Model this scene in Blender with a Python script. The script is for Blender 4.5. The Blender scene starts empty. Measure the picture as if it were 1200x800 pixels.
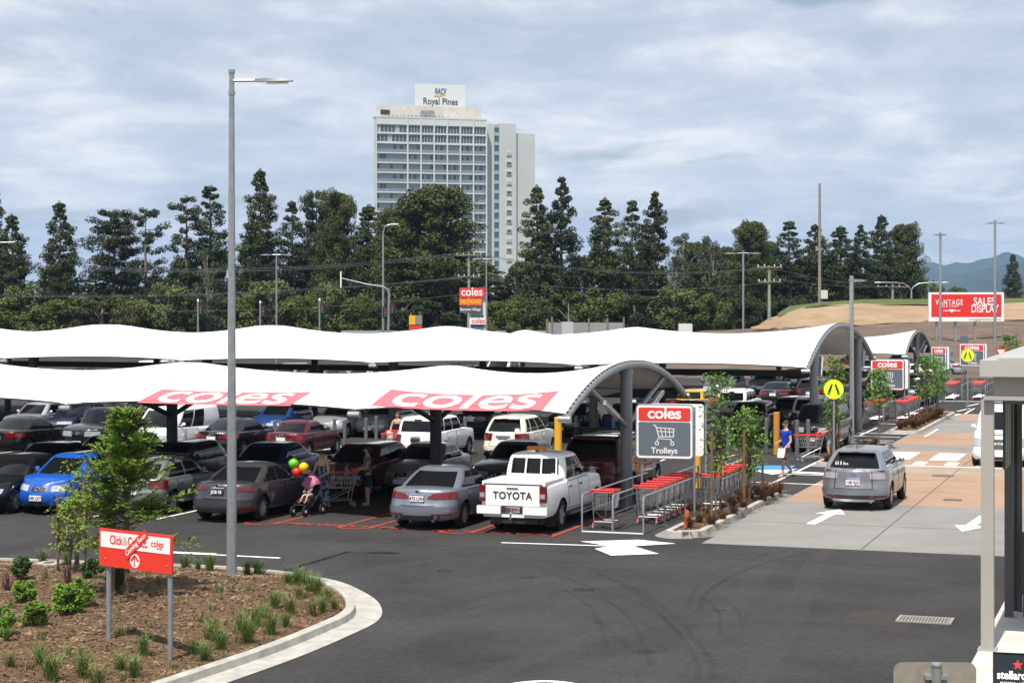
import bpy, bmesh, math, random
from mathutils import Vector, Matrix
R = math.radians
S = bpy.context.scene
COL = S.collection
random.seed(7)
# ---------------------------------------------------------------- camera (shift lens, so verticals stay vertical)
FP, VH, EYE = 2200.0, 352.0, 5.75            # focal length and horizon row in photo pixels (1200 wide), eye height in metres
cam = bpy.data.cameras.new('camera')
cam.sensor_width = 36.0
cam.lens = FP / 1200.0 * 36.0
cam.shift_y = (VH - 400.0) / 1200.0
cam.clip_start = 0.5
cam.clip_end = 30000.0
camo = bpy.data.objects.new('camera', cam)
COL.objects.link(camo)
camo.location = (0, 0, EYE)
camo.rotation_euler = (R(90), 0, 0)
S.camera = camo
S.render.resolution_x, S.render.resolution_y = 1024, 682
S.view_settings.view_transform = 'Standard'
S.view_settings.look = 'None'
S.view_settings.exposure = 0.45
S.view_settings.gamma = 1.0
# ---------------------------------------------------------------- sun and sky
SUN_EL, SUN_AZ = R(62.0), math.atan2(-0.342, -0.94)     # azimuth from +Y towards +X
sund = bpy.data.lights.new('sun', 'SUN')
sund.energy = 5.0
sund.angle = R(0.53)
sund.color = (1.0, 0.945, 0.865)
suno = bpy.data.objects.new('sun', sund)
COL.objects.link(suno)
tosun = Vector((math.sin(SUN_AZ)*math.cos(SUN_EL), math.cos(SUN_AZ)*math.cos(SUN_EL), math.sin(SUN_EL)))
suno.rotation_euler = tosun.to_track_quat('Z', 'Y').to_euler()
suno.location = tosun * 200
W = bpy.data.worlds.new('World')
S.world = W
W.use_nodes = True
nt = W.node_tree
for n in list(nt.nodes): nt.nodes.remove(n)
def wn(t, **k):
    n = nt.nodes.new(t)
    for a, b in k.items(): setattr(n, a, b)
    return n
def wl(a, b): nt.links.new(a, b)
out = wn('ShaderNodeOutputWorld'); bg = wn('ShaderNodeBackground')
bg.inputs['Strength'].default_value = 0.073
sky = wn('ShaderNodeTexSky', sky_type='NISHITA')
sky.sun_disc = False
sky.sun_elevation = SUN_EL
sky.sun_rotation = SUN_AZ
sky.air_density = 1.0; sky.dust_density = 1.2; sky.ozone_density = 1.2
# broken cloud deck: direction projected on a flat layer, so streaks close up towards the horizon
tc = wn('ShaderNodeTexCoord'); sep = wn('ShaderNodeSeparateXYZ'); wl(tc.outputs['Generated'], sep.inputs[0])
def wm(op, a, b=None, c=None):
    n = wn('ShaderNodeMath', operation=op)
    for i, x in enumerate((a, b, c)):
        if x is None: continue
        if isinstance(x, (int, float)): n.inputs[i].default_value = x
        else: wl(x, n.inputs[i])
    return n.outputs[0]
zz = wm('ADD', wm('MAXIMUM', sep.outputs['Z'], 0.0), 0.16)
cmb = wn('ShaderNodeCombineXYZ')
wl(wm('DIVIDE', sep.outputs['X'], zz), cmb.inputs[0]); wl(wm('DIVIDE', sep.outputs['Y'], zz), cmb.inputs[1])
def wnoise(scale, detail, rough, loc, sc=(1, 1, 1), dist=0.0):
    mp = wn('ShaderNodeMapping'); mp.inputs['Location'].default_value = loc; mp.inputs['Scale'].default_value = sc
    wl(cmb.outputs[0], mp.inputs[0])
    n = wn('ShaderNodeTexNoise'); n.inputs['Scale'].default_value = scale; n.inputs['Detail'].default_value = detail
    n.inputs['Roughness'].default_value = rough; n.inputs['Distortion'].default_value = dist
    wl(mp.outputs[0], n.inputs['Vector']); return n.outputs['Fac']
def wramp(fac, pts):
    n = wn('ShaderNodeValToRGB'); wl(fac, n.inputs[0]); el = n.color_ramp.elements
    while len(el) < len(pts): el.new(0.5)
    for e, (p, c) in zip(el, pts): e.position = p; e.color = (c, c, c, 1) if isinstance(c, (int, float)) else (*c, 1)
    return n.outputs[0]
n1 = wnoise(2.1, 10, 0.58, (3.1, 1.7, 0), (0.9, 0.8, 1), 0.3)
n2 = wnoise(3.2, 10, 0.59, (8.4, 0.0, 2.0), (0.9, 0.8, 1), 0.25)
cover = wramp(n1, [(0.31, 0.0), (0.42, 1.0)])
tone = wramp(n2, [(0.36, (5.3, 6.0, 7.3)), (0.47, (6.3, 7.0, 8.1)), (0.55, (7.8, 8.2, 9.0)), (0.65, (9.9, 10.0, 10.1))])
mix = wn('ShaderNodeMixRGB'); wl(cover, mix.inputs[0]); wl(sky.outputs[0], mix.inputs[1]); wl(tone, mix.inputs[2])
# pale band just above the horizon
hz = wramp(sep.outputs['Z'], [(0.0, 0.5), (0.16, 0.0)])
mix2 = wn('ShaderNodeMixRGB'); wl(hz, mix2.inputs[0]); wl(mix.outputs[0], mix2.inputs[1]); mix2.inputs[2].default_value = (7.0, 7.7, 8.8, 1)
wl(mix2.outputs[0], bg.inputs['Color']); wl(bg.outputs[0], out.inputs['Surface'])

# ---------------------------------------------------------------- placing helpers
TH = math.atan(765.0 / 2200.0); CT, ST = math.cos(TH), math.sin(TH)
OY = EYE * FP / (594 - VH); OX = 138 / FP * OY              # foot of the end post of the near canopy
def gp(u, v, z=0.0):
    Y = (EYE - z) * FP / (v - VH)
    return Vector(((u - 600) / FP * Y, Y, z))
def at(u, v, Y): return Vector(((u - 600) / FP * Y, Y, EYE - (v - VH) * Y / FP))
def lot(a, b, z=0.0): return Vector((OX + CT*a + ST*b, OY - ST*a + CT*b, z))
def ab(p): dx, dy = p[0] - OX, p[1] - OY; return (CT*dx - ST*dy, ST*dx + CT*dy)
LOTROT = -TH                                                # local +X runs along the bays, local +Y away down the lot

# ---------------------------------------------------------------- materials
MATS = {}
def mat(name, col=(.5, .5, .5), rough=.6, metal=0., var=0., scale=4., bump=0., bscale=60., coat=0., spec=.5, col2=None, lo=.35, hi=.65, emit=0., detail=6, alpha=1., sc3=None, trans=0.):
    if name in MATS: return MATS[name]
    m = bpy.data.materials.new(name); MATS[name] = m; m.use_nodes = True
    t = m.node_tree; p = t.nodes['Principled BSDF']
    p.inputs['Base Color'].default_value = (*col, 1); p.inputs['Roughness'].default_value = rough
    p.inputs['Metallic'].default_value = metal; p.inputs['Specular IOR Level'].default_value = .15 if (rough >= .75 and spec == .5) else spec
    p.inputs['Alpha'].default_value = alpha
    p.inputs['Transmission Weight'].default_value = trans
    if coat: p.inputs['Coat Weight'].default_value = coat; p.inputs['Coat Roughness'].default_value = .04
    if emit: p.inputs['Emission Color'].default_value = (*col, 1); p.inputs['Emission Strength'].default_value = emit
    if var or col2 or bump:
        tcn = t.nodes.new('ShaderNodeTexCoord'); vec = tcn.outputs['Object']
        if sc3:
            mp = t.nodes.new('ShaderNodeMapping'); mp.inputs['Scale'].default_value = sc3; t.links.new(vec, mp.inputs[0]); vec = mp.outputs[0]
        if var or col2:
            n = t.nodes.new('ShaderNodeTexNoise'); n.inputs['Scale'].default_value = scale; n.inputs['Detail'].default_value = detail; n.inputs['Roughness'].default_value = .62
            t.links.new(vec, n.inputs['Vector'])
            r = t.nodes.new('ShaderNodeValToRGB'); t.links.new(n.outputs['Fac'], r.inputs[0])
            c2 = col2 if col2 else tuple(min(1, c*(1+var)) for c in col); c1 = col if col2 else tuple(c*(1-var) for c in col)
            r.color_ramp.elements[0].position = lo; r.color_ramp.elements[0].color = (*c1, 1)
            r.color_ramp.elements[1].position = hi; r.color_ramp.elements[1].color = (*c2, 1)
            t.links.new(r.outputs[0], p.inputs['Base Color'])
        if bump:
            n = t.nodes.new('ShaderNodeTexNoise'); n.inputs['Scale'].default_value = bscale; n.inputs['Detail'].default_value = 4
            t.links.new(vec, n.inputs['Vector'])
            b = t.nodes.new('ShaderNodeBump'); b.inputs['Strength'].default_value = bump; b.inputs['Distance'].default_value = .02
            t.links.new(n.outputs['Fac'], b.inputs['Height']); t.links.new(b.outputs[0], p.inputs['Normal'])
    return m
def paint(name, col, metal=.0, rough=.35): return mat('paint_' + name, col, rough, metal, coat=.6, spec=.2)

# ---------------------------------------------------------------- mesh builder
class MB:
    def __init__(s): s.v = []; s.f = []; s.m = []; s.mi = 0
    def add(s, vs, fs):
        o = len(s.v); s.v += [tuple(x) for x in vs]
        for f in fs: s.f.append(tuple(i + o for i in f)); s.m.append(s.mi)
        return s
    def box(s, c, d, rz=0., rx=0.):
        x, y, z = d[0]/2, d[1]/2, d[2]/2
        vs = [Vector((i*x, j*y, k*z)) for k in (-1, 1) for j in (-1, 1) for i in (-1, 1)]
        if rx or rz:
            M = Matrix.Rotation(rz, 3, 'Z') @ Matrix.Rotation(rx, 3, 'X'); vs = [M @ p for p in vs]
        c = Vector(c)
        return s.add([p + c for p in vs], [(0, 2, 3, 1), (4, 5, 7, 6), (0, 1, 5, 4), (2, 6, 7, 3), (0, 4, 6, 2), (1, 3, 7, 5)])
    def bar(s, p, q, w, h=None):
        p, q = Vector(p), Vector(q); h = h or w
        d = (q - p).normalized(); a = d.cross(Vector((0, 0, 1)))
        a = a.normalized() if a.length > 1e-4 else Vector((1, 0, 0)); b = a.cross(d)
        vs = [o + a*i*w/2 + b*j*h/2 for o in (p, q) for j in (-1, 1) for i in (-1, 1)]
        return s.add(vs, [(0, 1, 3, 2), (4, 6, 7, 5), (0, 4, 5, 1), (2, 3, 7, 6), (0, 2, 6, 4), (1, 5, 7, 3)])
    def tube(s, pts, r, n=8, cap=True):
        pts = [Vector(p) for p in pts]; k = len(pts)
        rs = r if isinstance(r, (list, tuple)) else [r]*k
        rings = []; ref = None
        for i, p in enumerate(pts):
            d = (pts[min(i+1, k-1)] - pts[max(i-1, 0)]).normalized()
            if ref is None: ref = Vector((0, 0, 1)) if abs(d.z) < .9 else Vector((1, 0, 0))
            a = d.cross(ref).normalized(); b = a.cross(d).normalized(); ref = b
            rings.append([p + (a*math.cos(6.28318*j/n) + b*math.sin(6.28318*j/n))*rs[i] for j in range(n)])
        vs = [x for g in rings for x in g]; fs = []
        for i in range(k-1):
            for j in range(n): fs.append((i*n+j, (i+1)*n+j, (i+1)*n+(j+1) % n, i*n+(j+1) % n))
        if cap: fs.append(tuple(range(n))); fs.append(tuple(reversed(range((k-1)*n, k*n))))
        return s.add(vs, fs)
    def cyl(s, p, q, r, r2=None, n=10): return s.tube([p, q], [r, r if r2 is None else r2], n)
    def ball(s, c, r, nu=10, nv=7):
        r = (r, r, r) if isinstance(r, (int, float)) else r; vs = []; fs = []
        for i in range(nv+1):
            t = math.pi*i/nv
            for j in range(nu):
                a = 6.28318*j/nu
                vs.append((c[0]+r[0]*math.sin(t)*math.cos(a), c[1]+r[1]*math.sin(t)*math.sin(a), c[2]+r[2]*math.cos(t)))
        for i in range(nv):
            for j in range(nu): fs.append((i*nu+j, (i+1)*nu+j, (i+1)*nu+(j+1) % nu, i*nu+(j+1) % nu))
        return s.add(vs, fs)
    def grid(s, rows, flip=False):
        n = len(rows[0]); vs = [p for r in rows for p in r]; fs = []
        for i in range(len(rows)-1):
            for j in range(n-1):
                q = (i*n+j, i*n+j+1, (i+1)*n+j+1, (i+1)*n+j)
                fs.append(q[::-1] if flip else q)
        return s.add(vs, fs)
    def prism(s, poly, z0, z1, M=None):
        n = len(poly); vs = [Vector((p[0], p[1], z)) for z in (z0, z1) for p in poly]
        if M is not None: vs = [M @ p for p in vs]
        return s.add(vs, [tuple(range(n))[::-1], tuple(range(n, 2*n))] + [(i, (i+1) % n, n+(i+1) % n, n+i) for i in range(n)])
    def lathe(s, prof, n=24, axis='x', c=(0, 0, 0)):
        vs = []; fs = []; k = len(prof)
        for j in range(n):
            a = 6.28318530718*j/n
            for (h, r) in prof:
                p = {'x': (h, r*math.cos(a), r*math.sin(a)), 'y': (r*math.cos(a), h, r*math.sin(a)), 'z': (r*math.cos(a), r*math.sin(a), h)}[axis]
                vs.append((p[0]+c[0], p[1]+c[1], p[2]+c[2]))
        for j in range(n):
            for i in range(k-1): fs.append((j*k+i, j*k+i+1, ((j+1) % n)*k+i+1, ((j+1) % n)*k+i))
        return s.add(vs, fs)
    def mesh(s, name, mats=None, ang=40, fix=True):
        me = bpy.data.meshes.new(name); me.from_pydata(s.v, [], s.f)
        if mats is not None:
            for m in (mats if isinstance(mats, (list, tuple)) else [mats]): me.materials.append(m)
            if any(s.m): me.polygons.foreach_set('material_index', s.m)
        if fix:
            b = bmesh.new(); b.from_mesh(me); bmesh.ops.recalc_face_normals(b, faces=b.faces); b.to_mesh(me); b.free()
        me.update()
        if ang: me.shade_smooth(); me.set_sharp_from_angle(angle=R(ang))
        return me
    def build(s, name, mats=None, parent=None, ang=40, fix=True, loc=None, rz=0.): return link(name, s.mesh(name, mats, ang, fix), parent, loc, rz)
def link(name, me, parent=None, loc=None, rz=0., m=None):
    o = bpy.data.objects.new(name, me); COL.objects.link(o)
    if parent is not None: o.parent = parent
    if loc is not None: o.location = loc
    if rz: o.rotation_euler = (0, 0, rz)
    if m is not None: o.material_slots[0].link = 'OBJECT'; o.material_slots[0].material = m
    return o
def tag(o, label=None, cat=None, group=None, kind=None):
    for k, x in (('label', label), ('category', cat), ('group', group), ('kind', kind)):
        if x: o[k] = x
    return o
def thing(name, label, cat, loc=(0, 0, 0), rz=0., group=None):
    o = bpy.data.objects.new(name, None); COL.objects.link(o); o.location = loc; o.rotation_euler = (0, 0, rz); o.empty_display_size = .2
    return tag(o, label, cat, group)
KIDS = {}
def kids(o): return [c for c in o.children]
def dup(root, loc, rz=0., label=None, group=None, scale=None):
    def rec(o, par):
        c = o.copy(); COL.objects.link(c)
        if par is not None: c.parent = par
        for ch in kids(o): rec(ch, c)
        return c
    r = rec(root, None); r.location = loc; r.rotation_euler = (0, 0, rz)
    if scale: r.scale = (scale,)*3 if isinstance(scale, (int, float)) else scale
    if label: r['label'] = label
    if group: r['group'] = group
    return r
def struct(o): o['kind'] = 'structure'; return o
# flat lettering as thin mesh; fn maps local (x, y, z) of the glyph plane onto a surface
def text(s, size, m, parent=None, loc=(0, 0, 0), rot=(R(90), 0, 0), bold=0., ext=.002, name='lettering', sx=1., shear=0., fn=None, sub=0, fit=0, align='CENTER', sp=1.):
    cu = bpy.data.curves.new('txt', 'FONT'); cu.body = s; cu.size = size; cu.offset = bold; cu.extrude = ext; cu.align_x = align; cu.align_y = 'CENTER'
    cu.space_character = sp; cu.shear = shear; cu.resolution_u = 5 if size > .1 else 3
    to = bpy.data.objects.new('txt', cu); me = bpy.data.meshes.new_from_object(to)
    bpy.data.objects.remove(to); bpy.data.curves.remove(cu)
    b = bmesh.new(); b.from_mesh(me)
    if sub:
        for _ in range(6):
            ed = [e for e in b.edges if e.calc_length() > sub]
            if not ed: break
            bmesh.ops.subdivide_edges(b, edges=ed, cuts=1)
            bmesh.ops.triangulate(b, faces=[f for f in b.faces if len(f.verts) > 4])
    if fit:
        xs_ = [v.co.x for v in b.verts]; sx = fit/(max(xs_)-min(xs_))
    for v in b.verts:
        v.co.x *= sx
        if fn: v.co = fn(v.co)
    b.to_mesh(me); b.free(); me.name = name
    me.materials.clear(); me.materials.append(m)
    o = link(name, me, parent, loc); o.rotation_euler = rot
    return o
# ---------------------------------------------------------------- cars: a hull lofted round a plan outline, a glasshouse, and patches laid on both
GLASS = mat('car_glass', (.006, .007, .008), .05, spec=.32)
RUB = mat('tyre_rubber', (.022, .022, .023), .85)
DARK = mat('dark_plastic', (.02, .02, .021), .6)
SEAM = mat('door_gap', (.006, .006, .006), .9)
RIM = mat('alloy_rim', (.55, .56, .58), .3, .75)
CHR = mat('chrome', (.7, .72, .75), .12, 1.)
TAILR = mat('tail_lens', (.13, .004, .005), .15, coat=.6)
TAILC = mat('tail_lens_clear', (.30, .27, .28), .15, coat=.6)
HEAD = mat('headlamp_lens', (.42, .45, .49), .08, .3, coat=1.)
PLW = mat('plate_white', (.72, .72, .72), .5); PLK = mat('plate_black', (.03, .03, .03), .4); PLT = mat('plate_letters', (.16, .02, .05), .5)
WHT = mat('white_print', (.8, .8, .8), .5)
AMB = mat('amber_lens', (.5, .13, .02), .25, coat=.4)
def lp(a, b, t): return a + (b - a)*t
def outline(q, w, y0, y1, r0, r1, b0, b1):
    if q <= 1: return (q*(w-r0), y0 + b0*q*q)
    if q <= 2: f = (q-1)*math.pi/2; return (w-r0+r0*math.sin(f), y0+b0+r0-r0*math.cos(f))
    if q <= 3: return (w, lp(y0+b0+r0, y1-b1-r1, q-2))
    if q <= 4: f = (q-3)*math.pi/2; return (w-r1+r1*math.cos(f), y1-b1-r1+r1*math.sin(f))
    g = 5-q; return (g*(w-r1), y1-b1*g*g)
DEF = dict(L=4.7, W=1.8, H=1.46, wb=2.75, fo=.95, r=.33, sill=.27, zn=.72, zc=.95, zb=1.03, zt=1.0, yfb=1.05, yft=.28, yrt=-.95, yrb=-1.62, rf=.5, rr=.42,
           ti=.26, fs=.2, rs=.1, bf=.16, br=.09, gbf=.24, gbr=.16, crown=.05, wins=((.06, .49), (.53, .985)), doors=((-1.05, -.02), (.02, 1.0)), v0=.08, v1=.93,
           tail=((.75, 2.05, .76, .92),), lamp=((3.4, 4.45, .57, .69),), zp=.78, zpf=.42, rimk=0, rgv=(.1, .92), tailm=0, bumper=True, hdl=.83, dchr=None)
class Car:
    def __init__(s, **k):
        s.__dict__.update(DEF); s.__dict__.update(k)
        s.ya = s.L/2 - s.fo; s.yb = s.ya - s.wb
    def inset(s, z):
        h = (z - s.sill)/(s.zb - s.sill)
        if h < .25: return .07*(1-h/.25)**2
        if h < .55: return 0.
        return .05*min(1.3, (h-.55)/.45)**1.5
    def fin(s, z): return (.05*max(0, (.42-z)/.2) if z < .42 else 0) + s.fs*max(0, (z-.55))/(max(.1, s.zn-.55))*.8
    def rin(s, z): return (.06*max(0, (.40-z)/.2) if z < .40 else 0) + (0 if z < .6 else min(1, (z-.6)/.05)*.06 + s.rs*(z-.6)/(s.zt-.55))
    def B(s, q, z, e=0.):
        w = s.W/2 - s.inset(z) - e
        x, y = outline(q, w, -s.L/2+s.rin(z)+e, s.L/2-s.fin(min(z, s.zn+.05))-e, s.rr, s.rf, s.br, s.bf)
        return Vector((x*(1-.05*(abs(y)/(s.L/2))**4), y, z))
    def ztop(s, y):
        if y > s.yfb: t = (y-s.yfb)/(s.L/2-s.yfb); return lp(s.zc, s.zn, .55*t+.45*t*t)
        if y > s.yrb: return lp(s.zb, s.zc, (y-s.yrb)/(s.yfb-s.yrb))
        return lp(s.zb, s.zt, (s.yrb-y)/max(.05, s.yrb+s.L/2))
    def arch(s, y, m=.055):
        for c in (s.ya, s.yb):
            d = abs(y-c)
            if d < s.r+m: return s.r + math.sqrt((s.r+m)**2-d*d)
        return 0.
    def qside(s, y, z=.45):
        y0 = s.B(2, z).y; y1 = s.B(3, z).y
        return 2 + min(1, max(0, (y-y0)/(y1-y0)))
    def G(s, q, v, e=0.):
        w0 = s.W/2 - s.inset(s.zb) - .065; wt = s.W/2 - s.ti
        a = outline(q, w0-e, s.yrb+e, s.yfb-e, .11, .15, s.gbr, s.gbf); b = outline(q, wt-e, s.yrt+e, s.yft-e, .10, .12, s.gbr*.6, s.gbf*.5)
        zb = s.ztop(a[1])-.03; zr = s.H-.075
        k = .035*4*v*(1-v)
        x = lp(a[0], b[0], v); y = lp(a[1], b[1], v)
        if q >= 2 and q <= 3: x += k
        elif q < 2: x += k*.5*q; y -= k*(1-q/2)
        else: x += k*.5*(5-q); y += k*(1-(5-q)/2)
        return Vector((x, y, lp(zb, zr, v)))
    def body(s):
        mb = MB(); Rr = s.r+.055
        ys = set()
        for c in (s.ya, s.yb):
            for i in range(0, 13): ys.add(round(c+Rr*math.cos(math.pi*i/12), 4))
            ys.add(round(c+Rr*1.03, 4)); ys.add(round(c-Rr*1.03, 4))
        y = -s.L/2+.6
        lim = [(s.ya-Rr*1.1, s.ya+Rr*1.1), (s.yb-Rr*1.1, s.yb+Rr*1.1)]
        while y < s.L/2-.6:
            if not any(a < y < b for a, b in lim): ys.add(round(y, 4))
            y += .22
        q0, q1 = s.B(2, .45).y, s.B(3, .45).y
        ys = sorted(t for t in ys if q0 < t < q1)
        qs = [0, .25, .5, .75, 1, 1.25, 1.5, 1.75, 2] + [2+(t-q0)/(q1-q0) for t in ys] + [3, 3.25, 3.5, 3.75, 4, 4.25, 4.5, 4.75, 5]
        ts = [0, .06, .14, .25, .38, .52, .66, .8, .92, 1]
        cols = []
        for q in qs:
            yb = s.B(q, .45).y; zt = s.ztop(s.B(q, s.zt if q < 2.5 else s.zn).y); a = s.arch(yb) if 1.5 < q < 3.5 else 0
            zb = max(s.sill, a)
            c = [s.B(q, lp(zb, zt-.045, t)) for t in ts] + [s.B(q, zt-.014, .022)*1., s.B(q, zt, .065)]
            cols.append(c)
        M = lambda p: Vector((-p.x, p.y, p.z))
        mb.grid(cols); mb.grid([[M(p) for p in c] for c in cols], True)
        fr = (-1, -.6, -.2, .2, .6, 1)
        cap = []
        for c in cols:
            e = c[-1]; kx = s.crown*(abs(e.x)/(s.W/2))
            cap.append([Vector((e.x*f, e.y, e.z+kx*(1-f*f))) for f in fr])
        mb.grid(cap)
        # glasshouse
        gq = [0, .3, .6, .85, 1, 1.33, 1.66, 2, 2.15, 2.3, 2.45, 2.6, 2.75, 2.9, 3, 3.33, 3.66, 4, 4.2, 4.45, 4.7, 5]
        cols = []
        for q in gq:
            c = [s.G(q, v) for v in (0, .2, .4, .6, .8, .93, 1)]
            t = s.G(q, 1, .05); t.z = s.H-.035; c.append(t)
            t = s.G(q, 1, .13); t.z = s.H-.012; c.append(t); cols.append(c)
        mb.grid(cols); mb.grid([[M(p) for p in c] for c in cols], True)
        cap = []
        for c in cols:
            e = c[-1]; kx = .03*(abs(e.x)/(s.W/2))
            cap.append([Vector((e.x*f, e.y, e.z+kx*(1-f*f))) for f in fr])
        mb.grid(cap)
        return mb
    def patch(s, fn, ga, gb, ta, tb, ng, nt_, off, mirror=False, zf=None):
        def P(g, t):
            sg = 1
            gg = g
            if g < 0: sg = -1; gg = -g
            if g > 5: sg = -1; gg = 10-g
            p = fn(gg, t); p = Vector((p.x*sg, p.y, p.z)); return p
        rows = []
        for i in range(ng+1):
            g = lp(ga, gb, i/ng); r = []
            for j in range(nt_+1):
                a, b = (ta, tb) if zf is None else zf(g)
                t = lp(a, b, j/nt_); e = 1e-3
                p = P(g, t); d1 = P(g+e, t)-P(g-e, t); d2 = P(g, t+e)-P(g, t-e)
                n = d1.cross(d2); n = n.normalized() if n.length > 0 else Vector((0, 0, 1))
                c = Vector((p.x, p.y, 0)) - Vector((0, 0, 0))
                if n.dot(Vector((p.x, p.y*.5, .2))) < 0: n = -n
                p = p + n*off
                if mirror: p.x = -p.x
                r.append(p)
            rows.append(r)
        # give the patch a real edge that runs down into the surface under it
        return rows
def pmesh(rows_list, name, m, depth=.012):
    mb = MB()
    for rows in rows_list: mb.grid(rows)
    return mb.mesh(name, m, 50)
WHEELS = {}
def wheel_mesh(k):
    if k in WHEELS: return WHEELS[k]
    t = MB(); w = .105
    t.lathe([(-w, .62), (-w, .80), (-w*.9, .93), (-w*.55, 1.0), (w*.55, 1.0), (w*.9, .93), (w, .80), (w, .62), (.02, .60), (-.02, .6), (-w, .62)], 26)
    r = MB(); o = w*.86
    r.lathe([(o-.05, 0), (o-.05, .58), (o-.01, .63), (o+.012, .655), (o+.012, .70), (o-.02, .71)], 26)
    ns = (5, 7, 10, 6)[k % 4]
    for i in range(ns):
        a = 6.2832*i/ns; u = Vector((0, math.cos(a), math.sin(a))); tt = Vector((0, -math.sin(a), math.cos(a)))
        w1, w2 = (.13, .085) if ns < 8 else (.07, .05)
        vs = [u*.08+tt*w1, u*.66+tt*w2, u*.66-tt*w2, u*.08-tt*w1]
        r.add([p+Vector((o-.03, 0, 0)) for p in vs]+[p+Vector((o+.012, 0, 0)) for p in vs], [(4, 5, 6, 7), (0, 1, 5, 4), (2, 3, 7, 6), (1, 2, 6, 5), (0, 3, 7, 4)])
    r.lathe([(o-.04, .16), (o+.018, .15), (o+.022, 0)], 12)
    d = MB(); d.lathe([(o-.055, .60), (o-.055, 0)], 16)
    WHEELS[k] = (t.mesh('wheel', RUB), r.mesh('rim', RIM), d.mesh('brake_disc', DARK)); return WHEELS[k]
def proto_car(name, c, extra=None, plate=PLW):
    """one car of a kind, standing at the world origin; paint sits in object slots so copies can differ"""
    root = thing(name, 'car', 'car'); P = mat('paint_proto', (.5, .5, .5)); root['paint'] = 1
    def pt(nm, me, par=root):
        o = link(nm, me, par, m=P); o['p'] = 1; return o
    pt('body', c.body().mesh('body', P, 38))
    mb = MB(); Wd = c.W-.5
    mb.box((0, 0, .40), (Wd, c.L-.5, .34)); mb.build('underbody', DARK, root, 0)
    g = c.G
    link('rear_window', pmesh([c.patch(g, -.97, .97, c.rgv[0], c.rgv[1], 10, 4, .006)], 'rear_window', GLASS), root)
    link('windscreen', pmesh([c.patch(g, 4.0, 6.0, .06, .93, 10, 4, .006)], 'windscreen', GLASS), root)
    for (a, b) in c.wins:
        for mir in (False, True):
            link('side_window', pmesh([c.patch(g, 2+a, 2+b, c.v0, c.v1, 5, 4, .007, mir)], 'side_window', GLASS), root)
    for (a, b) in c.doors:
        qa, qb = c.qside(a), c.qside(b)
        def zf(q, d=0.):
            y = c.B(q, .45).y; ar = c.arch(y, .12)
            return (max(c.sill+.09-d, ar-d), c.ztop(y)-.05+d)
        for mir in (False, True):
            sm = pmesh([c.patch(c.B, qa-.006, qb+.006, 0, 1, 8, 6, .002, mir, lambda q: zf(q, .016))], 'door_gap', SEAM)
            dr = pt('door', pmesh([c.patch(c.B, qa, qb, 0, 1, 8, 6, .005, mir, zf)], 'door', P)); link('door_gap', sm, dr)
            p = c.B(c.qside(a+.16), c.hdl*c.zb); h = MB(); h.box((0, 0, 0), (.035, .17, .028)); o = link('door_handle', h.mesh('door_handle', c.dchr or P), dr)
            o.location = ((-1 if mir else 1)*(p.x+.018), p.y, p.z)
            if not c.dchr: o.material_slots[0].link = 'OBJECT'; o['p'] = 1
    for lst, nm, m in ((c.tail, 'tail_light', c.tailm or TAILR), (c.lamp, 'headlight', HEAD)):
        for mir in (False, True):
            rows = []
            for it in lst: rows.append(c.patch(c.B, it[0], it[1], it[2], it[3], 8, 3, .012, mir, None if len(it) < 6 else (lambda g, it=it: (lp(it[2], it[4], (g-it[0])/(it[1]-it[0])), lp(it[3], it[5], (g-it[0])/(it[1]-it[0]))))))
            if rows: link(nm, pmesh(rows, nm, m), root)
    if c.bumper:
        pt('bumper', pmesh([c.patch(c.B, -1.98, 1.98, c.sill+.04, .60, 20, 5, .014)], 'bumper', P))
        pt('bumper', pmesh([c.patch(c.B, 3.02, 6.98, c.sill+.03, .56, 20, 5, .012)], 'bumper', P))
    link('grille', pmesh([c.patch(c.B, 4.45, 5.55, c.zn-.17, c.zn-.06, 8, 2, .012)], 'grille', DARK), root)
    link('air_intake', pmesh([c.patch(c.B, 4.3, 5.7, .27, .37, 8, 2, .02)], 'air_intake', DARK), root)
    if c.bumper: link('diffuser', pmesh([c.patch(c.B, -1.3, 1.3, c.sill+.02, c.sill+.12, 8, 2, .02)], 'diffuser', DARK), root)
    for (q, z, d) in ((0, c.zp, -1), (5, c.zpf, 1)):
        p = c.B(q, z); h = MB(); h.box((0, p.y+d*.03, z), (.372, .03, .135)); h.build('number_plate', plate, root, 0)
    for sg in (1, -1):
        p = c.G(2.93, .12); h = MB(); h.ball((sg*(p.x+.13), p.y-.02, p.z+.08), (.09, .06, .07), 10, 6); h.bar((sg*p.x, p.y, p.z+.02), (sg*(p.x+.1), p.y, p.z+.05), .05)
        (pt('wing_mirror', h.mesh('wing_mirror', P)) if c.rimk else h.build('wing_mirror', DARK, root))
        for yy in (c.ya, c.yb):
            w, r, d = wheel_mesh(c.rimk)
            o = link('wheel', w, root); o.location = (sg*(c.W/2-.115), yy, c.r); o.scale = (1, c.r, c.r)
            if sg < 0: o.rotation_euler = (0, 0, math.pi)
            link('rim', r, o); link('brake_disc', d, o)
    if extra: extra(root, pt, c)
    return root
def place_car(proto, loc, rz, pm, label, group, scale=1., plate=None):
    r = dup(proto, loc, rz, label, group, scale)
    def setp(o):
        if o.get('p'): o.material_slots[0].link = 'OBJECT'; o.material_slots[0].material = pm
        for ch in o.children: setp(ch)
    setp(r); return r
def seams(c, lst, root, name='panel_gap'):
    mb = MB()
    for (fn, a, b, t0, t1, n) in lst: mb.grid(c.patch(fn, a, b, t0, t1, n, 1, .007))
    mb.build(name, SEAM, root, 50)
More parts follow.
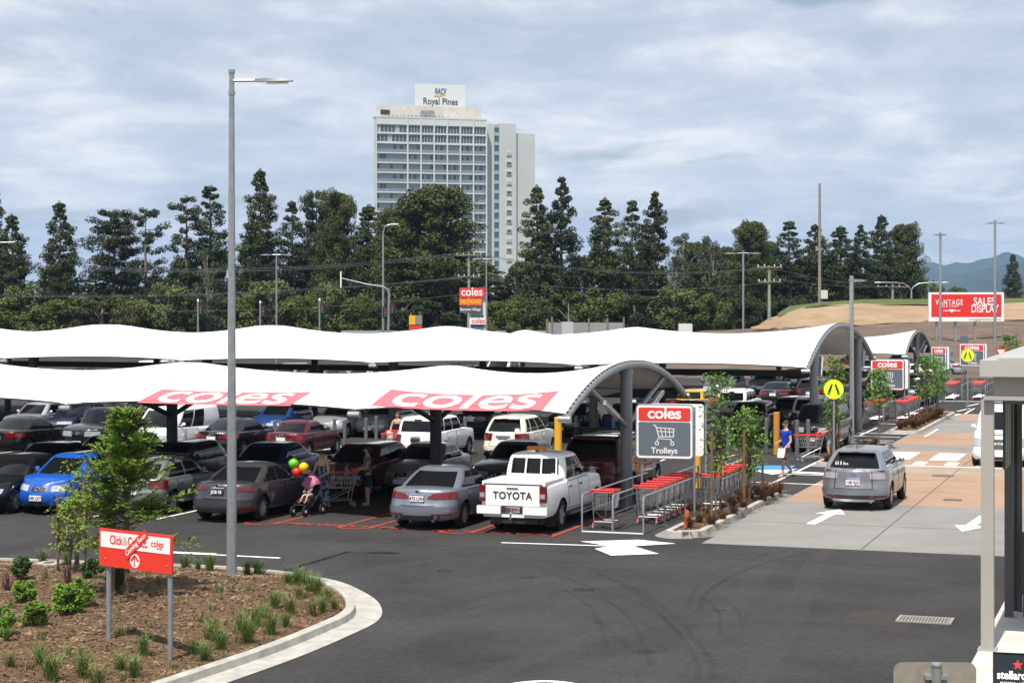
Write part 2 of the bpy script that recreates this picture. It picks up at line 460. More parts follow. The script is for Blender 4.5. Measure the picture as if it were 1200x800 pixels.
# ---------------------------------------------------------------- kinds of car
def badge(c, root, q=0., z=None):
    p = c.B(q, z); o = MB(); sg = -1 if q < 2.5 else 1
    o.lathe([(0, .035), (.012, .047), (.02, .055), (.012, .063), (0, .07)], 16, 'y'); b = o.build('badge', CHR, root); b.location = (0, p.y+sg*.02, z); b.scale = (1.25, 1, .85)
def strip(c, root, a, b, z0, z1, m=CHR, nm='trim_strip', off=.02): link(nm, pmesh([c.patch(c.B, a, b, z0, z1, 10, 2, off)], nm, m), root)
def exhaust(c, root, xs, z=.27):
    for x in xs:
        m = MB(); m.lathe([(0, .022), (.02, .034), (-.10, .036), (-.1, .02)], 12, 'y'); o = m.build('exhaust_pipe', CHR, root); o.location = (x, -c.L/2+.05, z)
def antenna(c, root, y=-.9):
    m = MB(); m.cyl((0, y, c.H-.02), (0, y-.16, c.H+.16), .008, .004, 5); m.build('antenna', DARK, root)
def wiper(c, root, x=-.35):
    a = c.G(0, .14, -.02); m = MB(); m.bar((.05, a.y, a.z+.0), (x, a.y+.01, a.z+.05), .025); m.build('wiper', DARK, root)
def roof_rails(c, root, bars=True, ext=0.):
    for sg in (1, -1):
        m = MB(); x = sg*(c.W/2-c.ti-.06); y0, y1 = c.yrt+.25, c.yft-.15
        m.tube([(x, y0, c.H-.04), (x, y0+.1, c.H+.05), (x, y1-.1, c.H+.05), (x, y1, c.H-.04)], .02, 6); m.build('roof_rail', DARK, root)
    if bars:
        for f in (.25, .75):
            m = MB(); y = lp(c.yrt, c.yft, f); w = c.W/2-c.ti+.08; m.box((0, y, c.H+.09), (2*w+2*ext, .06, .035))
            for sg in (1, -1): m.box((sg*(w-.1), y, c.H+.03), (.09, .08, .1))
            m.build('roof_bar', DARK, root)
def ex_sedan(root, pt, c):
    strip(c, root, -.5, .5, c.zp+.085, c.zp+.11); badge(c, root, 0, c.zp+.15)
    seams(c, [(c.B, -1.1, 1.1, .612, .624, 10), (c.B, .985, .998, .62, c.zt-.03, 2), (c.B, -.998, -.985, .62, c.zt-.03, 2)], root)
    m = MB(); p = c.G(0, .93); m.box((0, p.y+.05, p.z-.01), (.26, .03, .025)); m.build('high_stop_light', TAILR, root)
    badge(c, root, 5, c.zn-.11)
def ex_camry(root, pt, c):
    ex_sedan(root, pt, c); exhaust(c, root, (.48, -.48)); 
    for sg in (1, -1):
        a, b = (.95, 1.7) if sg > 0 else (-1.7, -.95)
        link('reflector', pmesh([c.patch(c.B, a, b, .40, .43, 6, 1, .022)], 'reflector', TAILR), root)
def ex_lexus(root, pt, c):
    ex_sedan(root, pt, c); exhaust(c, root, (.55, -.55))
    for a, b in ((1.2, 1.85), (-1.85, -1.2)): link('reflector', pmesh([c.patch(c.B, a, b, .33, .40, 6, 1, .022)], 'reflector', TAILR), root)
def ex_hatch(root, pt, c):
    badge(c, root, 0, c.zp+.13); wiper(c, root); antenna(c, root, c.yrt+.1); badge(c, root, 5, c.zn-.10)
    seams(c, [(c.B, -1.3, 1.3, .60, .612, 10)], root)
def ex_suv(root, pt, c):
    strip(c, root, -.42, .42, c.zp+.085, c.zp+.12); wiper(c, root); antenna(c, root, c.yrt+.12); badge(c, root, 5, c.zn-.12)
    seams(c, [(c.B, -1.15, 1.15, .60, .614, 10), (c.B, 1.13, 1.15, .61, c.zt, 2), (c.B, -1.15, -1.13, .61, c.zt, 2)], root)
    p = c.G(0, .97); m = MB(); m.box((0, p.y-.05, p.z+.02), (c.W-2*c.ti-.2, .22, .03)); pt('roof_spoiler', m.mesh('roof_spoiler', MATS['paint_proto']))
    m = MB(); m.box((0, p.y-.165, p.z+.015), (.24, .02, .028)); m.build('high_stop_light', TAILR, root)
    exhaust(c, root, (.5,), .28)
    for a, b in ((1.05, 1.8), (-1.8, -1.05)): link('reflector', pmesh([c.patch(c.B, a, b, .38, .43, 6, 1, .022)], 'reflector', TAILR), root)
def ex_cx(root, pt, c):
    ex_suv(root, pt, c); badge(c, root, 0, 1.0)
    m = MB()
    for i, (x, h) in enumerate(((-.50, .09), (-.44, .10), (-.36, .11), (-.28, .08), (-.23, .05), (-.18, .04))):
        p = c.G(0, .3, -.02); m.ball((x, p.y-.005, p.z+h*.8), (.014, .006, .014), 6, 4); m.box((x, p.y-.005+h*.0, p.z+h*.3), (.03, .006, h*.7))
    m.build('window_stickers', WHT, root)
    strip(c, root, -1.3, 1.3, .27, .34, mat('silver_trim', (.5, .51, .53), .35, .6), 'skid_trim', .026)
def ex_patriot(root, pt, c):
    wiper(c, root); roof_rails(c, root, False)
    link('bumper_insert', pmesh([c.patch(c.B, -1.9, 1.9, .36, .50, 14, 2, .03)], 'bumper_insert', DARK), root)
    p = c.G(0, .95); m = MB(); m.box((0, p.y-.03, p.z), (.3, .04, .035)); m.build('high_stop_light', TAILR, root)
    strip(c, root, -.28, .28, c.zp+.1, c.zp+.13, CHR)
    seams(c, [(c.B, -1.15, 1.15, .60, .614, 10)], root)
def ex_cruiser(root, pt, c):
    ex_suv(root, pt, c); roof_rails(c, root, True, .02)
    m = MB(); m.box((-.1, lp(c.yrt, c.yft, .3), c.H+.16), (1.95, .16, .07)); m.build('roof_load', DARK, root)
def ex_van(root, pt, c):
    badge(c, root, 5, c.zn-.2); strip(c, root, 4.2, 5.8, .62, .78, DARK, 'lower_grille', .018)
    m = MB(); m.grid(c.patch(lambda q, z: Vector((0, 0, 0)), 0, 1, 0, 1, 1, 1, 0)) if False else None
    m.box((0, c.yfb+.42, c.ztop(c.yfb+.42)+.055), (.6, .1, .02)); m.build('bonnet_vent', DARK, root)
SED = dict()
TYPES = dict(
 sedan=(Car(), ex_sedan),
 camry=(Car(L=4.82, W=1.82, H=1.47, rr=.5, ti=.29, zt=1.04, zb=1.02, yrb=-1.72, yrt=-.85, yft=.25, yfb=1.12, zp=.80, rs=.12, tail=((.66, 1.1, .79, .83, .78, .93), (1.1, 1.95, .78, .93, .80, .97)), rimk=2), ex_camry),
 lexus=(Car(L=4.67, W=1.81, H=1.43, rr=.5, ti=.30, zt=1.02, zb=1.0, yrb=-1.62, yrt=-.72, yft=.2, yfb=1.02, zp=.80, tail=((.80, 1.25, .86, .89, .83, .92), (1.25, 2.05, .83, .92, .79, .87)), rimk=2), ex_lexus),
 mazda=(Car(L=4.3, W=1.70, H=1.41, wb=2.6, fo=.85, r=.30, rr=.3, ti=.25, zt=1.0, zb=.97, yrb=-1.5, yrt=-.95, yft=.15, yfb=.95, zp=.76, tail=((.90, 1.7, .72, .91),), rimk=0), ex_sedan),
 hatch=(Car(L=4.15, W=1.73, H=1.47, wb=2.5, fo=.85, r=.31, yfb=1.05, yft=.3, yrt=-1.45, yrb=-1.93, zb=1.0, zt=.98, zc=.98, zn=.70, rr=.4, ti=.24, gbr=.1, gbf=.2, rs=.05, wins=((.1, .30), (.33, .62), (.65, .97)), doors=((-1.0, -.08), (-.03, .9)),
        tail=((.95, 2.0, .74, .96),), zp=.62, rimk=1), ex_hatch),
 golf=(Car(L=4.15, W=1.735, H=1.44, wb=2.51, fo=.85, r=.315, yfb=.98, yft=.25, yrt=-1.35, yrb=-1.9, zb=.99, zt=.97, zc=.97, zn=.70, rr=.35, ti=.23, gbr=.08, rs=.04, wins=((.12, .52), (.56, .98)), doors=((-1.05, -.12), (-.08, .9)),
        tail=((.95, 2.0, .72, .94),), zp=.62, rimk=1), lambda r, p, c: (ex_hatch(r, p, c), roof_rails(c, r, True, .05))),
 yaris=(Car(L=3.80, W=1.70, H=1.53, wb=2.46, fo=.80, r=.30, yfb=1.22, yft=.35, yrt=-1.3, yrb=-1.75, zb=1.02, zt=1.0, zc=1.02, zn=.80, rf=.46, rr=.42, ti=.27, bf=.14, gbf=.30, gbr=.1, rs=.05, fs=.2, wins=((.08, .5), (.53, .95)), doors=((-.95, -.05), (0, .95)),
        tail=((.8, 2.05, .75, 1.0),), lamp=((3.45, 4.05, .66, .80, .62, .78),), zp=.65, zpf=.47, rimk=1), ex_hatch),
 suv=(Car(L=4.55, W=1.82, H=1.67, wb=2.65, fo=.9, r=.355, sill=.33, zn=.92, zc=1.12, zb=1.16, zt=1.12, yfb=1.12, yft=.42, yrt=-1.72, yrb=-2.12, rr=.38, ti=.28, gbr=.1, rs=.06, wins=((.06, .26), (.29, .60), (.63, .97)), doors=((-1.0, -.05), (0, .98)),
        tail=((1.0, 2.0, .82, 1.10),), lamp=((3.3, 4.5, .74, .90),), zp=.86, zpf=.5, rimk=0), ex_suv),
 rav=(Car(L=4.4, W=1.815, H=1.69, wb=2.56, fo=.9, r=.35, sill=.33, zn=.92, zc=1.1, zb=1.12, zt=1.1, yfb=1.1, yft=.4, yrt=-1.62, yrb=-2.02, rr=.42, ti=.29, gbr=.1, rs=.06, wins=((.06, .24), (.28, .60), (.63, .97)), doors=((-1.0, -.05), (0, .98)),
        tail=((1.0, 2.0, .82, 1.08),), zp=.78, zpf=.5, rimk=0), lambda r, p, c: (ex_suv(r, p, c), strip(c, r, -.62, .62, .93, 1.0, mat('blue_film', (.16, .26, .42), .3, .5)))),
 cx=(Car(L=4.7, W=1.87, H=1.645, wb=2.75, fo=.95, r=.37, sill=.32, zn=.88, zc=1.1, zb=1.14, zt=1.1, yfb=1.28, yft=.4, yrt=-1.62, yrb=-2.15, rr=.5, ti=.32, gbr=.14, rs=.09, wins=((.10, .30), (.32, .62), (.65, .98)), doors=((-1.05, -.06), (0, 1.02)),
        tail=((1.05, 1.62, .87, 1.03),), tailm=TAILC, zp=.78, rimk=2), ex_cx),
 patriot=(Car(L=4.41, W=1.76, H=1.66, wb=2.63, fo=.85, r=.35, sill=.34, zn=1.0, zc=1.12, zb=1.10, zt=1.08, yfb=.95, yft=.5, yrt=-1.82, yrb=-2.05, rf=.3, rr=.2, ti=.17, gbr=.04, gbf=.12, br=.03, bf=.06, rs=.02, fs=.05, wins=((.05, .26), (.30, .62), (.65, .97)), doors=((-1.0, -.1), (-.05, .9)),
        tail=((.93, 1.95, .74, 1.02),), zp=.80, rimk=0, rgv=(.08, .86), lamp=((4.0, 4.5, .74, .92),)), ex_patriot),
 cruiser=(Car(L=4.95, W=1.94, H=1.86, wb=2.85, fo=.9, r=.39, sill=.38, zn=1.08, zc=1.25, zb=1.24, zt=1.2, yfb=1.25, yft=.7, yrt=-2.0, yrb=-2.36, rf=.4, rr=.32, ti=.24, gbr=.08, rs=.04, fs=.1, wins=((.05, .26), (.29, .62), (.65, .97)), doors=((-1.0, 0), (.05, 1.1)),
        tail=((.92, 2.0, .84, 1.02),), zp=.9, zpf=.6, rimk=0, lamp=((3.5, 4.5, .84, 1.03),)), ex_cruiser),
 rover=(Car(L=4.85, W=1.93, H=1.84, wb=2.85, fo=.85, r=.39, sill=.38, zn=1.08, zc=1.2, zb=1.18, zt=1.15, yfb=1.1, yft=.6, yrt=-1.95, yrb=-2.3, rf=.3, rr=.28, ti=.24, gbr=.06, rs=.03, fs=.05, wins=((.05, .26), (.29, .62), (.65, .97)), doors=((-1.0, 0), (.05, 1.0)),
        tail=((.9, 2.0, .78, 1.1),), zp=.85, zpf=.55, rimk=0, lamp=((4.0, 4.55, .82, 1.02),)), ex_suv),
 wagon=(Car(L=4.65, W=1.75, H=1.47, wb=2.68, yrt=-1.75, yrb=-2.2, zb=1.0, zt=.98, ti=.26, gbr=.1, rs=.05, rr=.4, wins=((.05, .28), (.31, .6), (.63, .98)), zp=.7, tail=((.8, 2.05, .7, .92),), rimk=3), ex_hatch),
 van=(Car(L=4.78, W=1.90, H=1.96, wb=3.1, fo=.83, r=.33, sill=.25, zn=1.02, zc=1.22, zb=1.12, zt=1.1, yfb=1.72, yft=.85, yrt=-2.22, yrb=-2.34, rf=.45, rr=.15, ti=.2, gbr=.03, gbf=.3, br=.02, rs=.01, fs=.25, wins=((.40, .66), (.69, .97)), doors=((-.25, .75), (.8, 1.65)),
        tail=((.93, 1.9, .8, 1.3),), lamp=((3.3, 4.3, .70, .98),), zp=.7, zpf=.45, rimk=1), ex_van),
)
PROTO = {}
def proto(k):
    if k not in PROTO: PROTO[k] = proto_car({'van': 'van', 'hatch': 'hatchback', 'golf': 'hatchback', 'yaris': 'hatchback', 'wagon': 'station_wagon'}.get(k, 'sedan_car' if k in ('sedan', 'camry', 'lexus', 'mazda') else 'four_wheel_drive'), TYPES[k][0], TYPES[k][1], PLK if k in ('lexus', 'patriot') else PLW)
    return PROTO[k]
# pale ute with tonneau cover, roof beacon and head board
def ex_ute(root, pt, c):
    P = MATS['paint_proto']
    # tub sides and lid
    z = 1.22
    m = MB(); m.box((0, -1.83, z+.03), (1.64, 1.50, .09)); m.build('tonneau_cover', mat('ute_lid', (.78, .78, .77), .35, coat=.3), root)
    m = MB(); m.box((0, -c.L/2+.005, .96), (1.40, .07, .50)); tg = pt('tailgate', m.mesh('tailgate', P))
    m = MB(); m.box((0, -c.L/2-.035, 1.14), (.30, .02, .035)); m.build('tailgate_handle', CHR, tg)
    text('TOYOTA', .25, mat('black_print', (.02, .02, .02), .5), tg, (0, -c.L/2-.036, .95), bold=.006, fit=1.02, sp=1.1)
    m = MB(); m.box((0, -c.L/2+.02, 1.225), (1.5, .05, .03)); m.build('seal_strip', DARK, root)
    for sg in (1, -1):
        m = MB(); m.box((sg*.785, -c.L/2+.01, 1.0), (.16, .12, .40)); m.build('tail_light', TAILR, root)
        m = MB(); m.box((sg*.785, -c.L/2+.0, .96), (.12, .11, .11)); m.build('reverse_light', TAILC, root)
        m = MB(); m.box((sg*.72, c.yb-.50, .36), (.26, .02, .44)); m.build('mud_flap', DARK, root)
        m = MB(); m.box((sg*.6, -c.L/2-.02, .60), (.62, .16, .19)); pt('bumper', m.mesh('bumper', P))
        m = MB(); m.box((sg*.80, .35, .35), (.16, 1.9, .06)); m.build('side_step', mat('step_grey', (.2, .2, .21), .5, .4), root)
    m = MB(); m.box((0, -c.L/2+.02, .60), (.6, .08, .14)); m.build('bumper_step', DARK, root)
    m = MB(); m.box((0, -c.L/2-.01, .61), (.37, .02, .13)); m.build('number_plate', mat('plate_pale', (.6, .58, .58), .5), root, 0)
    text('242 SWN', .1, PLT, root, (0, -c.L/2-.028, .61), bold=.002)
    m = MB(); m.cyl((0, -c.L/2-.16, .40), (0, -c.L/2-.16, .50), .03); m.bar((0, -c.L/2+.05, .40), (0, -c.L/2-.2, .40), .06); m.ball((0, -c.L/2-.16, .53), .034, 8, 6); m.build('tow_bar', CHR, root)
    m = MB(); m.box((0, -c.L/2+.2, .33), (1.2, .3, .12)); m.build('chassis_rail', DARK, root)
    # head board rails outside the rear window
    hb = MB(); zb = c.ztop(-1.05); y = c.yrb-.02
    for x in (-.62, -.21, .21, .62): hb.bar((x, y-.03, 1.30), (x*.95, y+.09, 1.78), .035)
    hb.bar((-.66, y-.02, 1.34), (.66, y-.02, 1.34), .04); hb.build('head_board', P, root).material_slots[0].material = mat('rack_white', (.74, .74, .74), .4)
    m = MB(); m.box((-.05, -.58, c.H+.02), (.08, .06, .1)); m.build('beacon_mount', DARK, root)
    b = MB(); b.box((-.05, -.58, c.H+.10), (.44, .16, .10)); b.ball((-.27, -.58, c.H+.1), (.06, .08, .05)); b.ball((.17, -.58, c.H+.1), (.06, .08, .05))
    b.build('beacon_bar', AMB, root)
    p = c.G(0, .15); m = MB(); m.box((.52, p.y-.025, p.z+.06), (.09, .012, .08)); m.build('window_sticker', WHT, root)
UTE = Car(L=5.25, W=1.79, H=1.87, wb=3.085, fo=.93, r=.385, sill=.42, zn=1.05, zc=1.24, zb=1.22, zt=1.22, yfb=1.17, yft=.45, yrt=-.82, yrb=-1.02, rf=.42, rr=.06, ti=.19, gbr=.03, br=.02, bf=.12, rs=.0, crown=.0,
          wins=((.06, .46), (.5, .95)), doors=((-.85, .02), (.06, 1.02)), tail=(), lamp=((3.3, 4.5, .78, .95),), rgv=(.22, .90), zpf=.6, bumper=False, rimk=0, hdl=.86, dchr=DARK)
# ---------------------------------------------------------------- ground, road, kerbs, painted marks
def sheet(name, pts, z, m, tri=True):
    b = bmesh.new(); vs = [b.verts.new((p[0], p[1], z)) for p in pts]; b.faces.new(vs)
    if len(pts) > 4: bmesh.ops.triangulate(b, faces=b.faces)
    me = bpy.data.meshes.new(name); bmesh.ops.recalc_face_normals(b, faces=b.faces); b.to_mesh(me); b.free()
    if me.polygons and me.polygons[0].normal.z < 0: me.flip_normals()
    me.materials.append(m); return struct(link(name, me))
GRASSM = mat('grass_field', (.06, .10, .025), .95, col2=(.11, .14, .04), scale=.3)
ASPH = mat('asphalt', (.026, .0255, .0262), .88, col2=(.049, .0475, .0475), scale=.28, detail=9, lo=.3, hi=.7, bump=.35, bscale=70)
# richer asphalt: broad wear plus fine stone
t = ASPH.node_tree; P_ = t.nodes['Principled BSDF']
fine = t.nodes.new('ShaderNodeTexNoise'); fine.inputs['Scale'].default_value = 7; fine.inputs['Detail'].default_value = 9; fine.inputs['Roughness'].default_value = .88
tcx = [n for n in t.nodes if n.type == 'TEX_COORD'][0]; t.links.new(tcx.outputs['Object'], fine.inputs['Vector'])
rp = t.nodes.new('ShaderNodeValToRGB'); rp.color_ramp.elements[0].position = .3; rp.color_ramp.elements[0].color = (.5, .5, .5, 1); rp.color_ramp.elements[1].position = .72; rp.color_ramp.elements[1].color = (1.65, 1.62, 1.6, 1)
t.links.new(fine.outputs['Fac'], rp.inputs[0])
mu = t.nodes.new('ShaderNodeMixRGB'); mu.blend_type = 'MULTIPLY'; mu.inputs[0].default_value = 1
src = P_.inputs['Base Color'].links[0].from_socket; t.links.new(src, mu.inputs[1]); t.links.new(rp.outputs[0], mu.inputs[2]); t.links.new(mu.outputs[0], P_.inputs['Base Color'])
CONC = mat('road_concrete', (.185, .179, .169), .8, col2=(.245, .236, .223), scale=.5, detail=10, lo=.3, hi=.75, bump=.15, bscale=40)
ORNG = mat('orange_road', (.275, .178, .12), .8, col2=(.35, .24, .17), scale=.6, detail=10, lo=.3, hi=.75, bump=.12, bscale=40)
KERB = mat('kerb_concrete', (.30, .285, .255), .85, col2=(.42, .405, .37), scale=3, detail=10, bump=.2, bscale=30)
PAVE = mat('pavement_concrete', (.44, .42, .37), .85, col2=(.55, .53, .48), scale=1.2, detail=10, bump=.1, bscale=30)
MULCH = mat('mulch', (.055, .033, .019), .95, col2=(.165, .104, .060), scale=17, detail=12, lo=.34, hi=.68, bump=1.0, bscale=26)
PWHT = mat('road_paint_white', (.58, .58, .56), .7, col2=(.78, .78, .76), scale=9, detail=10, lo=.30, hi=.48)
PRED = mat('road_paint_red', (.34, .045, .025), .75, col2=(.48, .07, .04), scale=7, detail=8)
PBLU = mat('road_paint_blue', (.04, .22, .5), .7, var=.2, scale=6)
PYEL = mat('road_paint_yellow', (.62, .36, .02), .7, var=.2, scale=6)
sheet('ground', [(-3800, -250), (5000, -250), (5000, 8200), (-3800, 8200)], -.06, GRASSM)
sheet('car_park', [lot(-140, -60), lot(14, -60), lot(14, 40), lot(11.3, 150), lot(-170, 150)], 0, ASPH)
LA, RA = 3.7, 11.2
Zc = .004
def band(name, b0, b1, m, z=Zc, a0=LA, a1=RA): return sheet(name, [lot(a0, b0), lot(a1, b0), lot(a1, b1), lot(a0, b1)], z, m)
band('concrete_road', -6.95, 3.0, CONC); band('orange_road_band', 3.0, 22.4, ORNG); band('concrete_road', 22.4, 25.6, CONC)
band('tan_road_band', 12.7, 15.55, mat('tan_road', (.27, .21, .155), .8, col2=(.34, .275, .21), scale=.6, detail=10), .0062); band('orange_road_band', 25.6, 33.0, ORNG); band('concrete_road', 33.0, 42, CONC); band('orange_road_band', 42, 47, ORNG)
# pavement on the right with its kerb
pv = MB(); pl = []
for (a0, b0, a1, b1) in ((11.22, -29, 24, 60),):
    c = [lot(a0, b0), lot(a1, b0), lot(a1, b1), lot(a0, b1)]
    pv.prism([(p.x, p.y) for p in c], -.05, .10)
struct(pv.build('pavement', PAVE, None, 0))
# painted marks
def poly(name, pts, m, z=.012): return sheet(name, [lot(*p) for p in pts], z, m)
def rect(name, a0, a1, b0, b1, m, z=.012): return poly(name, [(a0, b0), (a1, b0), (a1, b1), (a0, b1)], m, z)
def stroke(name, pts, w, m, z=.012):
    mb = MB(); P = [Vector((p[0], p[1], 0)) for p in pts]; L, Rr = [], []
    for i, p in enumerate(P):
        d = (P[min(i+1, len(P)-1)] - P[max(i-1, 0)]).normalized(); n = Vector((-d.y, d.x, 0))*w/2
        L.append(p+n); Rr.append(p-n)
    mb.grid([[Vector((p.x, p.y, z)) for p in L], [Vector((p.x, p.y, z)) for p in Rr]])
    o = mb.build(name, m, None, 0); 
    if o.data.polygons[0].normal.z < 0: o.data.flip_normals()
    return struct(o)
def lstroke(name, pts, w, m, z=.012): return stroke(name, [lot(*p) for p in pts], w, m, z)
def arrow(a, b, ln, w, head, hw, rot=0, z=.012):
    c, s_ = math.cos(rot), math.sin(rot); h = ln/2-head
    T = lambda x, y: lot(a+c*x-s_*y, b+s_*x+c*y, z)
    mb = MB(); mb.add([T(-w/2, -ln/2), T(w/2, -ln/2), T(w/2, h-.002), T(-w/2, h-.002)], [(0, 1, 2, 3)]); mb.add([T(-hw/2, h), T(hw/2, h), T(0, ln/2)], [(0, 1, 2)])
    struct(mb.build('road_arrow', PWHT, None, 0))
def crv(p, n=14):
    P = [Vector((*q, 0)) for q in p]; r = []
    for i in range(len(P)-1):
        a, b, c, d = P[max(i-1, 0)], P[i], P[i+1], P[min(i+2, len(P)-1)]
        for k in range(n):
            t = k/n; r.append(.5*((2*b)+(c-a)*t+(2*a-5*b+4*c-d)*t*t+(3*b-a-3*c+d)*t**3))
    return r + [P[-1]]
# zebra, ramp teeth and stop line on the raised crossing
for a in (4.35, 6.05, 7.75, 9.45): rect('zebra_bar', a, a+1.0, 18.3, 21.6, PWHT)
lstroke('stop_line', [(LA+.1, 15.75), (RA-.1, 15.75)], .22, PWHT)
for a in (4.6, 5.7, 6.8, 7.9, 9.0, 10.1): rect('ramp_mark', a, a+.42, 16.2, 17.6, PWHT)
arrow(5.55, -.47, 3.75, .25, 1.35, .82, -.04); arrow(9.42, -.85, 3.7, .27, 1.35, .82, math.pi-.06)
lstroke('lane_line', [(-.8, -8.45), (2.2, -8.15)], .12, PWHT)
# bold white turn arrow in front of the trolley bay
for pts in ([(680, 634.5), (735, 633), (748, 632.5), (792, 637), (742, 640), (772, 649), (716, 651), (697, 643), (716, 640)],):
    sheet('road_arrow', [gp(*p) for p in pts], .0125, PWHT)
lstroke('lane_line', [ab(gp(208, 648)), ab(gp(328, 654))], .13, PWHT)
lstroke('lane_line', [ab(gp(150, 645)), ab(gp(252, 649.5))], .25, PWHT, .0125)
stroke('lane_line', crv([gp(*p)[:2] for p in ((585, 806), (610, 800.5), (638, 798.5), (665, 800.5), (690, 806))], 6), .13, PWHT)
# bays
COLS = [2.67*i - 17.95 + 2.67*0 for i in range(-4, 7)]
for a in (-20.9, -18.25, -15.55, -12.85, -10.95):
    lstroke('bay_line', [(a, -7.0), (a, -1.2)], .10, PWHT)
for a in (-8.35, -5.7, -2.95, -.02):
    lstroke('bay_line', [(a, -7.0), (a, -1.0)], .09, PRED)
for a0, a1 in ((-8.35, -7.55), (-5.7, -4.9), (-2.95, -2.15)):
    lstroke('bay_line', [(a0, -7.0), (a0+.25, -7.12), (a1-.25, -7.12), (a1, -6.9), (a1, -2.5)], .09, PRED, .0125)
for a in (-6.6, -3.95, -1.2):
    o = text('15 MIN ONLY', .42, PRED, None, lot(a, -6.65, .014), (0, 0, LOTROT), bold=.012, ext=.0, sx=1.0, name='bay_lettering'); struct(o)
for b in (6.6, 12.4):
    for i in range(14): lstroke('bay_line', [(-30+2.7*i, b), (-30+2.7*i, b+4.9)], .10, PWHT)
for b in (30, 47, 64):
    for i in range(16): lstroke('bay_line', [(-36+2.7*i, b), (-36+2.7*i, b+5)], .10, PWHT)
# striped walkway beside the island, blue bay mark
for b in (8.2, 11.3): lstroke('walkway_line', [(1.7, b), (4.3, b-.2)], .14, PWHT)
arrow(2.35, 12.0, 3.0, .55, 1.2, 2.4, R(80), .0125)
sheet('blue_bay_mark', [gp(884, 545.5), gp(932, 545.5), gp(926, 551), gp(884, 550)], .013, PBLU)
for i, (u, v) in enumerate(((845, 536), (858, 541), (872, 536))): lstroke('hatch_line', [ab(gp(u-8, v+4)), ab(gp(u+16, v-3))], .12, PYEL)
for b in (27.5, 29.6, 31.6, 38, 41): lstroke('walkway_line', [(1.2, b), (3.6, b-.3)], .16, PWHT)
arrow(2.3, 23.6, 2.6, .5, 1.2, 1.3, -1.3)
for b in (44, 49, 54): lstroke('walkway_line', [(3.9, b), (4.3, b+2.8)], .14, PWHT)
def inside_bed0(p): return p.x < -2 and p.y < 43 and p.x+5.5 < (43-p.y)*.9
# tyre scuffs left by turning cars
SCUF = mat('tyre_scuff', (.016, .016, .016), .85, alpha=.12); SCUF2 = mat('tyre_scuff_faint', (.016, .016, .016), .85, alpha=.07)
for k, (pts, w, m) in enumerate([([(925, 643), (880, 655), (838, 672), (812, 695), (806, 715)], .11, SCUF2), ([(960, 645), (905, 657), (858, 675), (826, 697), (820, 716)], .12, SCUF),
      ([(815, 695), (838, 712), (845, 730), (842, 745)], .09, SCUF2), ([(825, 690), (855, 706), (869, 725), (868, 742)], .09, SCUF2),
      ([(700, 672), (745, 690), (790, 722), (830, 770), (836, 796)], .12, SCUF2), ([(690, 668), (732, 686), (774, 718), (812, 766), (818, 796)], .12, SCUF2), ([(560, 700), (620, 690), (700, 700), (770, 740)], .1, SCUF2), ([(520, 720), (600, 706), (690, 722), (740, 762)], .1, SCUF2), ([(690, 690), (715, 705), (745, 735), (762, 780)], .1, SCUF2), ([(660, 690), (695, 715), (712, 760)], .1, SCUF2),
      ([(640, 670), (700, 690), (760, 712), (800, 745)], .1, SCUF2), ([(560, 640), (640, 668), (720, 700)], .1, SCUF2)]):
    struct(stroke('tyre_scuff', crv([gp(*p)[:2] for p in pts]), w, m, .004+.0004*k))
dust = mat('dust_patch', (.12, .10, .08), .9, alpha=.22); sheet('dust_patch', crv([gp(*p)[:2] for p in ((1000, 716), (1040, 714), (1066, 722), (1064, 732), (1030, 732), (990, 727), (1000, 716))], 5), .005, dust)
# wear: oil drips in the bays and lanes, pale wheel paths, a paving seam, saw cuts in the concrete
OIL = mat('oil_stain', (.010, .010, .011), .6, alpha=.30); PALE = mat('worn_asphalt', (.105, .10, .095), .95, alpha=.16); SEAMM = mat('paving_seam', (.012, .012, .012), .9, alpha=.5); CUT = mat('saw_cut', (.10, .096, .09), .95); GRIME = mat('wheel_grime', (.05, .048, .046), .9, alpha=.22)
rw_ = random.Random(17)
def blot(p, r, m, z, sx=1.):
    n = 14; ph = [rw_.uniform(.6, 1.15) for _ in range(n)]
    sheet('stain', [Vector((p[0]+r*sx*ph[i]*math.cos(6.283*i/n), p[1]+r*ph[i]*math.sin(6.283*i/n), 0)) for i in range(n)], z, m)
for i in range(46):
    a, b = rw_.uniform(-16, 9), rw_.uniform(-21, 6.5)
    if a > 2 and b > -7.5 or inside_bed0(lot(a, b)): continue
    blot(lot(a, b), rw_.choice((.05, .07, .1, .16, .22)), OIL, .0026+.00003*i)
for i, (pts, w) in enumerate([([(300, 700), (520, 655), (760, 660), (1150, 690)], .5), ([(440, 760), (640, 690), (860, 690), (1130, 720)], .6), ([(560, 795), (740, 735), (940, 725), (1120, 745)], .5), ([(760, 800), (850, 720), (900, 660), (935, 640)], .45), ([(880, 800), (930, 720), (955, 660), (975, 640)], .45)]):
    struct(stroke('wheel_path', crv([gp(*p)[:2] for p in pts]), w, PALE, .0012+.0002*i))
lstroke('paving_seam', [(-30, -9.4), (-8, -9.35), (1, -9.42), (10.9, -9.3)], .035, SEAMM, .0022)
for b in (-2.2, 6.8, 10.6, 14.6, 23.9, 29.3): lstroke('saw_cut', [(LA, b), (RA, b)], .03, CUT, .0085)
lstroke('saw_cut', [(7.45, -6.9), (7.45, 33)], .03, CUT, .0088)
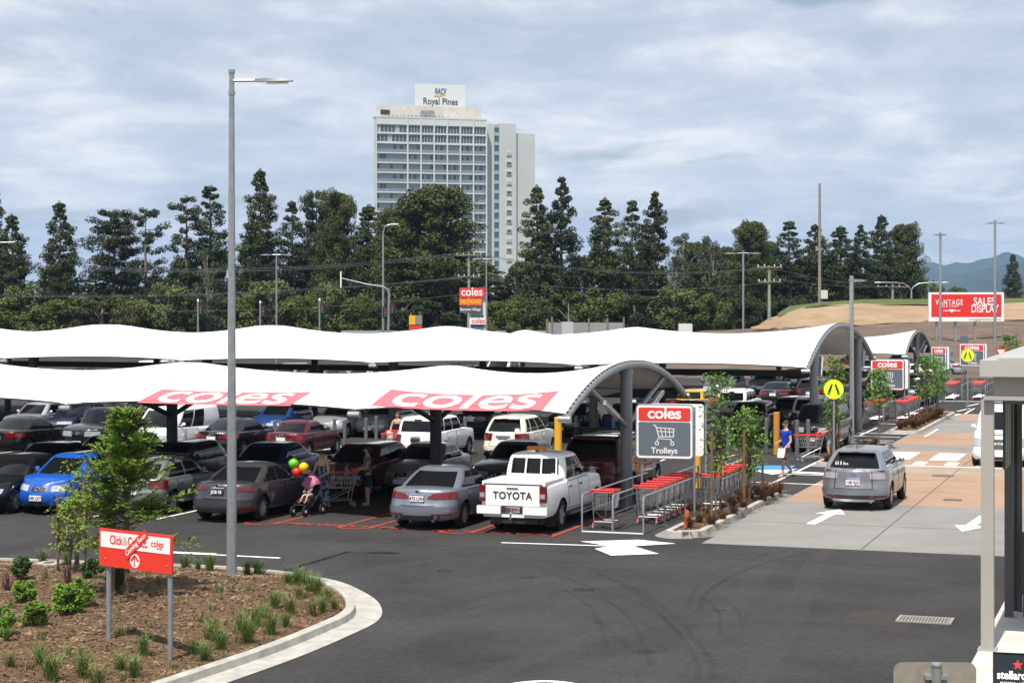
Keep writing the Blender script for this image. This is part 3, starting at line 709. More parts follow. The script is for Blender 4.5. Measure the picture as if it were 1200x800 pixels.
# drain grate
gm = mat('grate_steel', (.32, .31, .28), .6, .4); g = thing('drain_grate', 'rectangular steel drain grate set into the asphalt', 'drain', lot(10.0, -16.1), LOTROT)
m = MB()
for x in (-.46, .46): m.box((x, 0, .012), (.06, .62, .03))
for y in (-.29, .29): m.box((0, y, .011), (.98, .06, .026))
m.build('frame', gm, g, 0); m = MB()
for i in range(15): m.box((-.40+.057*i, 0, .009), (.028, .54, .018))
m.build('grating', gm, g, 0); m = MB(); m.box((0, 0, .003), (.9, .56, .002)); m.build('pit', mat('pit_grey', (.10, .095, .085), .9), g, 0)
m = MB(); m.lathe([(.0, .36), (.014, .35), (.014, .29), (.011, .28), (.011, 0)], 24, 'z'); o = m.build('manhole_cover', mat('iron', (.12, .10, .09), .7, .3)); o.location = lot(7.2, 12.3, .006); tag(o, 'round iron manhole cover in the orange road', 'manhole')
m = MB(); m.box((0, 0, 0), (.5, .4, .02)); o = m.build('drain_cover', MATS['iron']); o.location = lot(8.3, 4.8, .012); o.rotation_euler.z = LOTROT; tag(o, 'small dark rectangular drain cover in the orange road', 'drain')
# ---------------------------------------------------------------- kerbed islands
def offs(path, d, closed=True):
    n = len(path); r = []
    for i, p in enumerate(path):
        a = path[i-1] if (closed or i) else p; b = path[(i+1) % n] if (closed or i < n-1) else p
        t = (Vector(b)-Vector(a)).normalized(); nn = Vector((t.y, -t.x)); r.append(Vector(p)+nn*d)
    return r
def kerb(name, path, prof, m, closed=True, sg=1):
    mb = MB(); rows = []
    for (d, z) in prof: rows.append([Vector((p.x, p.y, z)) for p in offs(path, d*sg, closed)] )
    if closed: rows = [r+[r[0]] for r in rows]
    mb.grid(rows); return mb.build(name, m, None, 30)
KPROF = [(-.14, .0), (-.14, .145), (-.02, .15), (.015, .14), (.04, .0)]
def island(a0, a1, b0, b1, r=.75):
    pts = []
    for (ca, cb, s0) in ((a1-r, b0+r, -90), (a1-r, b1-r, 0), (a0+r*.6, b1-r*.6, 90), (a0+r*.6, b0+r*.6, 180)):
        rr = r if ca > (a0+a1)/2 else r*.6
        for i in range(7): t = R(s0+15*i); pts.append(Vector(lot(ca+rr*math.cos(t), cb+rr*math.sin(t))[:2]))
    struct(kerb('kerb', pts, KPROF, KERB)); sheet('mulch_bed', offs(pts, -.13), .11, MULCH)
    gut = [(.041, .006), (.30, .007)]
    struct(kerb('gutter', pts, gut, CONC))
island(2.55, 3.72, -6.15, 5.1); island(2.6, 3.9, 14.6, 16.9, .5); island(2.7, 3.95, 20.6, 24.6, .5); island(2.8, 4.1, 31.5, 46.5, .6)
# ---------------------------------------------------------------- garden bed in the left foreground
ed = [(-20, 653.5), (60, 656), (160, 659.5), (250, 663), (304, 667), (359, 674.5), (392, 689), (405, 702), (401, 716), (370, 731), (304, 757), (205, 790), (120, 818), (40, 845)]
EDGE = [Vector(p[:2]) for p in crv([gp(u, v, .15)[:2] for u, v in ed], 6)]
struct(kerb('kerb', EDGE, [(-.02, .05), (-.01, .15), (.12, .15), (.155, .135), (.18, .02)], KERB, False, -1))
struct(kerb('gutter', EDGE, [(.181, .022), (.22, .014), (.66, .010)], KERB, False, -1))
BED = [Vector(p) for p in EDGE] + [Vector(gp(-80, 860)[:2]), Vector((-16, 30)), Vector((-19, 41.5))]
def inside(x, y, P=BED):
    r = False; j = len(P)-1
    for i in range(len(P)):
        if (P[i].y > y) != (P[j].y > y) and x < (P[j].x-P[i].x)*(y-P[i].y)/(P[j].y-P[i].y)+P[i].x: r = not r
        j = i
    return r
def edist(x, y): return min((Vector((x, y))-p).length for p in EDGE)
rg = random.Random(3)
def bedz(x, y):
    d = edist(x, y); from_ = min(1, d/2.5)
    return .105 + .22*from_*from_*(3-2*from_)
b = bmesh.new(); vs = [b.verts.new((p.x, p.y, 0)) for p in BED]; b.faces.new(vs); bmesh.ops.triangulate(b, faces=b.faces)
for _ in range(7):
    e = [e for e in b.edges if e.calc_length() > .75]
    if not e: break
    bmesh.ops.subdivide_edges(b, edges=e, cuts=1); bmesh.ops.triangulate(b, faces=[f for f in b.faces if len(f.verts) > 3])
for v in b.verts: v.co.z = bedz(v.co.x, v.co.y) + rg.uniform(-.02, .02)*(edist(v.co.x, v.co.y) > .2)
me = bpy.data.meshes.new('mulch_bed'); b.to_mesh(me); b.free(); me.materials.append(MULCH); me.shade_smooth()
if me.polygons[0].normal.z < 0: me.flip_normals()
struct(link('mulch_bed', me))
CH1 = mat('wood_chip', (.085, .052, .028), .9, col2=(.25, .175, .11), scale=3.1, detail=1, lo=.4, hi=.6)
mb = MB(); k = 0
while k < 26000:
    x, y = rg.uniform(-17, -1.8), rg.uniform(27, 42)
    if not inside(x, y) or edist(x, y) < .07: continue
    k += 1; l = rg.uniform(.012, .05); w = rg.uniform(.006, .016); a = rg.uniform(0, 3.14); tl = rg.uniform(-.5, .5)
    c = Vector((x, y, bedz(x, y)+.012)); u = Vector((math.cos(a), math.sin(a), tl))*l; n = Vector((-math.sin(a), math.cos(a), rg.uniform(-.5, .5)))*w
    mb.add([c-u-n, c+u-n, c+u+n, c-u+n], [(0, 1, 2, 3)])
tag(mb.build('mulch_chips', CH1, None, 0, False), None, None, None, 'stuff')
mb = MB(); k = 0
for (a0, a1, b0, b1) in ((2.7, 3.6, -5.9, 4.9), (2.75, 3.8, 14.8, 16.7), (2.9, 3.95, 32, 46)):
    for _ in range(900):
        p = lot(rg.uniform(a0, a1), rg.uniform(b0, b1), .118); l = rg.uniform(.02, .07); a = rg.uniform(0, 3.14)
        u = Vector((math.cos(a), math.sin(a), rg.uniform(-.4, .4)))*l; n = Vector((-math.sin(a), math.cos(a), 0))*.015
        mb.add([p-u-n, p+u-n, p+u+n, p-u+n], [(0, 1, 2, 3)])
tag(mb.build('mulch_chips', CH1, None, 0, False), None, None, None, 'stuff')
# irrigation lid in the mulch
o = thing('valve_box', 'pale square valve box lid in the mulch beside the kerb', 'valve box', gp(57, 661, .2)); o.rotation_euler.z = LOTROT
m = MB(); m.box((0, 0, .0), (.5, .42, .07)); m.build('rim', KERB, o); m = MB(); m.lathe([(0.045, .12), (.05, .1), (.05, 0)], 12, 'z'); m.build('lid', MATS['iron'], o)
# ---------------------------------------------------------------- land behind
DIRT = mat('bare_dirt', (.085, .060, .046), .95, col2=(.165, .120, .088), scale=.35, detail=12, lo=.3, hi=.7, bump=.6, bscale=.8)
SANDM = mat('sandy_fill', (.22, .152, .093), .95, col2=(.32, .232, .15), scale=.3, detail=12, lo=.3, hi=.7, bump=.9, bscale=1.2)
def terrain(name, rows, m): mb = MB(); mb.grid(rows); return struct(mb.build(name, m, None, 60))
rs = random.Random(5)
us = list(range(700, 1500, 25))
def sl(pts, u):
    for (u0, v0), (u1, v1) in zip(pts, pts[1:]):
        if u <= u1: return lp(v0, v1, max(0, (u-u0)/(u1-u0)))
    return pts[-1][1]
dt = [(700, 392), (800, 390), (880, 386), (960, 379), (1060, 376), (1200, 371), (1500, 362)]
rows = []
for i, Y in enumerate((138, 150, 160, 175, 190, 200)):
    f = i/5; r = []
    for u in us:
        vt = sl(dt, u); zt = EYE-(vt-VH)*200/FP; x = (u-600)/FP*Y
        r.append(Vector((x, Y, lp(-.1, zt, f) + rs.uniform(-.22, .22)*(0 < i))))
    rows.append(r)
terrain('dirt_embankment', rows, DIRT)
mt = [(860, 388), (885, 384), (905, 373), (935, 361), (960, 357.5), (1000, 356.5), (1060, 356), (1110, 356), (1500, 354)]
mb_ = [(860, 389), (885, 386), (960, 380), (1060, 377), (1200, 372), (1500, 363)]
us2 = [880, 890, 900, 910, 925, 940, 960, 980, 1010, 1040, 1070, 1100, 1140, 1200, 1280, 1400, 1500]
rows = []
for i, Y in enumerate((196, 202, 206, 210, 222)):
    f = (0, .35, .75, 1, 1.02)[i]; r = []
    for u in us2:
        z0 = EYE-(sl(mb_, u)+1-VH)*196/FP; z1 = EYE-(sl(mt, u)-VH)*210/FP
        r.append(Vector(((u-600)/FP*Y, Y, lp(z0, z1, f)+rs.uniform(-.2, .12))))
    rows.append(r)
terrain('sand_mound', rows, SANDM)
gt = [(912, 366), (925, 359), (965, 353.5), (1010, 351), (1100, 350), (1200, 349), (1500, 347)]
rows = []
for i, Y in enumerate((209, 214, 222, 232, 240, 260)):
    f = (0, .4, .8, 1, .9, .2)[i]; r = []
    for u in [912, 925, 945, 965, 990, 1010, 1040, 1070, 1100, 1130, 1160, 1200, 1260, 1350, 1500]:
        z0 = EYE-(sl(mt, u)+1-VH)*209/FP; z1 = EYE-(sl(gt, u)-VH)*232/FP
        r.append(Vector(((u-600)/FP*Y, Y, max(-.5, lp(z0, z1, f))+rs.uniform(-.06, .06))))
    rows.append(r)
terrain('grass_bank', rows, mat('grass_bank', (.055, .080, .022), .95, col2=(.115, .13, .045), scale=.5, detail=10, bump=.8, bscale=2.5))
sheet('far_road', [(-200, 212), (60, 212), (60, 222), (-200, 222)], .02, ASPH)
# hills on the skyline: solid ridges several kilometres off
HILL = mat('forest_hill', (.022, .034, .026), .95, col2=(.036, .05, .034), scale=.004, detail=12)
def ridge(Y, prof, depth, seed, n=90):
    rr = random.Random(seed); rows = [[], [], []]
    u0, u1 = prof[0][0], prof[-1][0]
    for i in range(n+1):
        u = lp(u0, u1, i/n); v = sl(prof, u)+rr.uniform(-.7, .7); x = (u-600)/FP*Y; z = EYE-(v-VH)*Y/FP
        rows[0].append(Vector((x, Y-depth*(.6+.3*rr.random()), -1.5))); rows[1].append(Vector((x, Y, max(-1.5, z)))); rows[2].append(Vector((x, Y+depth, -1.5)))
    mid = [a.lerp(b, .55)+Vector((0, rr.uniform(-120, 120), rr.uniform(-6, 6))) for a, b in zip(rows[0], rows[1])]
    terrain('hills', [rows[0], mid, rows[1], rows[2]], HILL)
ridge(5200, [(940, 352), (1000, 345), (1060, 331), (1085, 325), (1110, 324), (1130, 321), (1150, 316), (1180, 309), (1200, 305), (1260, 300), (1330, 315), (1420, 352)], 900, 1)
ridge(6800, [(900, 352), (1040, 320), (1080, 308), (1095, 307), (1105, 311), (1120, 307), (1135, 309), (1150, 303), (1165, 301), (1178, 295), (1190, 297), (1205, 305), (1260, 318), (1340, 330), (1450, 352)], 900, 2)
# ---------------------------------------------------------------- shade canopies
FAB = mat('canopy_fabric', (.80, .80, .795), .7, var=.03, scale=.8, bump=.05, bscale=3)
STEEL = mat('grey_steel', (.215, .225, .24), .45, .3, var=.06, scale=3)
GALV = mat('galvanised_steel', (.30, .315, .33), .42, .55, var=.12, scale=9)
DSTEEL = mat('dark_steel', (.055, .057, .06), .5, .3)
RED = mat('logo_red', (.62, .032, .025), .5); PINK = mat('fabric_red', (.78, .115, .135), .65)
SIGNW = mat('sign_white', (.72, .72, .72), .45); SLATE = mat('sign_slate', (.095, .12, .15), .5); YELP = mat('yellow_paint', (.70, .36, .012), .5)
LIGHTW = mat('lamp_diffuser', (.62, .58, .5), .4)
def solve_a(u, b, z, b0=0):
    lo_, hi_ = -60., 40.
    for _ in range(50):
        m_ = (lo_+hi_)/2; p = lot(m_, b, z)
        if 600+FP*p.x/p.y < u: lo_ = m_
        else: hi_ = m_
    return lo_
def canopy(label, a_end, b_c, bays, hf, hb, edge, crest, crest_in, sag, pull, post_b=(0,), logos=(), strut=True, fasten=True, lights=True):
    root = thing('shade_canopy', label, 'canopy', lot(a_end, b_c), LOTROT, 'white fabric canopies over the car park')
    xs = [0]
    for w in bays: xs.append(xs[-1]-w)
    def surf(a, s):
        """a along the row (<=0), s -1..1 across; returns local point"""
        for i in range(len(bays)):
            if a >= xs[i+1] - 1e-6: break
        t = (xs[i]-a)/(xs[i]-xs[i+1]); k = 4*t*(1-t)
        c0 = crest if i == 0 else crest_in
        cr = lp(c0, crest_in, t) - sag*k
        h = (hf if s < 0 else hb) - pull*k
        e = edge + .10*k
        return Vector((a, s*h, e + (cr-e)*(1-abs(s)**2.15)))
    mb = MB(); rows = []
    n = 10
    for i in range(len(bays)):
        for j in range(n + (i == len(bays)-1)):
            a = lp(xs[i], xs[i+1], j/n); rows.append([surf(a, -1+2*q/26) for q in range(27)])
    mb.grid(rows); fab = mb.build('fabric', FAB, root, 70)
    m = MB()
    for sgn in (-1, 1):
        pts = [surf(lp(0, xs[-1], j/(n*len(bays))), sgn) for j in range(n*len(bays)+1)]
        m.tube(pts, .022, 5)
    m.build('edge_cable', DSTEEL, root)
    for i, x in enumerate(xs):
        r = .11 if i == 0 else .075
        m = MB(); m.tube([surf(x, -1+2*q/24) - Vector((0, 0, r+.012)) for q in range(25)], r, 10)
        arc = m.build('arch', STEEL, root)
        if i == 0:
            m = MB()
            for q in range(48):
                p = surf(0, -1+2*(q+.5)/48); m.box((p.x+.03, p.y, p.z-.01), (.05, .10, .035))
            tag(m.build('lacing_lug', DSTEEL, arc, 0), kind='stuff')
        for sgn in (-1, 1):
            p = surf(x, sgn); m = MB(); m.cyl((p.x-.16, p.y, p.z-.13), (p.x+.16, p.y, p.z-.13), .09, n=12); m.build('arch_cap', GALV, root)
        for pb in post_b:
            zt = (surf(x, pb/(hb if pb > 0 else hf)).z - 2*r)
            m = MB(); m.cyl((x-.1, pb, 0), (x-.1, pb, zt), .17, n=16); m.box((x-.1, pb, .01), (.55, .55, .03)); m.cyl((x-.1, pb, zt-.18), (x-.1, pb, zt-.05), .2, n=16)
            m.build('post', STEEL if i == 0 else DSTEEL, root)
        if strut:
            for sgn in (-1, 1):
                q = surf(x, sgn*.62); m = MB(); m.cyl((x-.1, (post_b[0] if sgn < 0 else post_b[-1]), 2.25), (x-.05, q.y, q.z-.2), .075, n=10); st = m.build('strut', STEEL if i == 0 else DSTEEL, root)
                if i == 0 and lights:
                    a_ = Vector((x-.1, post_b[0] if sgn < 0 else post_b[-1], 2.25)); b_ = Vector((x-.05, q.y, q.z-.2)); d = (b_-a_)
                    m = MB(); p0, p1 = a_+d*.42, a_+d*.80; off = Vector((.16, 0, -.14)); m.bar(p0+off, p1+off, .17, .07); l = m.build('light_fitting', GALV, root)
                    m = MB(); off = Vector((.18, 0, -.19)); m.bar(p0+off, p1+off, .13, .04); m.build('diffuser', LIGHTW, l, 0)
    # purlin under the fabric seen as the dark far edge beam
    zg = edge-.05 if len(post_b) == 1 else edge-.85
    m = MB(); m.bar((-.1, hb-.45, zg), (xs[-1], hb-.45, zg), .2, .3); m.build('gutter_beam', DSTEEL, root)
    for (aa, ab_, b0, b1) in logos:
        off = .012
        hfun = lambda a, b: (lambda s: surf(a, s))(b/hf)
        def onf(a, b, o):
            k = surf(a, -1); h = -k.y; p = surf(a, b/h); return Vector((a, b, p.z+o))
        mb = MB(); mb.grid([[onf(lp(aa, ab_, i/30), lp(b0, b1, j/8), off) for i in range(31)] for j in range(9)]); lg = mb.build('logo_panel', PINK, root, 0)
        w = ab_-aa; d = b1-b0
        t_ = text('coles', d*1.22, FAB, None, (0, 0, 0), (0, 0, 0), bold=d*.012, ext=0, sub=.28, fn=None)
        vs = t_.data.vertices; x0 = min(v.co.x for v in vs); x1 = max(v.co.x for v in vs); y0 = min(v.co.y for v in vs); y1 = max(v.co.y for v in vs)
        bmx = bmesh.new(); bmx.from_mesh(t_.data)
        xh = sorted(v.co.y for v in vs)
        # the l stands full height, the round letters fill most of the panel
        for v in bmx.verts:
            fx = (v.co.x-x0)/(x1-x0); fy = (v.co.y-y0)/(y1-y0)
            fy = lp(.07, .93, min(1, fy/.74)) if fy < .74 else lp(.93, 1.0, (fy-.74)/.26)
            v.co = onf(lp(aa+w*.085, ab_-w*.07, fx), lp(b0, b1, fy), off+.012)
        bmx.to_mesh(t_.data); bmx.free(); t_.parent = lg
    return root, surf
bA = -5.55
lg1 = (solve_a(162, bA, 3.05), solve_a(341, bA, 3.05), -5.62, -4.25)
lg2 = (solve_a(436, bA, 3.05), solve_a(637, bA, 3.05), -5.62, -4.25)
canopy('nearest long white wavy fabric canopy with two red coles logos along its front edge', 0, 0, [5.7, 8.6, 8.6, 8.6, 8.6, 8.6], 6.0, 6.3, 2.93, 4.08, 3.86, .30, .72, logos=(lg1, lg2))
canopy('longer white wavy fabric canopy behind the one with red logos', 1.35, 27.6, [8.9, 8.75, 8.75, 8.75, 8.75, 8.75, 8.75, 8.75], 7.9, 9.0, 3.22, 4.82, 4.60, .36, .75, post_b=(-5.6, 5.4), strut=True)
canopy('small far white canopy end beside the bare dirt slope', -.2, 66.3, [8.5, 8.5, 8.5], 6.3, 6.3, 2.6, 3.95, 3.8, .45, .6)
# ---------------------------------------------------------------- trolley bay signs
def cart_icon(parent, y, z, sc, m):
    mb = MB()
    def ln(p, q, w=.03): mb.bar((p[0]*sc, y, z+p[1]*sc), (q[0]*sc, y, z+q[1]*sc), .006, w*sc)
    ln((-.42, .34), (-.34, .32), .035); ln((-.34, .33), (-.2, -.10), .035); ln((-.32, .24), (.36, .20), .03); ln((.36, .21), (.34, -.10), .035); ln((-.2, -.10), (.36, -.10), .03)
    for i in range(1, 4): ln((-.31+.165*i, .23), (-.2+.135*i, -.10), .026)
    ln((-.27, .10), (.35, .08), .026); ln((-.22, -.12), (-.28, -.28), .026); ln((-.2, -.17), (.28, -.20), .026); ln((.2, -.18), (.3, -.28), .026)
    for x in (-.28, .30):
        for i in range(12):
            a, b = i*R(30), (i+1)*R(30); ln((x+.065*math.cos(a), -.35+.065*math.sin(a)), (x+.065*math.cos(b), -.35+.065*math.sin(b)), .032)
    return mb.build('trolley_symbol', m, parent, 0)
def rrect(w, h, r, n=4):
    pts = []
    for cx, cy, s0 in ((w/2-r, h/2-r, 0), (-w/2+r, h/2-r, 90), (-w/2+r, -h/2+r, 180), (w/2-r, -h/2+r, 270)):
        for i in range(n+1): t = R(s0+90*i/n); pts.append((cx+r*math.cos(t), cy+r*math.sin(t)))
    return pts
XZ = Matrix(((1, 0, 0, 0), (0, 0, -1, 0), (0, 1, 0, 0), (0, 0, 0, 1)))      # prism drawn in x-z, thickness along y
def panel(parent, w, h, r, z, y, th, m, name, x=0, ang=30):
    mb = MB(); mb.prism(rrect(w, h, r), 0, th, Matrix.Translation((x, y, z)) @ XZ); return mb.build(name, m, parent, ang)
def trolley_sign(label, loc, z0=1.5, w=1.52, h=1.42, gap=.9, sc=1.):
    r = thing('trolley_bay_sign', label, 'sign', loc, LOTROT+R(4), 'trolley bay signs')
    r.scale = (sc,)*3
    zc = z0+h/2
    for k, y in enumerate((0, gap)):
        bk = panel(r, w, h, .09, zc, y, .05, SIGNW, 'sign_board', .16*k)
        if k == 0:
            panel(bk, w-.10, .36, .05, zc+h/2-.24, y-.052, .006, RED, 'red_header'); panel(bk, w-.10, h-.52, .05, zc-.19, y-.052, .006, SLATE, 'slate_panel')
            text('coles', .42, SIGNW, bk, (0, y-.062, zc+h/2-.22), bold=.010, sp=.95, fit=.92*w/1.52)
            cart_icon(bk, y-.062, zc-.06, .72, SIGNW); text('Trolleys', .22, SIGNW, bk, (0, y-.062, z0+.20), bold=.004)
            m = MB()
            for s in (0,):
                P = rrect(w+.03, h+.03, .1); 
                m.tube([(p[0], y-.02, zc+p[1]) for p in P]+[(P[0][0], y-.02, zc+P[0][1])], .022, 5)
            m.build('frame', GALV, bk)
        for x in (-w/2+.12+.16*k, w/2+.035+.16*k):
            m = MB(); m.cyl((x, y+.08, 0), (x, y+.08, z0+h*.97), .032, n=8); m.build('post', GALV, r)
    return r
trolley_sign('large coles Trolleys sign on the nearest trolley bay', gp(779, 601.5))
trolley_sign('middle coles Trolleys sign beyond the pedestrian crossing, half behind a thin tree', gp(1040, 493), sc=1.0)
trolley_sign('small distant coles Trolleys sign behind the far yellow crossing sign', at(1140, 430, 121)*Vector((1, 1, 0)) if False else Vector((at(1139, 430, 122).x, 122, 0)), sc=1.0)
trolley_sign('narrow distant coles trolley sign left of the far trolley bay', Vector((at(1100, 430, 118).x, 118, -.1)), w=.9)
# ---------------------------------------------------------------- trolley bays: rails and trolleys
def rail_run(root, a, b0, b1, name='rail'):
    m = MB(); h = .93
    m.tube([(a, b0, 0), (a, b0, h-.1), (a, b0+.03, h-.03), (a, b0+.1, h), (a, b1, h), (a, b1, 0)], .024, 8); m.build('top_rail', GALV, root)
    m = MB(); m.cyl((a, b0, h*.52), (a, b1, h*.52), .02, n=6); m.build('mid_rail', GALV, root)
    n = max(2, int((b1-b0)/1.9))
    for i in range(1, n):
        b = lp(b0, b1, i/n); m = MB(); m.cyl((a, b, 0), (a, b, h), .021, n=6); m.box((a, b, .008), (.1, .1, .014)); m.build('post', GALV, root, 30)
def trolley_bay(label, org, runs, b1, cross=True):
    r = thing('trolley_bay', label, 'trolley bay', org, LOTROT, 'galvanised trolley bays')
    for (x, b0, b2) in runs: rail_run(r, x, b0, b2)
    if cross:
        m = MB(); m.bar((runs[0][0], runs[0][1], .02), (runs[-1][0], runs[-1][1], .02), .06, .025); m.build('ground_bar', SIGNW, r)
    return r
bay0 = lot(0, 0)
a1_, a2_, a3_ = ab(gp(682, 623))[0], ab(gp(718, 624.5))[0], ab(gp(754, 626))[0]; bb = ab(gp(682, 623))[1]
trolley_bay('galvanised pipe rails of the nearest trolley bay beside the white ute', lot(0, 0), [(a1_, bb, bb+6.2), (a2_, bb, bb+9), (a3_, bb, bb+10.5)], 4)
def trolley_proto():
    r = thing('shopping_trolley', 'trolley', 'trolley')
    WIRE = mat('trolley_wire', (.5, .51, .52), .3, .8); TR = mat('trolley_red', (.62, .04, .03), .4)
    def corner(x, y, z): return Vector((x, y, z))
    # basket: rear (handle end) at y=-.45, front at y=+.45
    def wl_(t, f): return lp(.27, .2, t)+.03*f
    m = MB(); w = .007
    for f in (0, .33, .66, 1):
        z = lp(.52, .95, f); x0, x1 = .25+.04*f, .17+.04*f; y0, y1 = -.40-.03*f, .36+.12*f
        for p, q in (((-x0, y0, z), (-x1, y1, z)), ((x0, y0, z), (x1, y1, z)), ((-x1, y1, z), (x1, y1, z)), ((-x0, y0, z), (x0, y0, z))): m.bar(p, q, w*(1.8 if f == 1 else 1))
    for i in range(13):
        t = i/12
        for s in (-1, 1): m.bar((s*lp(.25, .17, t), lp(-.40, .36, t), .52), (s*lp(.29, .21, t), lp(-.43, .48, t), .95), w)
    for i in range(7):
        t = i/6; m.bar((lp(-.17, .17, t), .36, .52), (lp(-.21, .21, t), .48, .95), w); m.bar((lp(-.25, .25, t), -.40, .52), (lp(-.29, .29, t), -.43, .95), w); m.bar((lp(-.25, .25, t), -.40, .52), (lp(-.17, .17, t), .36, .52), w)
    m.build('basket', WIRE, r, 0)
    m = MB()
    for s in (-1, 1):
        m.tube([(s*.29, -.47, 1.0), (s*.27, -.38, .55), (s*.26, -.30, .18), (s*.25, -.42, .15)], .014, 6); m.tube([(s*.26, -.30, .20), (s*.2, .34, .17)], .014, 6); m.tube([(s*.25, -.36, .5), (s*.19, .30, .19)], .012, 6)
    m.cyl((-.25, -.3, .2), (.25, -.3, .2), .012, n=6); m.cyl((-.2, .3, .18), (.2, .3, .18), .012, n=6); m.build('frame', WIRE, r)
    m = MB(); m.cyl((-.31, -.50, 1.01), (.31, -.50, 1.01), .022, n=8)
    for s in (-1, 1): m.box((s*.30, -.46, .99), (.045, .14, .07))
    m.build('handle', TR, r)
    m = MB(); m.box((0, -.36, .955), (.5, .03, .05)); m.box((0, -.27, .80), (.44, .22, .012), rx=R(-8)); m.build('child_seat', TR, r, 0)
    m = MB()
    for p, q in (((-.2, .485, .95), (.2, .485, .95)),): m.bar(p, q, .04)
    for s in (-1, 1): m.bar((s*.29, -.43, .96), (s*.21, .48, .96), .026)
    m.build('basket_rim', TR, r, 0)
    wm_ = MB(); wm_.lathe([(-.016, 0), (-.016, .055), (-.01, .062), (.01, .062), (.016, .055), (.016, 0)], 12); wme = wm_.mesh('wheel', mat('castor_grey', (.2, .2, .2), .6))
    fm = MB(); fm.bar((0, 0, .16), (0, -.02, .06), .04, .02); fme = fm.mesh('castor_fork', TR)
    for x, y in ((-.25, -.40), (.25, -.40), (-.2, .30), (.2, .30)):
        o = link('wheel', wme, r, (x, y, .062)); f = link('castor_fork', fme, r, (x, y, .03))
    return r
TROL = trolley_proto(); PROTO['_trolley'] = TROL
def put_trolley(a, b, rz, label, group='nested shopping trolleys', z=0): return dup(TROL, lot(a, b, z), LOTROT+rz, label, group)
put_trolley((a1_+a2_)/2, bb+.9, 0, 'single shopping trolley standing alone at the mouth of the nearest bay beside the white ute', 'trolleys in the nearest bay')
for i in range(7): put_trolley((a2_+a3_)/2-.02, bb+2.3+.62*i, 0, ('first shopping trolley of the nested row under the large Trolleys sign' if i == 0 else 'last shopping trolley at the far end of the nested row under the large Trolleys sign' if i == 6 else 'shopping trolley nested in the middle of the row under the large Trolleys sign'), 'trolleys in the nearest bay')
for i in range(6): put_trolley(a3_+.42, bb+5.9+.6*i, 0, ('front trolley of the right-hand row in the nearest bay' if i == 0 else 'trolley nested in the right-hand row of the nearest bay, behind the thin trees'), 'trolleys in the nearest bay')
rail_run(trolley_bay('short outer pipe rail of the nearest bay beside the planted island', lot(0, 0), [(a3_+.85, bb+4.2, bb+10.4)], 0, False), a3_+.85, bb+4.2, bb+10.3)
p2 = ab(gp(1012, 497)); trolley_bay('galvanised pipe rails of the second trolley bay beyond the crossing', lot(0, 0), [(p2[0]-.4, p2[1], p2[1]+11), (p2[0]+.95, p2[1]-.3, p2[1]+12), (p2[0]+2.2, p2[1]+3, p2[1]+13)], 0, False)
for i in range(7): put_trolley(p2[0]+.3, p2[1]+1+.62*i, 0, 'trolley in the left row of the second bay, under the middle Trolleys sign' if i else 'nearest trolley of the left row in the second bay, under the middle Trolleys sign', 'trolleys in the second bay')
for i in range(8): put_trolley(p2[0]+1.5, p2[1]+2.5+.62*i, 0, 'trolley in the right row of the second bay, left of the planted island' if i else 'nearest trolley of the right row in the second bay', 'trolleys in the second bay')
p3 = ab(gp(1104, 470)); trolley_bay('distant galvanised rails of the third trolley bay near the far crossing sign', lot(0, 0), [(p3[0]-.2, p3[1], p3[1]+9), (p3[0]+1.1, p3[1], p3[1]+9), (p3[0]+2.4, p3[1], p3[1]+9), (p3[0]+3.6, p3[1], p3[1]+9)], 0, True)
for i in range(6): put_trolley(p3[0]+.4, p3[1]+.6+.62*i, 0, 'distant trolley in the left row of the third bay' if i else 'nearest trolley of the left row in the third bay', 'trolleys in the third bay')
for i in range(5): put_trolley(p3[0]+1.8, p3[1]+2+.62*i, 0, 'distant trolley in the right row of the third bay' if i else 'nearest trolley of the right row in the third bay', 'trolleys in the third bay')
# ---------------------------------------------------------------- lamp posts
def lamp(label, base, h, arms, r0=.1, r1=.07, al=1.3, rz=0., n=8, name='lamp_post', cat='lamp post', rise=.0, head=.75):
    o = thing(name, label, cat, base, rz, 'street lamps'); m = MB(); m.tube([(0, 0, 0), (0, 0, h)], [r0, r1], n); m.box((0, 0, .015), (r0*3.4, r0*3.4, .03)); m.build('pole', GALV, o, 25)
    for a in arms:
        d = Vector((math.cos(a), math.sin(a), 0)); t_ = Vector((0, 0, h-.18))
        m = MB(); m.tube([t_, t_+d*(al*.5)+Vector((0, 0, rise*.8)), t_+d*al+Vector((0, 0, rise))], .035, 6); ar = m.build('arm', GALV, o)
        hp = t_+d*al+Vector((0, 0, rise)); m = MB(); s_ = Vector((-d.y, d.x, 0))
        vs = []
        for (f, w, t1, t0) in ((-.25, .06, .03, -.03), (0, .11, .04, -.035), (head*.6, .14, .03, -.03), (head, .09, .0, -.02)):
            p = hp+d*f; vs.append([p-s_*w+Vector((0, 0, t0)), p-s_*w*.8+Vector((0, 0, t1)), p+s_*w*.8+Vector((0, 0, t1)), p+s_*w+Vector((0, 0, t0)), p-s_*w+Vector((0, 0, t0))])
        m.grid(vs); m.add([v for v in vs[0][:4]], [(0, 1, 2, 3)]); m.add([v for v in vs[-1][:4]], [(0, 1, 2, 3)]); hd = m.build('lamp_head', mat('lamp_grey', (.14, .145, .15), .5, .3), o, 40)
        m = MB(); p = hp+d*(head*.38)+Vector((0, 0, -.05)); m.bar(p-d*.22, p+d*.22, .2, .03); m.build('lens', LIGHTW, hd, 0)
    return o
b_ = gp(271.5, 678, .15); o = lamp('tall galvanised lamp post standing in the garden bed in the foreground', Vector((b_.x, b_.y, .2)), 10.15, (R(-4),), .108, .052, .72, 0, 8, head=.52)
m = MB(); m.cyl((0, 0, 9.68), (0, 0, 9.76), .07, n=8); m.cyl((0, 0, 10.12), (0, 0, 10.19), .068, n=8); m.build('collar', GALV, o, 25)
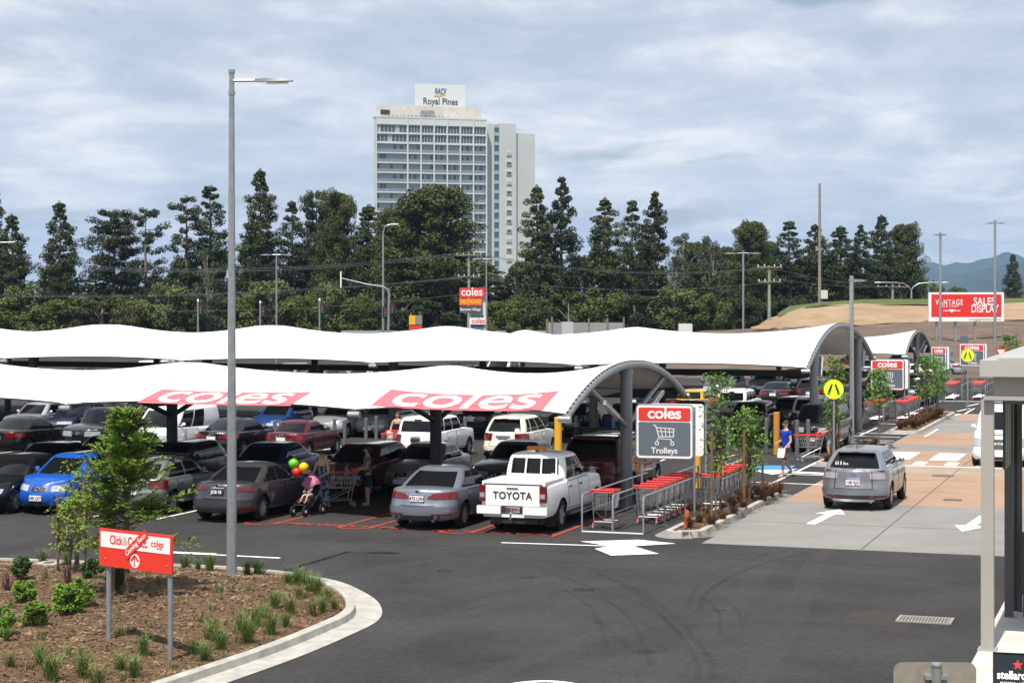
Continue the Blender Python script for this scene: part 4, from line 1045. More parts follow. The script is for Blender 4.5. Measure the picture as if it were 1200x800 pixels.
def lampat(label, u, vtop, Y, arms, z0=0, **k):
    p = at(u, VH, Y); zt = EYE-(vtop-VH)*Y/FP; return lamp(label, Vector((p.x, Y, z0)), zt-z0, arms, **k)
o = lampat('grey lamp post with a short head beside the yellow crossing sign', 998, 323, 76, (R(10),), r0=.11, r1=.08, al=.12, head=.5)
lampat('slim twin-headed lamp post rising behind the second canopy right of centre', 871, 294, 150, (0, math.pi), r0=.09, r1=.07, al=.7)
lampat('left one of the two tall lamp posts in front of the red billboard', 1102, 272, 130, (R(-60), R(200)), r0=.11, r1=.08, al=.12, head=.4)
o = lampat('right one of the two tall lamp posts in front of the red billboard', 1166, 258, 125, (0, math.pi), r0=.11, r1=.08, al=.25, head=.4)
lampat('thin lamp post with two short arms left of the traffic lights', 324, 296, 160, (0, math.pi), r0=.09, r1=.06, al=.6)
lampat('slim lamp post with a single arm close beside the coles pylon sign', 570, 301, 170, (math.pi, 0), r0=.09, r1=.06, al=.5)
# curved street lamps by the far road
def cane(label, u, v0, v1, Y, du, dv, both=False):
    p = at(u, v0, Y); q = at(u, v1, Y); o = thing('street_lamp', label, 'street lamp', (p.x, Y, p.z), 0, 'street lamps'); H_ = q.z-p.z; m = MB()
    m.tube([(0, 0, 0), (0, 0, H_-1.1)], [.14, .1], 8); m.build('pole', GALV, o)
    for s in ((1, -1) if both else (1,)):
        dx = du*Y/FP*s; m = MB(); m.tube([(0, 0, H_-1.1), (dx*.06, 0, H_-.6), (dx*.25, 0, H_-.12), (dx*.6, 0, H_), (dx, 0, H_-dv*Y/FP)], .07, 6); m.build('arm', GALV, o)
        m = MB(); m.ball((dx*1.0+.35*(1 if dx > 0 else -1), 0, H_-dv*Y/FP), (.55, .18, .1), 8, 5); m.build('lamp_head', mat('lamp_pale', (.6, .6, .58), .5), o)
cane('pale street lamp with a curved neck just left of the hotel tower', 449, 392, 264, 205, 9, -1)
cane('distant street lamp with two curved arms behind the billboard', 1068, 350, 331, 250, 36, 0, True)
cane('far street lamp whose arm reaches in at the left edge of the picture', -8, 392, 284, 205, 16, 0)
# traffic lights along the far road
TLB = mat('signal_black', (.015, .015, .015), .6)
def signal(o, x, z, n=3):
    m = MB(); m.box((x, -.06, z), (.36, .16, .98)); m.box((x, 0, z), (.62, .03, 1.25)); h = m.build('signal_head', TLB, o, 0)
    for i, c in enumerate((mat('sig_red', (.25, .02, .02), .3), mat('sig_amber', (.2, .1, .01), .3), mat('sig_green', (.01, .12, .06), .3))):
        m = MB(); m.lathe([(-.16, 0), (-.16, .11)], 10, 'y', (x, 0, z+.3-.3*i)); m.build('signal_lens', c, h)
def tpole(label, u, v0, v1, Y, sg):
    p = at(u, v0, Y); z = at(u, v1, Y).z; o = thing('traffic_light', label, 'traffic light', (p.x, Y, p.z), 0, 'traffic lights'); m = MB(); m.cyl((0, 0, 0), (0, 0, z-p.z), .1, n=8); m.build('pole', GALV, o); m = MB(); m.cyl((0, 0, z-p.z), (0, 0, z-p.z+.25), .12, .06, n=8); m.build('cap', SIGNW, o); signal(o, sg, z-p.z-.9)
tpole('leftmost traffic light pole in front of the bushes', 232, 394, 353, 200, .3)
tpole('traffic light pole between the two thin lamp posts left of the mast arm', 305, 394, 355, 200, .3)
tpole('traffic light pole just left of the curved mast arm', 374.5, 394, 352, 200, .3)
p = at(455, 394, 200); o = thing('traffic_light', 'traffic light mast with a long curved arm over the far road', 'traffic light', (p.x, 200, p.z), 0, 'traffic lights')
def rel(u, v): q = at(u, v, 200); return (q.x-p.x, 0, q.z-p.z)
m = MB(); m.tube([(0, 0, 0), rel(455.5, 360), rel(456, 345), rel(454, 339), rel(449, 336), rel(430, 333), rel(400, 326)], [.15, .13, .12, .11, .1, .08, .06], 8); m.build('mast', GALV, o)
m = MB(); m.cyl(rel(399.5, 337), rel(399.5, 318), .09, n=6); m.build('arm_pole', SIGNW, o); signal(o, -.3, rel(0, 366)[2]); signal(o, .45, rel(0, 362)[2])
# timber power poles and wires
TIMB = mat('grey_timber', (.20, .16, .12), .9, var=.25, scale=2); GREENP = mat('pale_green_timber', (.22, .26, .20), .85, var=.2, scale=2)
def ppole(label, u, v0, v1, Y, r, m_, arms=()):
    p = at(u, v0, Y); z = at(u, v1, Y).z-p.z; o = thing('power_pole', label, 'power pole', (p.x, Y, p.z), 0, 'power poles'); m = MB(); m.tube([(0, 0, 0), (0, 0, z)], [r*1.2, r*.8], 10); m.build('pole', m_, o)
    for dv, w in arms:
        zz_ = at(u, dv, Y).z-p.z; m = MB(); m.box((0, -.2, zz_), (w, .12, .14)); c = m.build('cross_arm', TIMB, o, 0)
        m = MB()
        for k in (-.45, -.2, .2, .45): m.cyl((k*w, -.2, zz_+.06), (k*w, -.2, zz_+.28), .05, n=6)
        m.build('insulators', SIGNW, c)
    return o
o = ppole('very tall bare timber pole standing on the grassy bank', 960.5, 357, 215, 212, .165, mat('weathered_pole', (.21, .19, .165), .9, var=.2, scale=2))
q = at(965, 345, 212); m = MB(); m.box((.45, -.3, q.z-o.location.z), (.75, .5, .95)); m.build('meter_box', mat('box_grey', (.5, .5, .47), .6), o, 0)
ppole('pale green power pole left of the bare timber pole', 901.5, 375, 311, 195, .16, GREENP, ((313, 2.6), (330, 2.4)))
ppole('pale green power pole behind the coles pylon sign', 549.5, 392, 296, 215, .18, GREENP, ((299, 3.0), (324, 2.6)))
ppole('short power pole beyond the grassy bank', 1046, 352, 333, 260, .16, GREENP, ((336, 4.5),))
WIREM = mat('power_wire', (.05, .05, .055), .6)
def wire(label, pts, Y, r=.022):
    m = MB(); m.tube([at(u, v, Y) for u, v in pts], r, 4); tag(m.build('overhead_wire', WIREM), label, 'wire', 'overhead wires')
def sagw(u0, v0, u1, v1, s, n=12): return [(lp(u0, u1, i/n), lp(v0, v1, i/n)+s*4*(i/n)*(1-i/n)) for i in range(n+1)]
for k in (0, 1, 2): wire('upper overhead wire running left from the green pole past the traffic lights', sagw(549, 295+1.6*k, 100, 312+2*k, 10), 214+k*.5)
for k in (0, 1): wire('middle overhead wire running left from the green pole across the bushes', sagw(549, 324+1.2*k, -60, 344+2*k, 10), 214+k*.5)
wire('lowest overhead wire running left from the green pole', sagw(540, 345, 180, 364, 6), 214)
for k in (0, 1): wire('upper overhead wire running right from the green pole past the conifers', sagw(549, 295+1.5*k, 901, 313+1.5*k, 14), 212+k*.5)
wire('lower overhead wire running right from the green pole', sagw(549, 324, 901, 331, 12), 212)
for k in (0, 1): wire('overhead wire running right from the second green pole to the bank', sagw(901, 313+12*k, 1046, 336, 4), 225+k)
# ---------------------------------------------------------------- pylon sign, billboard, small signs
YB = 185
p = at(560, 386, YB); o = thing('pylon_sign', 'coles and LIQUORLAND Benowa Village pylon sign beyond the canopies', 'sign', (p.x, YB, p.z-.6)); sc = YB/FP
def pb(u0, u1, v0, v1, m, nm, y, th=.3, par=None):
    mb = MB(); x0, x1 = (u0-560)*sc, (u1-560)*sc; z1, z0 = (386-v0)*sc+.6, (386-v1)*sc+.6; mb.box(((x0+x1)/2, y, (z0+z1)/2), (x1-x0, th, z1-z0)); return mb.build(nm, m, par or o, 0)
pb(550, 571, 342, 392, mat('pylon_grey', (.55, .56, .57), .5), 'pylon_body', .2, .5); pb(552, 567, 369, 386, SLATE, 'lower_panel', -.06, .1)
def tx(s, u, v, size, m, par, y, **k): return text(s, size, m, par, ((u-560)*sc, y, (386-v)*sc+.6), **k)
c1 = pb(538.5, 568, 337, 348.5, RED, 'sign_panel', -.15, .3); tx('coles', 553, 342.2, 1.12, SIGNW, c1, -.31, bold=.02, fit=2.1)
c2 = pb(538.5, 565, 349.5, 357.5, mat('sign_orange', (.7, .12, .01), .5), 'sign_panel', -.15, .3); tx('LIQUORLAND', 551.5, 353.5, .44, mat('sign_yellow', (.8, .5, .02), .5), c2, -.31, bold=.008, fit=1.95)
c3 = pb(538.5, 565, 358.5, 366.5, mat('sign_dark', (.06, .065, .08), .5), 'sign_panel', -.15, .3); tx('Benowa Village', 551.5, 362.5, .36, SIGNW, c3, -.31, bold=.006, fit=2.0)
c4 = pb(551, 570, 372.5, 380, SIGNW, 'sign_panel', -.15, .2); tx('coles', 560.5, 376, .74, RED, c4, -.26, bold=.012, fit=1.3)
YV = 172; p = at(1132, 378, YV); sc2 = YV/FP
o = thing('billboard', 'red and white VANTAGE SALES DISPLAY billboard on posts in the bare dirt', 'billboard', (p.x, YV, 2.0)); zc_ = EYE-(359.5-VH)*sc2-2.0
m = MB(); m.box((0, 0, zc_), (88*sc2, .25, 34*sc2)); bd = m.build('board', SIGNW, o, 0); m = MB(); m.box((0, -.13, zc_+.25*0+1.5*sc2), (82*sc2, .02, 26.5*sc2)); rp_ = m.build('red_panel', mat('billboard_red', (.62, .02, .018), .5), bd, 0)
text('VANTAGE', .72, SIGNW, rp_, (-20*sc2, -.15, zc_+5*sc2), bold=.008, sp=1.25, fit=32*sc2); text('GOLD COAST', .24, SIGNW, rp_, (-20*sc2, -.15, zc_+.5*sc2), sp=1.2)
m = MB(); m.bar((-27*sc2, -.15, zc_-4.5*sc2), (-7*sc2, -.15, zc_-4.5*sc2), .02, .07); m.add([(-17*sc2-.28, -.155, zc_-3*sc2), (-17*sc2+.28, -.155, zc_-3*sc2), (-17*sc2, -.155, zc_-7*sc2)], [(0, 1, 2)]); m.build('emblem', SIGNW, rp_, 0)
text('SALES', .98, SIGNW, rp_, (21*sc2, -.15, zc_+6.0*sc2), bold=.016, fit=25*sc2); text('DISPLAY', .98, SIGNW, rp_, (21.5*sc2, -.15, zc_-2.6*sc2), bold=.016, fit=32*sc2)
text('vantagegoldcoast.com.au', .3, mat('print_grey', (.25, .25, .25), .5), bd, (22*sc2, -.14, zc_-14.5*sc2))
for u in (1098, 1120, 1143, 1166):
    m = MB(); x = (u-1132)*sc2; m.box((x, .2, zc_/2-1.2), (.2, .2, zc_+3.2)); m.build('post', GALV, o, 0)
def crossing_sign(label, base, h=2.45, d=.62):
    o = thing('crossing_sign', label, 'sign', base, LOTROT*.6, 'round yellow pedestrian crossing signs'); m = MB(); m.cyl((0, .05, 0), (0, .05, h+.2), .035, n=8); m.build('post', GALV, o)
    m = MB(); m.cyl((0, -.02, h), (0, .0, h), d/2, n=32); dsc = m.build('disc', mat('fluoro_yellow', (.62, .80, .01), .5), o, 30)
    m = MB(); k = d
    for s in (-1, 1):
        m.add([(s*.04*k, -.026, h+.26*k), (s*.13*k, -.026, h+.26*k), (s*.30*k, -.026, h-.16*k), (s*.18*k, -.026, h-.20*k)], [(0, 1, 2, 3)]); m.add([(s*.16*k, -.026, h-.24*k), (s*.33*k, -.026, h-.19*k), (s*.34*k, -.026, h-.23*k), (s*.2*k, -.026, h-.29*k)], [(0, 1, 2, 3)])
    m.build('walking_legs', TLB, dsc, 0)
    return o
crossing_sign('nearer round yellow pedestrian crossing sign, behind the silver four wheel drive', gp(977, 543), 2.62, .69)
crossing_sign('far round yellow pedestrian crossing sign in front of a Trolleys sign', gp(1134, 482), 2.9, .66)
# bollards
BOL = mat('bollard_grey', (.13, .135, .14), .5, .3)
def bollard(label, u, v, h, m_=BOL, r=.075, nm='bollard'):
    o = thing(nm, label, 'bollard', gp(u, v), 0, 'bollards along the aisle'); m = MB(); m.cyl((0, 0, 0), (0, 0, h-.02), r, n=12); m.cyl((0, 0, h-.02), (0, 0, h), r, r*.7, 12); m.build('tube', m_, o)
    m = MB(); m.cyl((0, 0, 0), (0, 0, .02), r*1.7, n=12); m.build('base_plate', DARK, o); return o
for u, v, l in ((291, 527, 'grey bollard behind the black sedan with red tail lights'), (322, 526, 'tall grey bollard left of the maroon sedan roof'), (329, 522, 'short grey bollard behind the maroon sedan'), (355, 525, 'grey bollard behind the right half of the maroon sedan'), (392, 524, 'grey bollard left of the pair before the silver hatchback'), (404, 521, 'shorter grey bollard before the silver hatchback'),
      (429, 523, 'left bollard of the pair in front of a silver hatchback nose'), (441, 520, 'right bollard beside the dark-haired woman with a trolley'), (675, 520, 'left grey bollard behind the roof rack of the maroon four wheel drive'), (699, 518, 'short grey bollard behind the roof rack of the maroon four wheel drive'), (719, 520, 'right grey bollard left of the end post of the nearest canopy'), (545, 521, 'grey bollard seen above the bonnet between the white and cream four wheel drives')):
    bollard(l, u, v, 1.12 if 'short' not in l else .98)
for u, v, l in ((853, 534, 'grey bollard behind the thin island tree'), (898, 532, 'grey bollard left of the orange post'), (934, 535, 'tall grey bollard right of the man in blue'), (947, 534, 'tall grey bollard in front of the black four wheel drive grille')):
    bollard(l, u, v, 1.35)
bollard('bright yellow square post behind the white ute', 654, 548, 1.75, YELP, .13, 'yellow_post'); bollard('orange steel post behind the man in blue', 910, 533, 1.6, mat('ochre_paint', (.45, .20, .02), .5), .12, 'steel_post')
bollard('yellow post beside the large Trolleys sign', 817, 572, 1.9, YELP, .1, 'yellow_post')
m = MB(); m.box((0, 0, .22), (.07, .07, .44)); o = m.build('marker_peg', mat('orange_peg', (.55, .12, .03), .7)); o.location = Vector((*gp(803, 624)[:2], .12)); o.rotation_euler = (R(3), R(5), .3); tag(o, 'short orange marker peg at the near end of the planted island', 'peg')
# ---------------------------------------------------------------- Click & Collect sign
pL, pR = gp(127.5, 757, .2), gp(199.5, 769, .2); mid = (pL+pR)/2; rz = math.atan2(pR.y-pL.y, pR.x-pL.x); ws = (pR-pL).length
o = thing('garden_sign', 'red and white Click and Collect sign with a diagonal Coming Soon strip', 'sign', mid, rz)
for s in (-1, 1):
    m = MB(); m.cyl((s*ws/2, 0, -.1), (s*ws/2, 0, 1.84), .042, n=10); m.build('post', GALV, o)
zb_, zt_ = 1.30, 1.90; x0, x1 = -ws/2-.14, ws/2+.12; zc_ = (zb_+zt_)/2; wd = x1-x0; hd = zt_-zb_; cx = (x0+x1)/2
SRED = mat('sign_red', (.68, .035, .02), .4)
bd = panel(o, wd, hd, .01, zc_, -.045, .03, SRED, 'sign_board', cx); wp = panel(bd, wd-.08, .25, .005, zt_-.17, -.077, .004, SIGNW, 'white_strip', cx)
text('Click', .2, SRED, wp, (cx-.44, -.083, zt_-.17), bold=.004, fit=.30); text('&', .2, mat('sign_pink', (.6, .25, .22), .5), wp, (cx-.225, -.083, zt_-.17), fit=.10); text('Collect.', .2, SRED, wp, (cx+.07, -.083, zt_-.17), bold=.004, fit=.46); text('coles', .15, SRED, wp, (cx+.52, -.083, zt_-.155), bold=.002, fit=.28); text('click collect', .04, SRED, wp, (cx+.57, -.083, zt_-.225), fit=.13)
m = MB(); a = R(38); q = Vector((cx+.03, zt_-.20)); u_ = Vector((math.cos(a), math.sin(a))); n_ = Vector((-u_.y, u_.x)); hw, hh = .32, .075
m.add([((q+u_*i*hw+n_*j*hh).x, -.089, (q+u_*i*hw+n_*j*hh).y) for i, j in ((-1, -1), (1, -1), (1, 1), (-1, 1))], [(0, 1, 2, 3)]); ds = m.build('diagonal_strip', SRED, bd, 0)
t_ = text('Coming Soon', .112, SIGNW, ds, (q.x, -.094, q.y), (R(90), -a, 0), bold=.0015, fit=.56)
t_.rotation_euler = (Matrix.Rotation(-a, 3, 'Y') @ Matrix.Rotation(R(90), 3, 'X')).to_euler()
m = MB(); m.cyl((cx, -.080, zb_+.14), (cx, -.076, zb_+.14), .11, n=28); dc = m.build('arrow_disc', SIGNW, bd, 30); m = MB(); z = zb_+.14
m.bar((cx, -.086, z-.085), (cx, -.086, z+.07), .004, .03)
for s in (-1, 1): m.bar((cx+s*.085, -.086, z+.0), (cx, -.086, z+.085), .004, .032)
m.build('up_arrow', SRED, dc, 0); m = MB()
for s in (-1, 1): m.lathe([(-.085, 0), (-.085, .014), (-.075, .018)], 8, 'y', (s*ws/2, 0, zb_+.12))
m.build('bolt', GALV, bd)
# ---------------------------------------------------------------- hotel tower
YT = 640; TS = YT/FP; cr = TS/4.446
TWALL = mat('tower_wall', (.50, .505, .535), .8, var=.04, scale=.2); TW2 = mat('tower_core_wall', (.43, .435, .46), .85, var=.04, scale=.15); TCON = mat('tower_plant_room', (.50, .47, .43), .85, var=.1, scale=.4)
TGL = mat('tower_glass', (.05, .065, .085), .1, spec=.8); TCUR = mat('tower_curtain', (.30, .345, .40), .25, spec=.6); TBAL = mat('tower_balustrade', (.17, .21, .26), .2, spec=.6); TTEAL = mat('tower_teal_glass', (.03, .085, .115), .12, spec=.8)
p0 = at(440.5, 352, YT); z_top = EYE+(352-137.5)*TS
tw = thing('hotel_tower', 'tall white hotel tower with rows of balconies and a roof sign, far behind the trees', 'hotel', (p0.x, YT, 0), R(17))
K = 1/math.cos(R(17)); WF = 568*cr*K*1.01
def cx_(c): return (c-92)*cr*K*1.01
def cz(v): return z_top-(v-255)*cr
m = MB(); m.prism([(0, 3.02), (WF, 3.02), (WF, 16), (7, 16)], -1, z_top-1); m.build('tower_block', TWALL, tw, 0)
cols = [(97, 250)] + [(257+67.8*i, 318.5+67.8*i) for i in range(6)]
fl = [(290, 332), (339, 381)] + [(390+51.4*k, 435+51.4*k) for k in range(17)]
m0 = z_top-cz(fl[-1][1])
for i, (a, b) in enumerate([(92, 97)] + [(cols[j][1], cols[j+1][0]) for j in range(6)] + [(cols[6][1], 664)]):
    m = MB(); m.box(((cx_(a)+cx_(b))/2, 1.45, (z_top+cz(fl[-1][1]))/2), (cx_(b)-cx_(a), 3.1, z_top-cz(fl[-1][1])-.02)); m.build('fin_wall', TWALL, tw, 0)
edges = [(255, 290)] + [(fl[j][1], fl[j+1][0]) for j in range(len(fl)-1)]
for a, b in edges:
    m = MB(); m.box((WF/2+.05, 1.5, (cz(a)+cz(b))/2), (WF-.3, 2.9, cz(a)-cz(b))); m.build('floor_slab', TWALL, tw, 0)
m = MB(); m.box((WF/2, 1.5, cz(fl[-1][1])/2-.5), (WF, 3.0, cz(fl[-1][1])-1)); m.build('podium_wall', TWALL, tw, 0)
rw = random.Random(11)
def win_meshes(w, h, n, k, top):
    f = MB()
    for i in range(n+1): f.box((-w/2+w*i/n, 0, 0), (.12, .1, h))
    f.box((0, 0, h/2-.06), (w, .1, .12)); f.box((0, 0, -h/2+.06), (w, .1, .12))
    g = MB(); rr = random.Random(k)
    for i in range(n):
        dark = rr.random() < (.92 if top else .3); g.mi = 0 if dark else 1
        x = -w/2+w*(i+.5)/n; g.box((x, .05+.02*(rr.random()), 0), (w/n-.1, .04, h-.15))
    return f.mesh('window', TWALL if top else mat('window_frame_grey', (.34, .36, .38), .5), 0), g.mesh('pane', [TGL, TCUR], 0)
WM = {}
bal = {}
for j, (v0, v1) in enumerate(fl):
    top = j < 2
    for i, (a, b) in enumerate(cols):
        w = cx_(b)-cx_(a)-.05; h = cz(v0)-cz(v1)-.05; kk = (i == 0, top, rw.randrange(5))
        if kk not in WM: WM[kk] = win_meshes(w, h, (9 if i == 0 else 4) if not top else (8 if i == 0 else 4), kk[2]*7+kk[0], top)
        x = (cx_(a)+cx_(b))/2; z = (cz(v0)+cz(v1))/2
        o = link('window', WM[kk][0], tw, (x, .5 if top else 1.0, z)); link('pane', WM[kk][1], o)
        if not top:
            q = i == 0
            if q not in bal:
                bm_ = MB(); bm_.box((0, 0, 0), (w, .06, 1.05)); bal[q] = bm_.mesh('balustrade', TBAL, 0)
            link('balustrade', bal[q], tw, (x, .12, cz(v1)+.55))
# core to the right, set back behind the balcony front
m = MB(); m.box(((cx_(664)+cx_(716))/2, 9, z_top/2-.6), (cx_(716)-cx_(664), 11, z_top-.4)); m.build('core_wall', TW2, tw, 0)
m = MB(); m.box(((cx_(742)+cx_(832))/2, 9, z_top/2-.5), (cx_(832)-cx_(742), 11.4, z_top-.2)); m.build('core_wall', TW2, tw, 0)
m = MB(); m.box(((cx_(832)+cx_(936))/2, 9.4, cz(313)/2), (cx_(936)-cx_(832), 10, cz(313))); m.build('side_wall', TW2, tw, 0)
m = MB(); m.box(((cx_(716)+cx_(742))/2, 9.3, z_top/2-1), (cx_(742)-cx_(716), 10.6, z_top-2)); m.build('stair_strip', TTEAL, tw, 0)
sp = MB(); sp.box((0, 0, 0), (cx_(742)-cx_(716)-.1, .2, 1.2)); spm = sp.mesh('spandrel', TCUR, 0)
for k in range(19): link('spandrel', spm, tw, ((cx_(716)+cx_(742))/2, 3.9, cz(320+51.4*k)))
f = MB(); f.box((0, 0, 0), (1.9, .5, 1.6)); g_ = MB(); g_.box((0, -.26, -.1), (1.6, .06, 1.0)); fm_, gm_ = f.mesh('window', TWALL, 0), g_.mesh('pane', [TGL], 0); g2 = MB(); g2.box((0, -.26, -.1), (1.6, .06, 1.2)); gm2 = g2.mesh('pane', [TCUR], 0)
for k in range(12): o = link('window', fm_, tw, (cx_(792), 3.25, cz(424+51.4*k))); link('pane', gm2 if k in (0, 3, 9, 11) else gm_, o)
# roof
m = MB(); m.prism([(cx_(112), 5.25), (cx_(655), 5.25), (cx_(655), 12.5), (cx_(112)+4, 12.5)], z_top-.1, z_top+4.9); pr = m.build('plant_room', TCON, tw, 0)
m = MB(); m.box((cx_(156), 5.2, z_top+2.4), (3.2, .3, 1.6)); m.build('louvre', DARK, pr, 0)
m = MB(); m.box((WF/2, 2.4, z_top+.25), (WF+.3, 4.9, .5)); m.build('parapet', TWALL, tw, 0)
m = MB()
for i in range(9): m.cyl((cx_(340+8*i), 4.6, z_top), (cx_(340+8*i), 4.6, z_top+rw.uniform(2, 3.6)), .12, n=5); m.box((cx_(340+8*i), 4.3, z_top+rw.uniform(2, 3)), (.5, .3, 1.2))
for i in range(14): m.box((cx_(190+20*i), 3.8, z_top+.9), (.6, .5, .9))
m.build('antenna_cluster', GALV, tw, 0)
m = MB(); m.prism([(cx_(310), 5.3), (cx_(570), 5.3), (cx_(570), 9), (cx_(310)+2, 9)], z_top+4.2, z_top+12.6); sw = m.build('roof_sign_wall', mat('tower_sign_white', (.58, .59, .61), .7), tw, 0)
text('RACV', 2.75, mat('racv_blue', (.02, .05, .26), .5), sw, (cx_(440), 5.2, cz(101)), bold=.05, shear=.25, fit=cx_(470)-cx_(408))
m = MB(); zc_ = cz(116); m.add([(cx_(408), 5.2, zc_-.55), (cx_(438), 5.2, zc_-.2), (cx_(468), 5.2, zc_+.25), (cx_(468), 5.2, zc_-.1), (cx_(438), 5.2, zc_-.75), (cx_(408), 5.2, zc_-.9)], [(0, 5, 4, 1), (1, 4, 3, 2)]); m.build('swoosh', mat('racv_yellow', (.6, .36, .03), .5), sw, 0)
text('Royal Pines', 3.15, mat('sign_slate_text', (.07, .075, .09), .5), sw, (cx_(441), 5.2, cz(155)), bold=.05, fit=cx_(531)-cx_(352))
# ---------------------------------------------------------------- trees
BARK = mat('pine_bark', (.16, .125, .10), .95, var=.3, scale=1.5); GBARK = mat('pale_bark', (.26, .22, .18), .9, var=.25, scale=1.5)
def leafmat(name, c, v=.5, sc=.6): 
    return mat(name, c, .65, col2=tuple(x*(1+v*1.6) for x in c), scale=sc, detail=5, lo=.4, hi=.66, spec=.25)
PINE = [leafmat('pine_leaf', (.027, .036, .007)), leafmat('pine_leaf_dark', (.020, .028, .006)), leafmat('pine_leaf_olive', (.040, .050, .011))]
BUSHM = [leafmat('bush_leaf', (.048, .060, .010), .6, .5), leafmat('bush_leaf_dark', (.032, .042, .008), .6, .5), leafmat('bush_leaf_pale', (.064, .082, .022), .5, .5), leafmat('gum_leaf', (.045, .054, .030), .5, .5)]
def clump(mb, c, r, n, s, rr, up=.35):
    for _ in range(n):
        while True:
            d = Vector((rr.uniform(-1, 1), rr.uniform(-1, 1), rr.uniform(-1, 1)))
            if .15 < d.length < 1: break
        p = Vector(c) + Vector((d.x*r[0], d.y*r[1], d.z*r[2]))
        nrm = (d*.7 + Vector((rr.uniform(-1, 1), rr.uniform(-1, 1), rr.uniform(-.4, 1)+up))).normalized()
        a = nrm.cross(Vector((rr.uniform(-1, 1), rr.uniform(-1, 1), rr.uniform(-1, 1)))).normalized(); b = nrm.cross(a)
        k = s*rr.uniform(.55, 1.25); j = k*rr.uniform(.35, .7)
        mb.add([p-a*k*.5, p+b*j*.5, p+a*k*.5, p-b*j*.5], [(0, 1, 2, 3)])
def pine(seed, H, prof, z0, nwh, nb, dens, s, style=0):
    """H tall; prof: list of (fraction of height, branch length); z0 lowest whorl"""
    rr = random.Random(seed); lf = MB(); wd = MB(); dens *= 1.9; s *= .70; nwh = int(nwh*1.25)
    wd.tube([(0, 0, 0), (.1, 0, H*.4), (-.05, .1, H*.75), (0, 0, H*.97)], [.36, .27, .14, .04], 7)
    for i in range(nwh):
        f = z0 + (1-z0)*((i+rr.uniform(-.2, .2))/(nwh-1)); L = sl(prof, f)
        for k in range(nb):
            if rr.random() < .2: continue
            z = H*min(.975, f+rr.uniform(-.022, .022))
            a = 6.283*(k/nb)+i*1.1+rr.uniform(-.35, .35); l = L*rr.uniform(.5, 1.18); up = .22+.25*f if style == 0 else .05+.3*f
            d = Vector((math.cos(a), math.sin(a), 0)); e = d*l+Vector((0, 0, z+l*up*rr.uniform(.3, 1.2)))
            st = Vector((0, 0, z)); mdp = st.lerp(e, .55)+Vector((0, 0, -.12*l))
            if l > .8: wd.tube([st, mdp, e], [.075, .05, .025], 4, False)
            r = .36+.14*l if l > 1 else .32
            clump(lf, e, (r*1.25, r*1.25, r*.8), int(40*dens), s, rr)
            if l > 1.6: clump(lf, mdp.lerp(e, .45)+Vector((rr.uniform(-.3, .3), rr.uniform(-.3, .3), .1)), (r*.95, r*.95, r*.6), int(32*dens), s, rr)
            if l > 2.2: clump(lf, mdp+Vector((rr.uniform(-.4, .4), rr.uniform(-.4, .4), .1)), (r*.9, r*.9, r*.6), int(27*dens), s, rr)
            if l > 3.0: clump(lf, st.lerp(mdp, .5)+Vector((rr.uniform(-.4, .4), rr.uniform(-.4, .4), .1)), (r*.9, r*.9, r*.6), int(22*dens), s, rr)
    clump(lf, (0, 0, H*.985), (.35, .35, .5), int(24*dens), s, rr)
    return lf, wd
def leafy(seed, H, Wd, n, s, tr=.3, multi=26):
    rr = random.Random(seed); lf = MB(); wd = MB(); wd.tube([(0, 0, 0), (rr.uniform(-.2, .2), 0, H*.3), (rr.uniform(-.4, .4), .2, H*.75)], [tr, tr*.75, tr*.25], 6)
    for i in range(multi):
        a = rr.uniform(0, 6.283); f = rr.uniform(.03, .95); rad = Wd*math.sqrt(max(.04, 1-((f-.42)/.58)**2))*rr.uniform(.35, .95)
        c = Vector((math.cos(a)*rad, math.sin(a)*rad, H*f)); r = Wd*rr.uniform(.2, .36)
        wd.tube([(0, 0, H*max(.1, f-.25)), tuple(c*.55+Vector((0, 0, H*f*.38))), tuple(c)], [.09, .06, .02], 4, False)
        clump(lf, c, (r, r, r*.72), int(n/multi), s, rr)
    return lf, wd
TV = {}
def tv(key, fn, lm, bk=BARK):
    lf, wd = fn(); TV[key] = (lf.mesh('crown', lm, 0, False), wd.mesh('trunk', bk, 50, False))
cone = [(0, 3.3), (.25, 3.6), (.5, 2.9), (.8, 1.5), (1, .25)]; nar = [(0, 2.5), (.3, 2.6), (.6, 2.1), (.85, 1.2), (1, .3)]
umb = [(0, 2.2), (.4, 3.2), (.75, 3.8), (.92, 2.8), (1, 1.5)]; brd = [(0, 4.6), (.4, 5.4), (.75, 4.6), (.93, 2.8), (1, 1.2)]
tv('cone', lambda: pine(1, 20, cone, .16, 24, 6, 1.1, .50), PINE[0]); tv('cone2', lambda: pine(2, 20, cone, .14, 22, 6, 1.15, .52), PINE[1])
tv('nar', lambda: pine(3, 20, nar, .2, 22, 5, 1.0, .48), PINE[0]); tv('nar2', lambda: pine(4, 20, nar, .12, 26, 6, 1.2, .5), PINE[2])
tv('umb', lambda: pine(5, 20, umb, .38, 13, 6, 1.25, .52, 1), PINE[1]); tv('flat', lambda: pine(6, 20, [(0, 3.8), (.3, 4.6), (.6, 3.0), (.85, 2.6), (1, 1.8)], .30, 10, 5, 1.2, .52, 1), PINE[1])
tv('broad', lambda: pine(7, 20, brd, .14, 20, 9, 1.5, .56), PINE[2]); tv('open', lambda: pine(8, 20, [(0, 1.8), (.4, 2.4), (.7, 2.4), (.9, 2.0), (1, .6)], .35, 12, 5, 1.3, .5, 1), PINE[0])
tv('bush', lambda: leafy(11, 8, 3.6, 11000, .34, .3, 40), BUSHM[0]); tv('bushd', lambda: leafy(12, 8, 3.4, 11000, .34, .3, 40), BUSHM[1]); tv('bushp', lambda: leafy(13, 8, 3.6, 11000, .33, .3, 40), BUSHM[2])
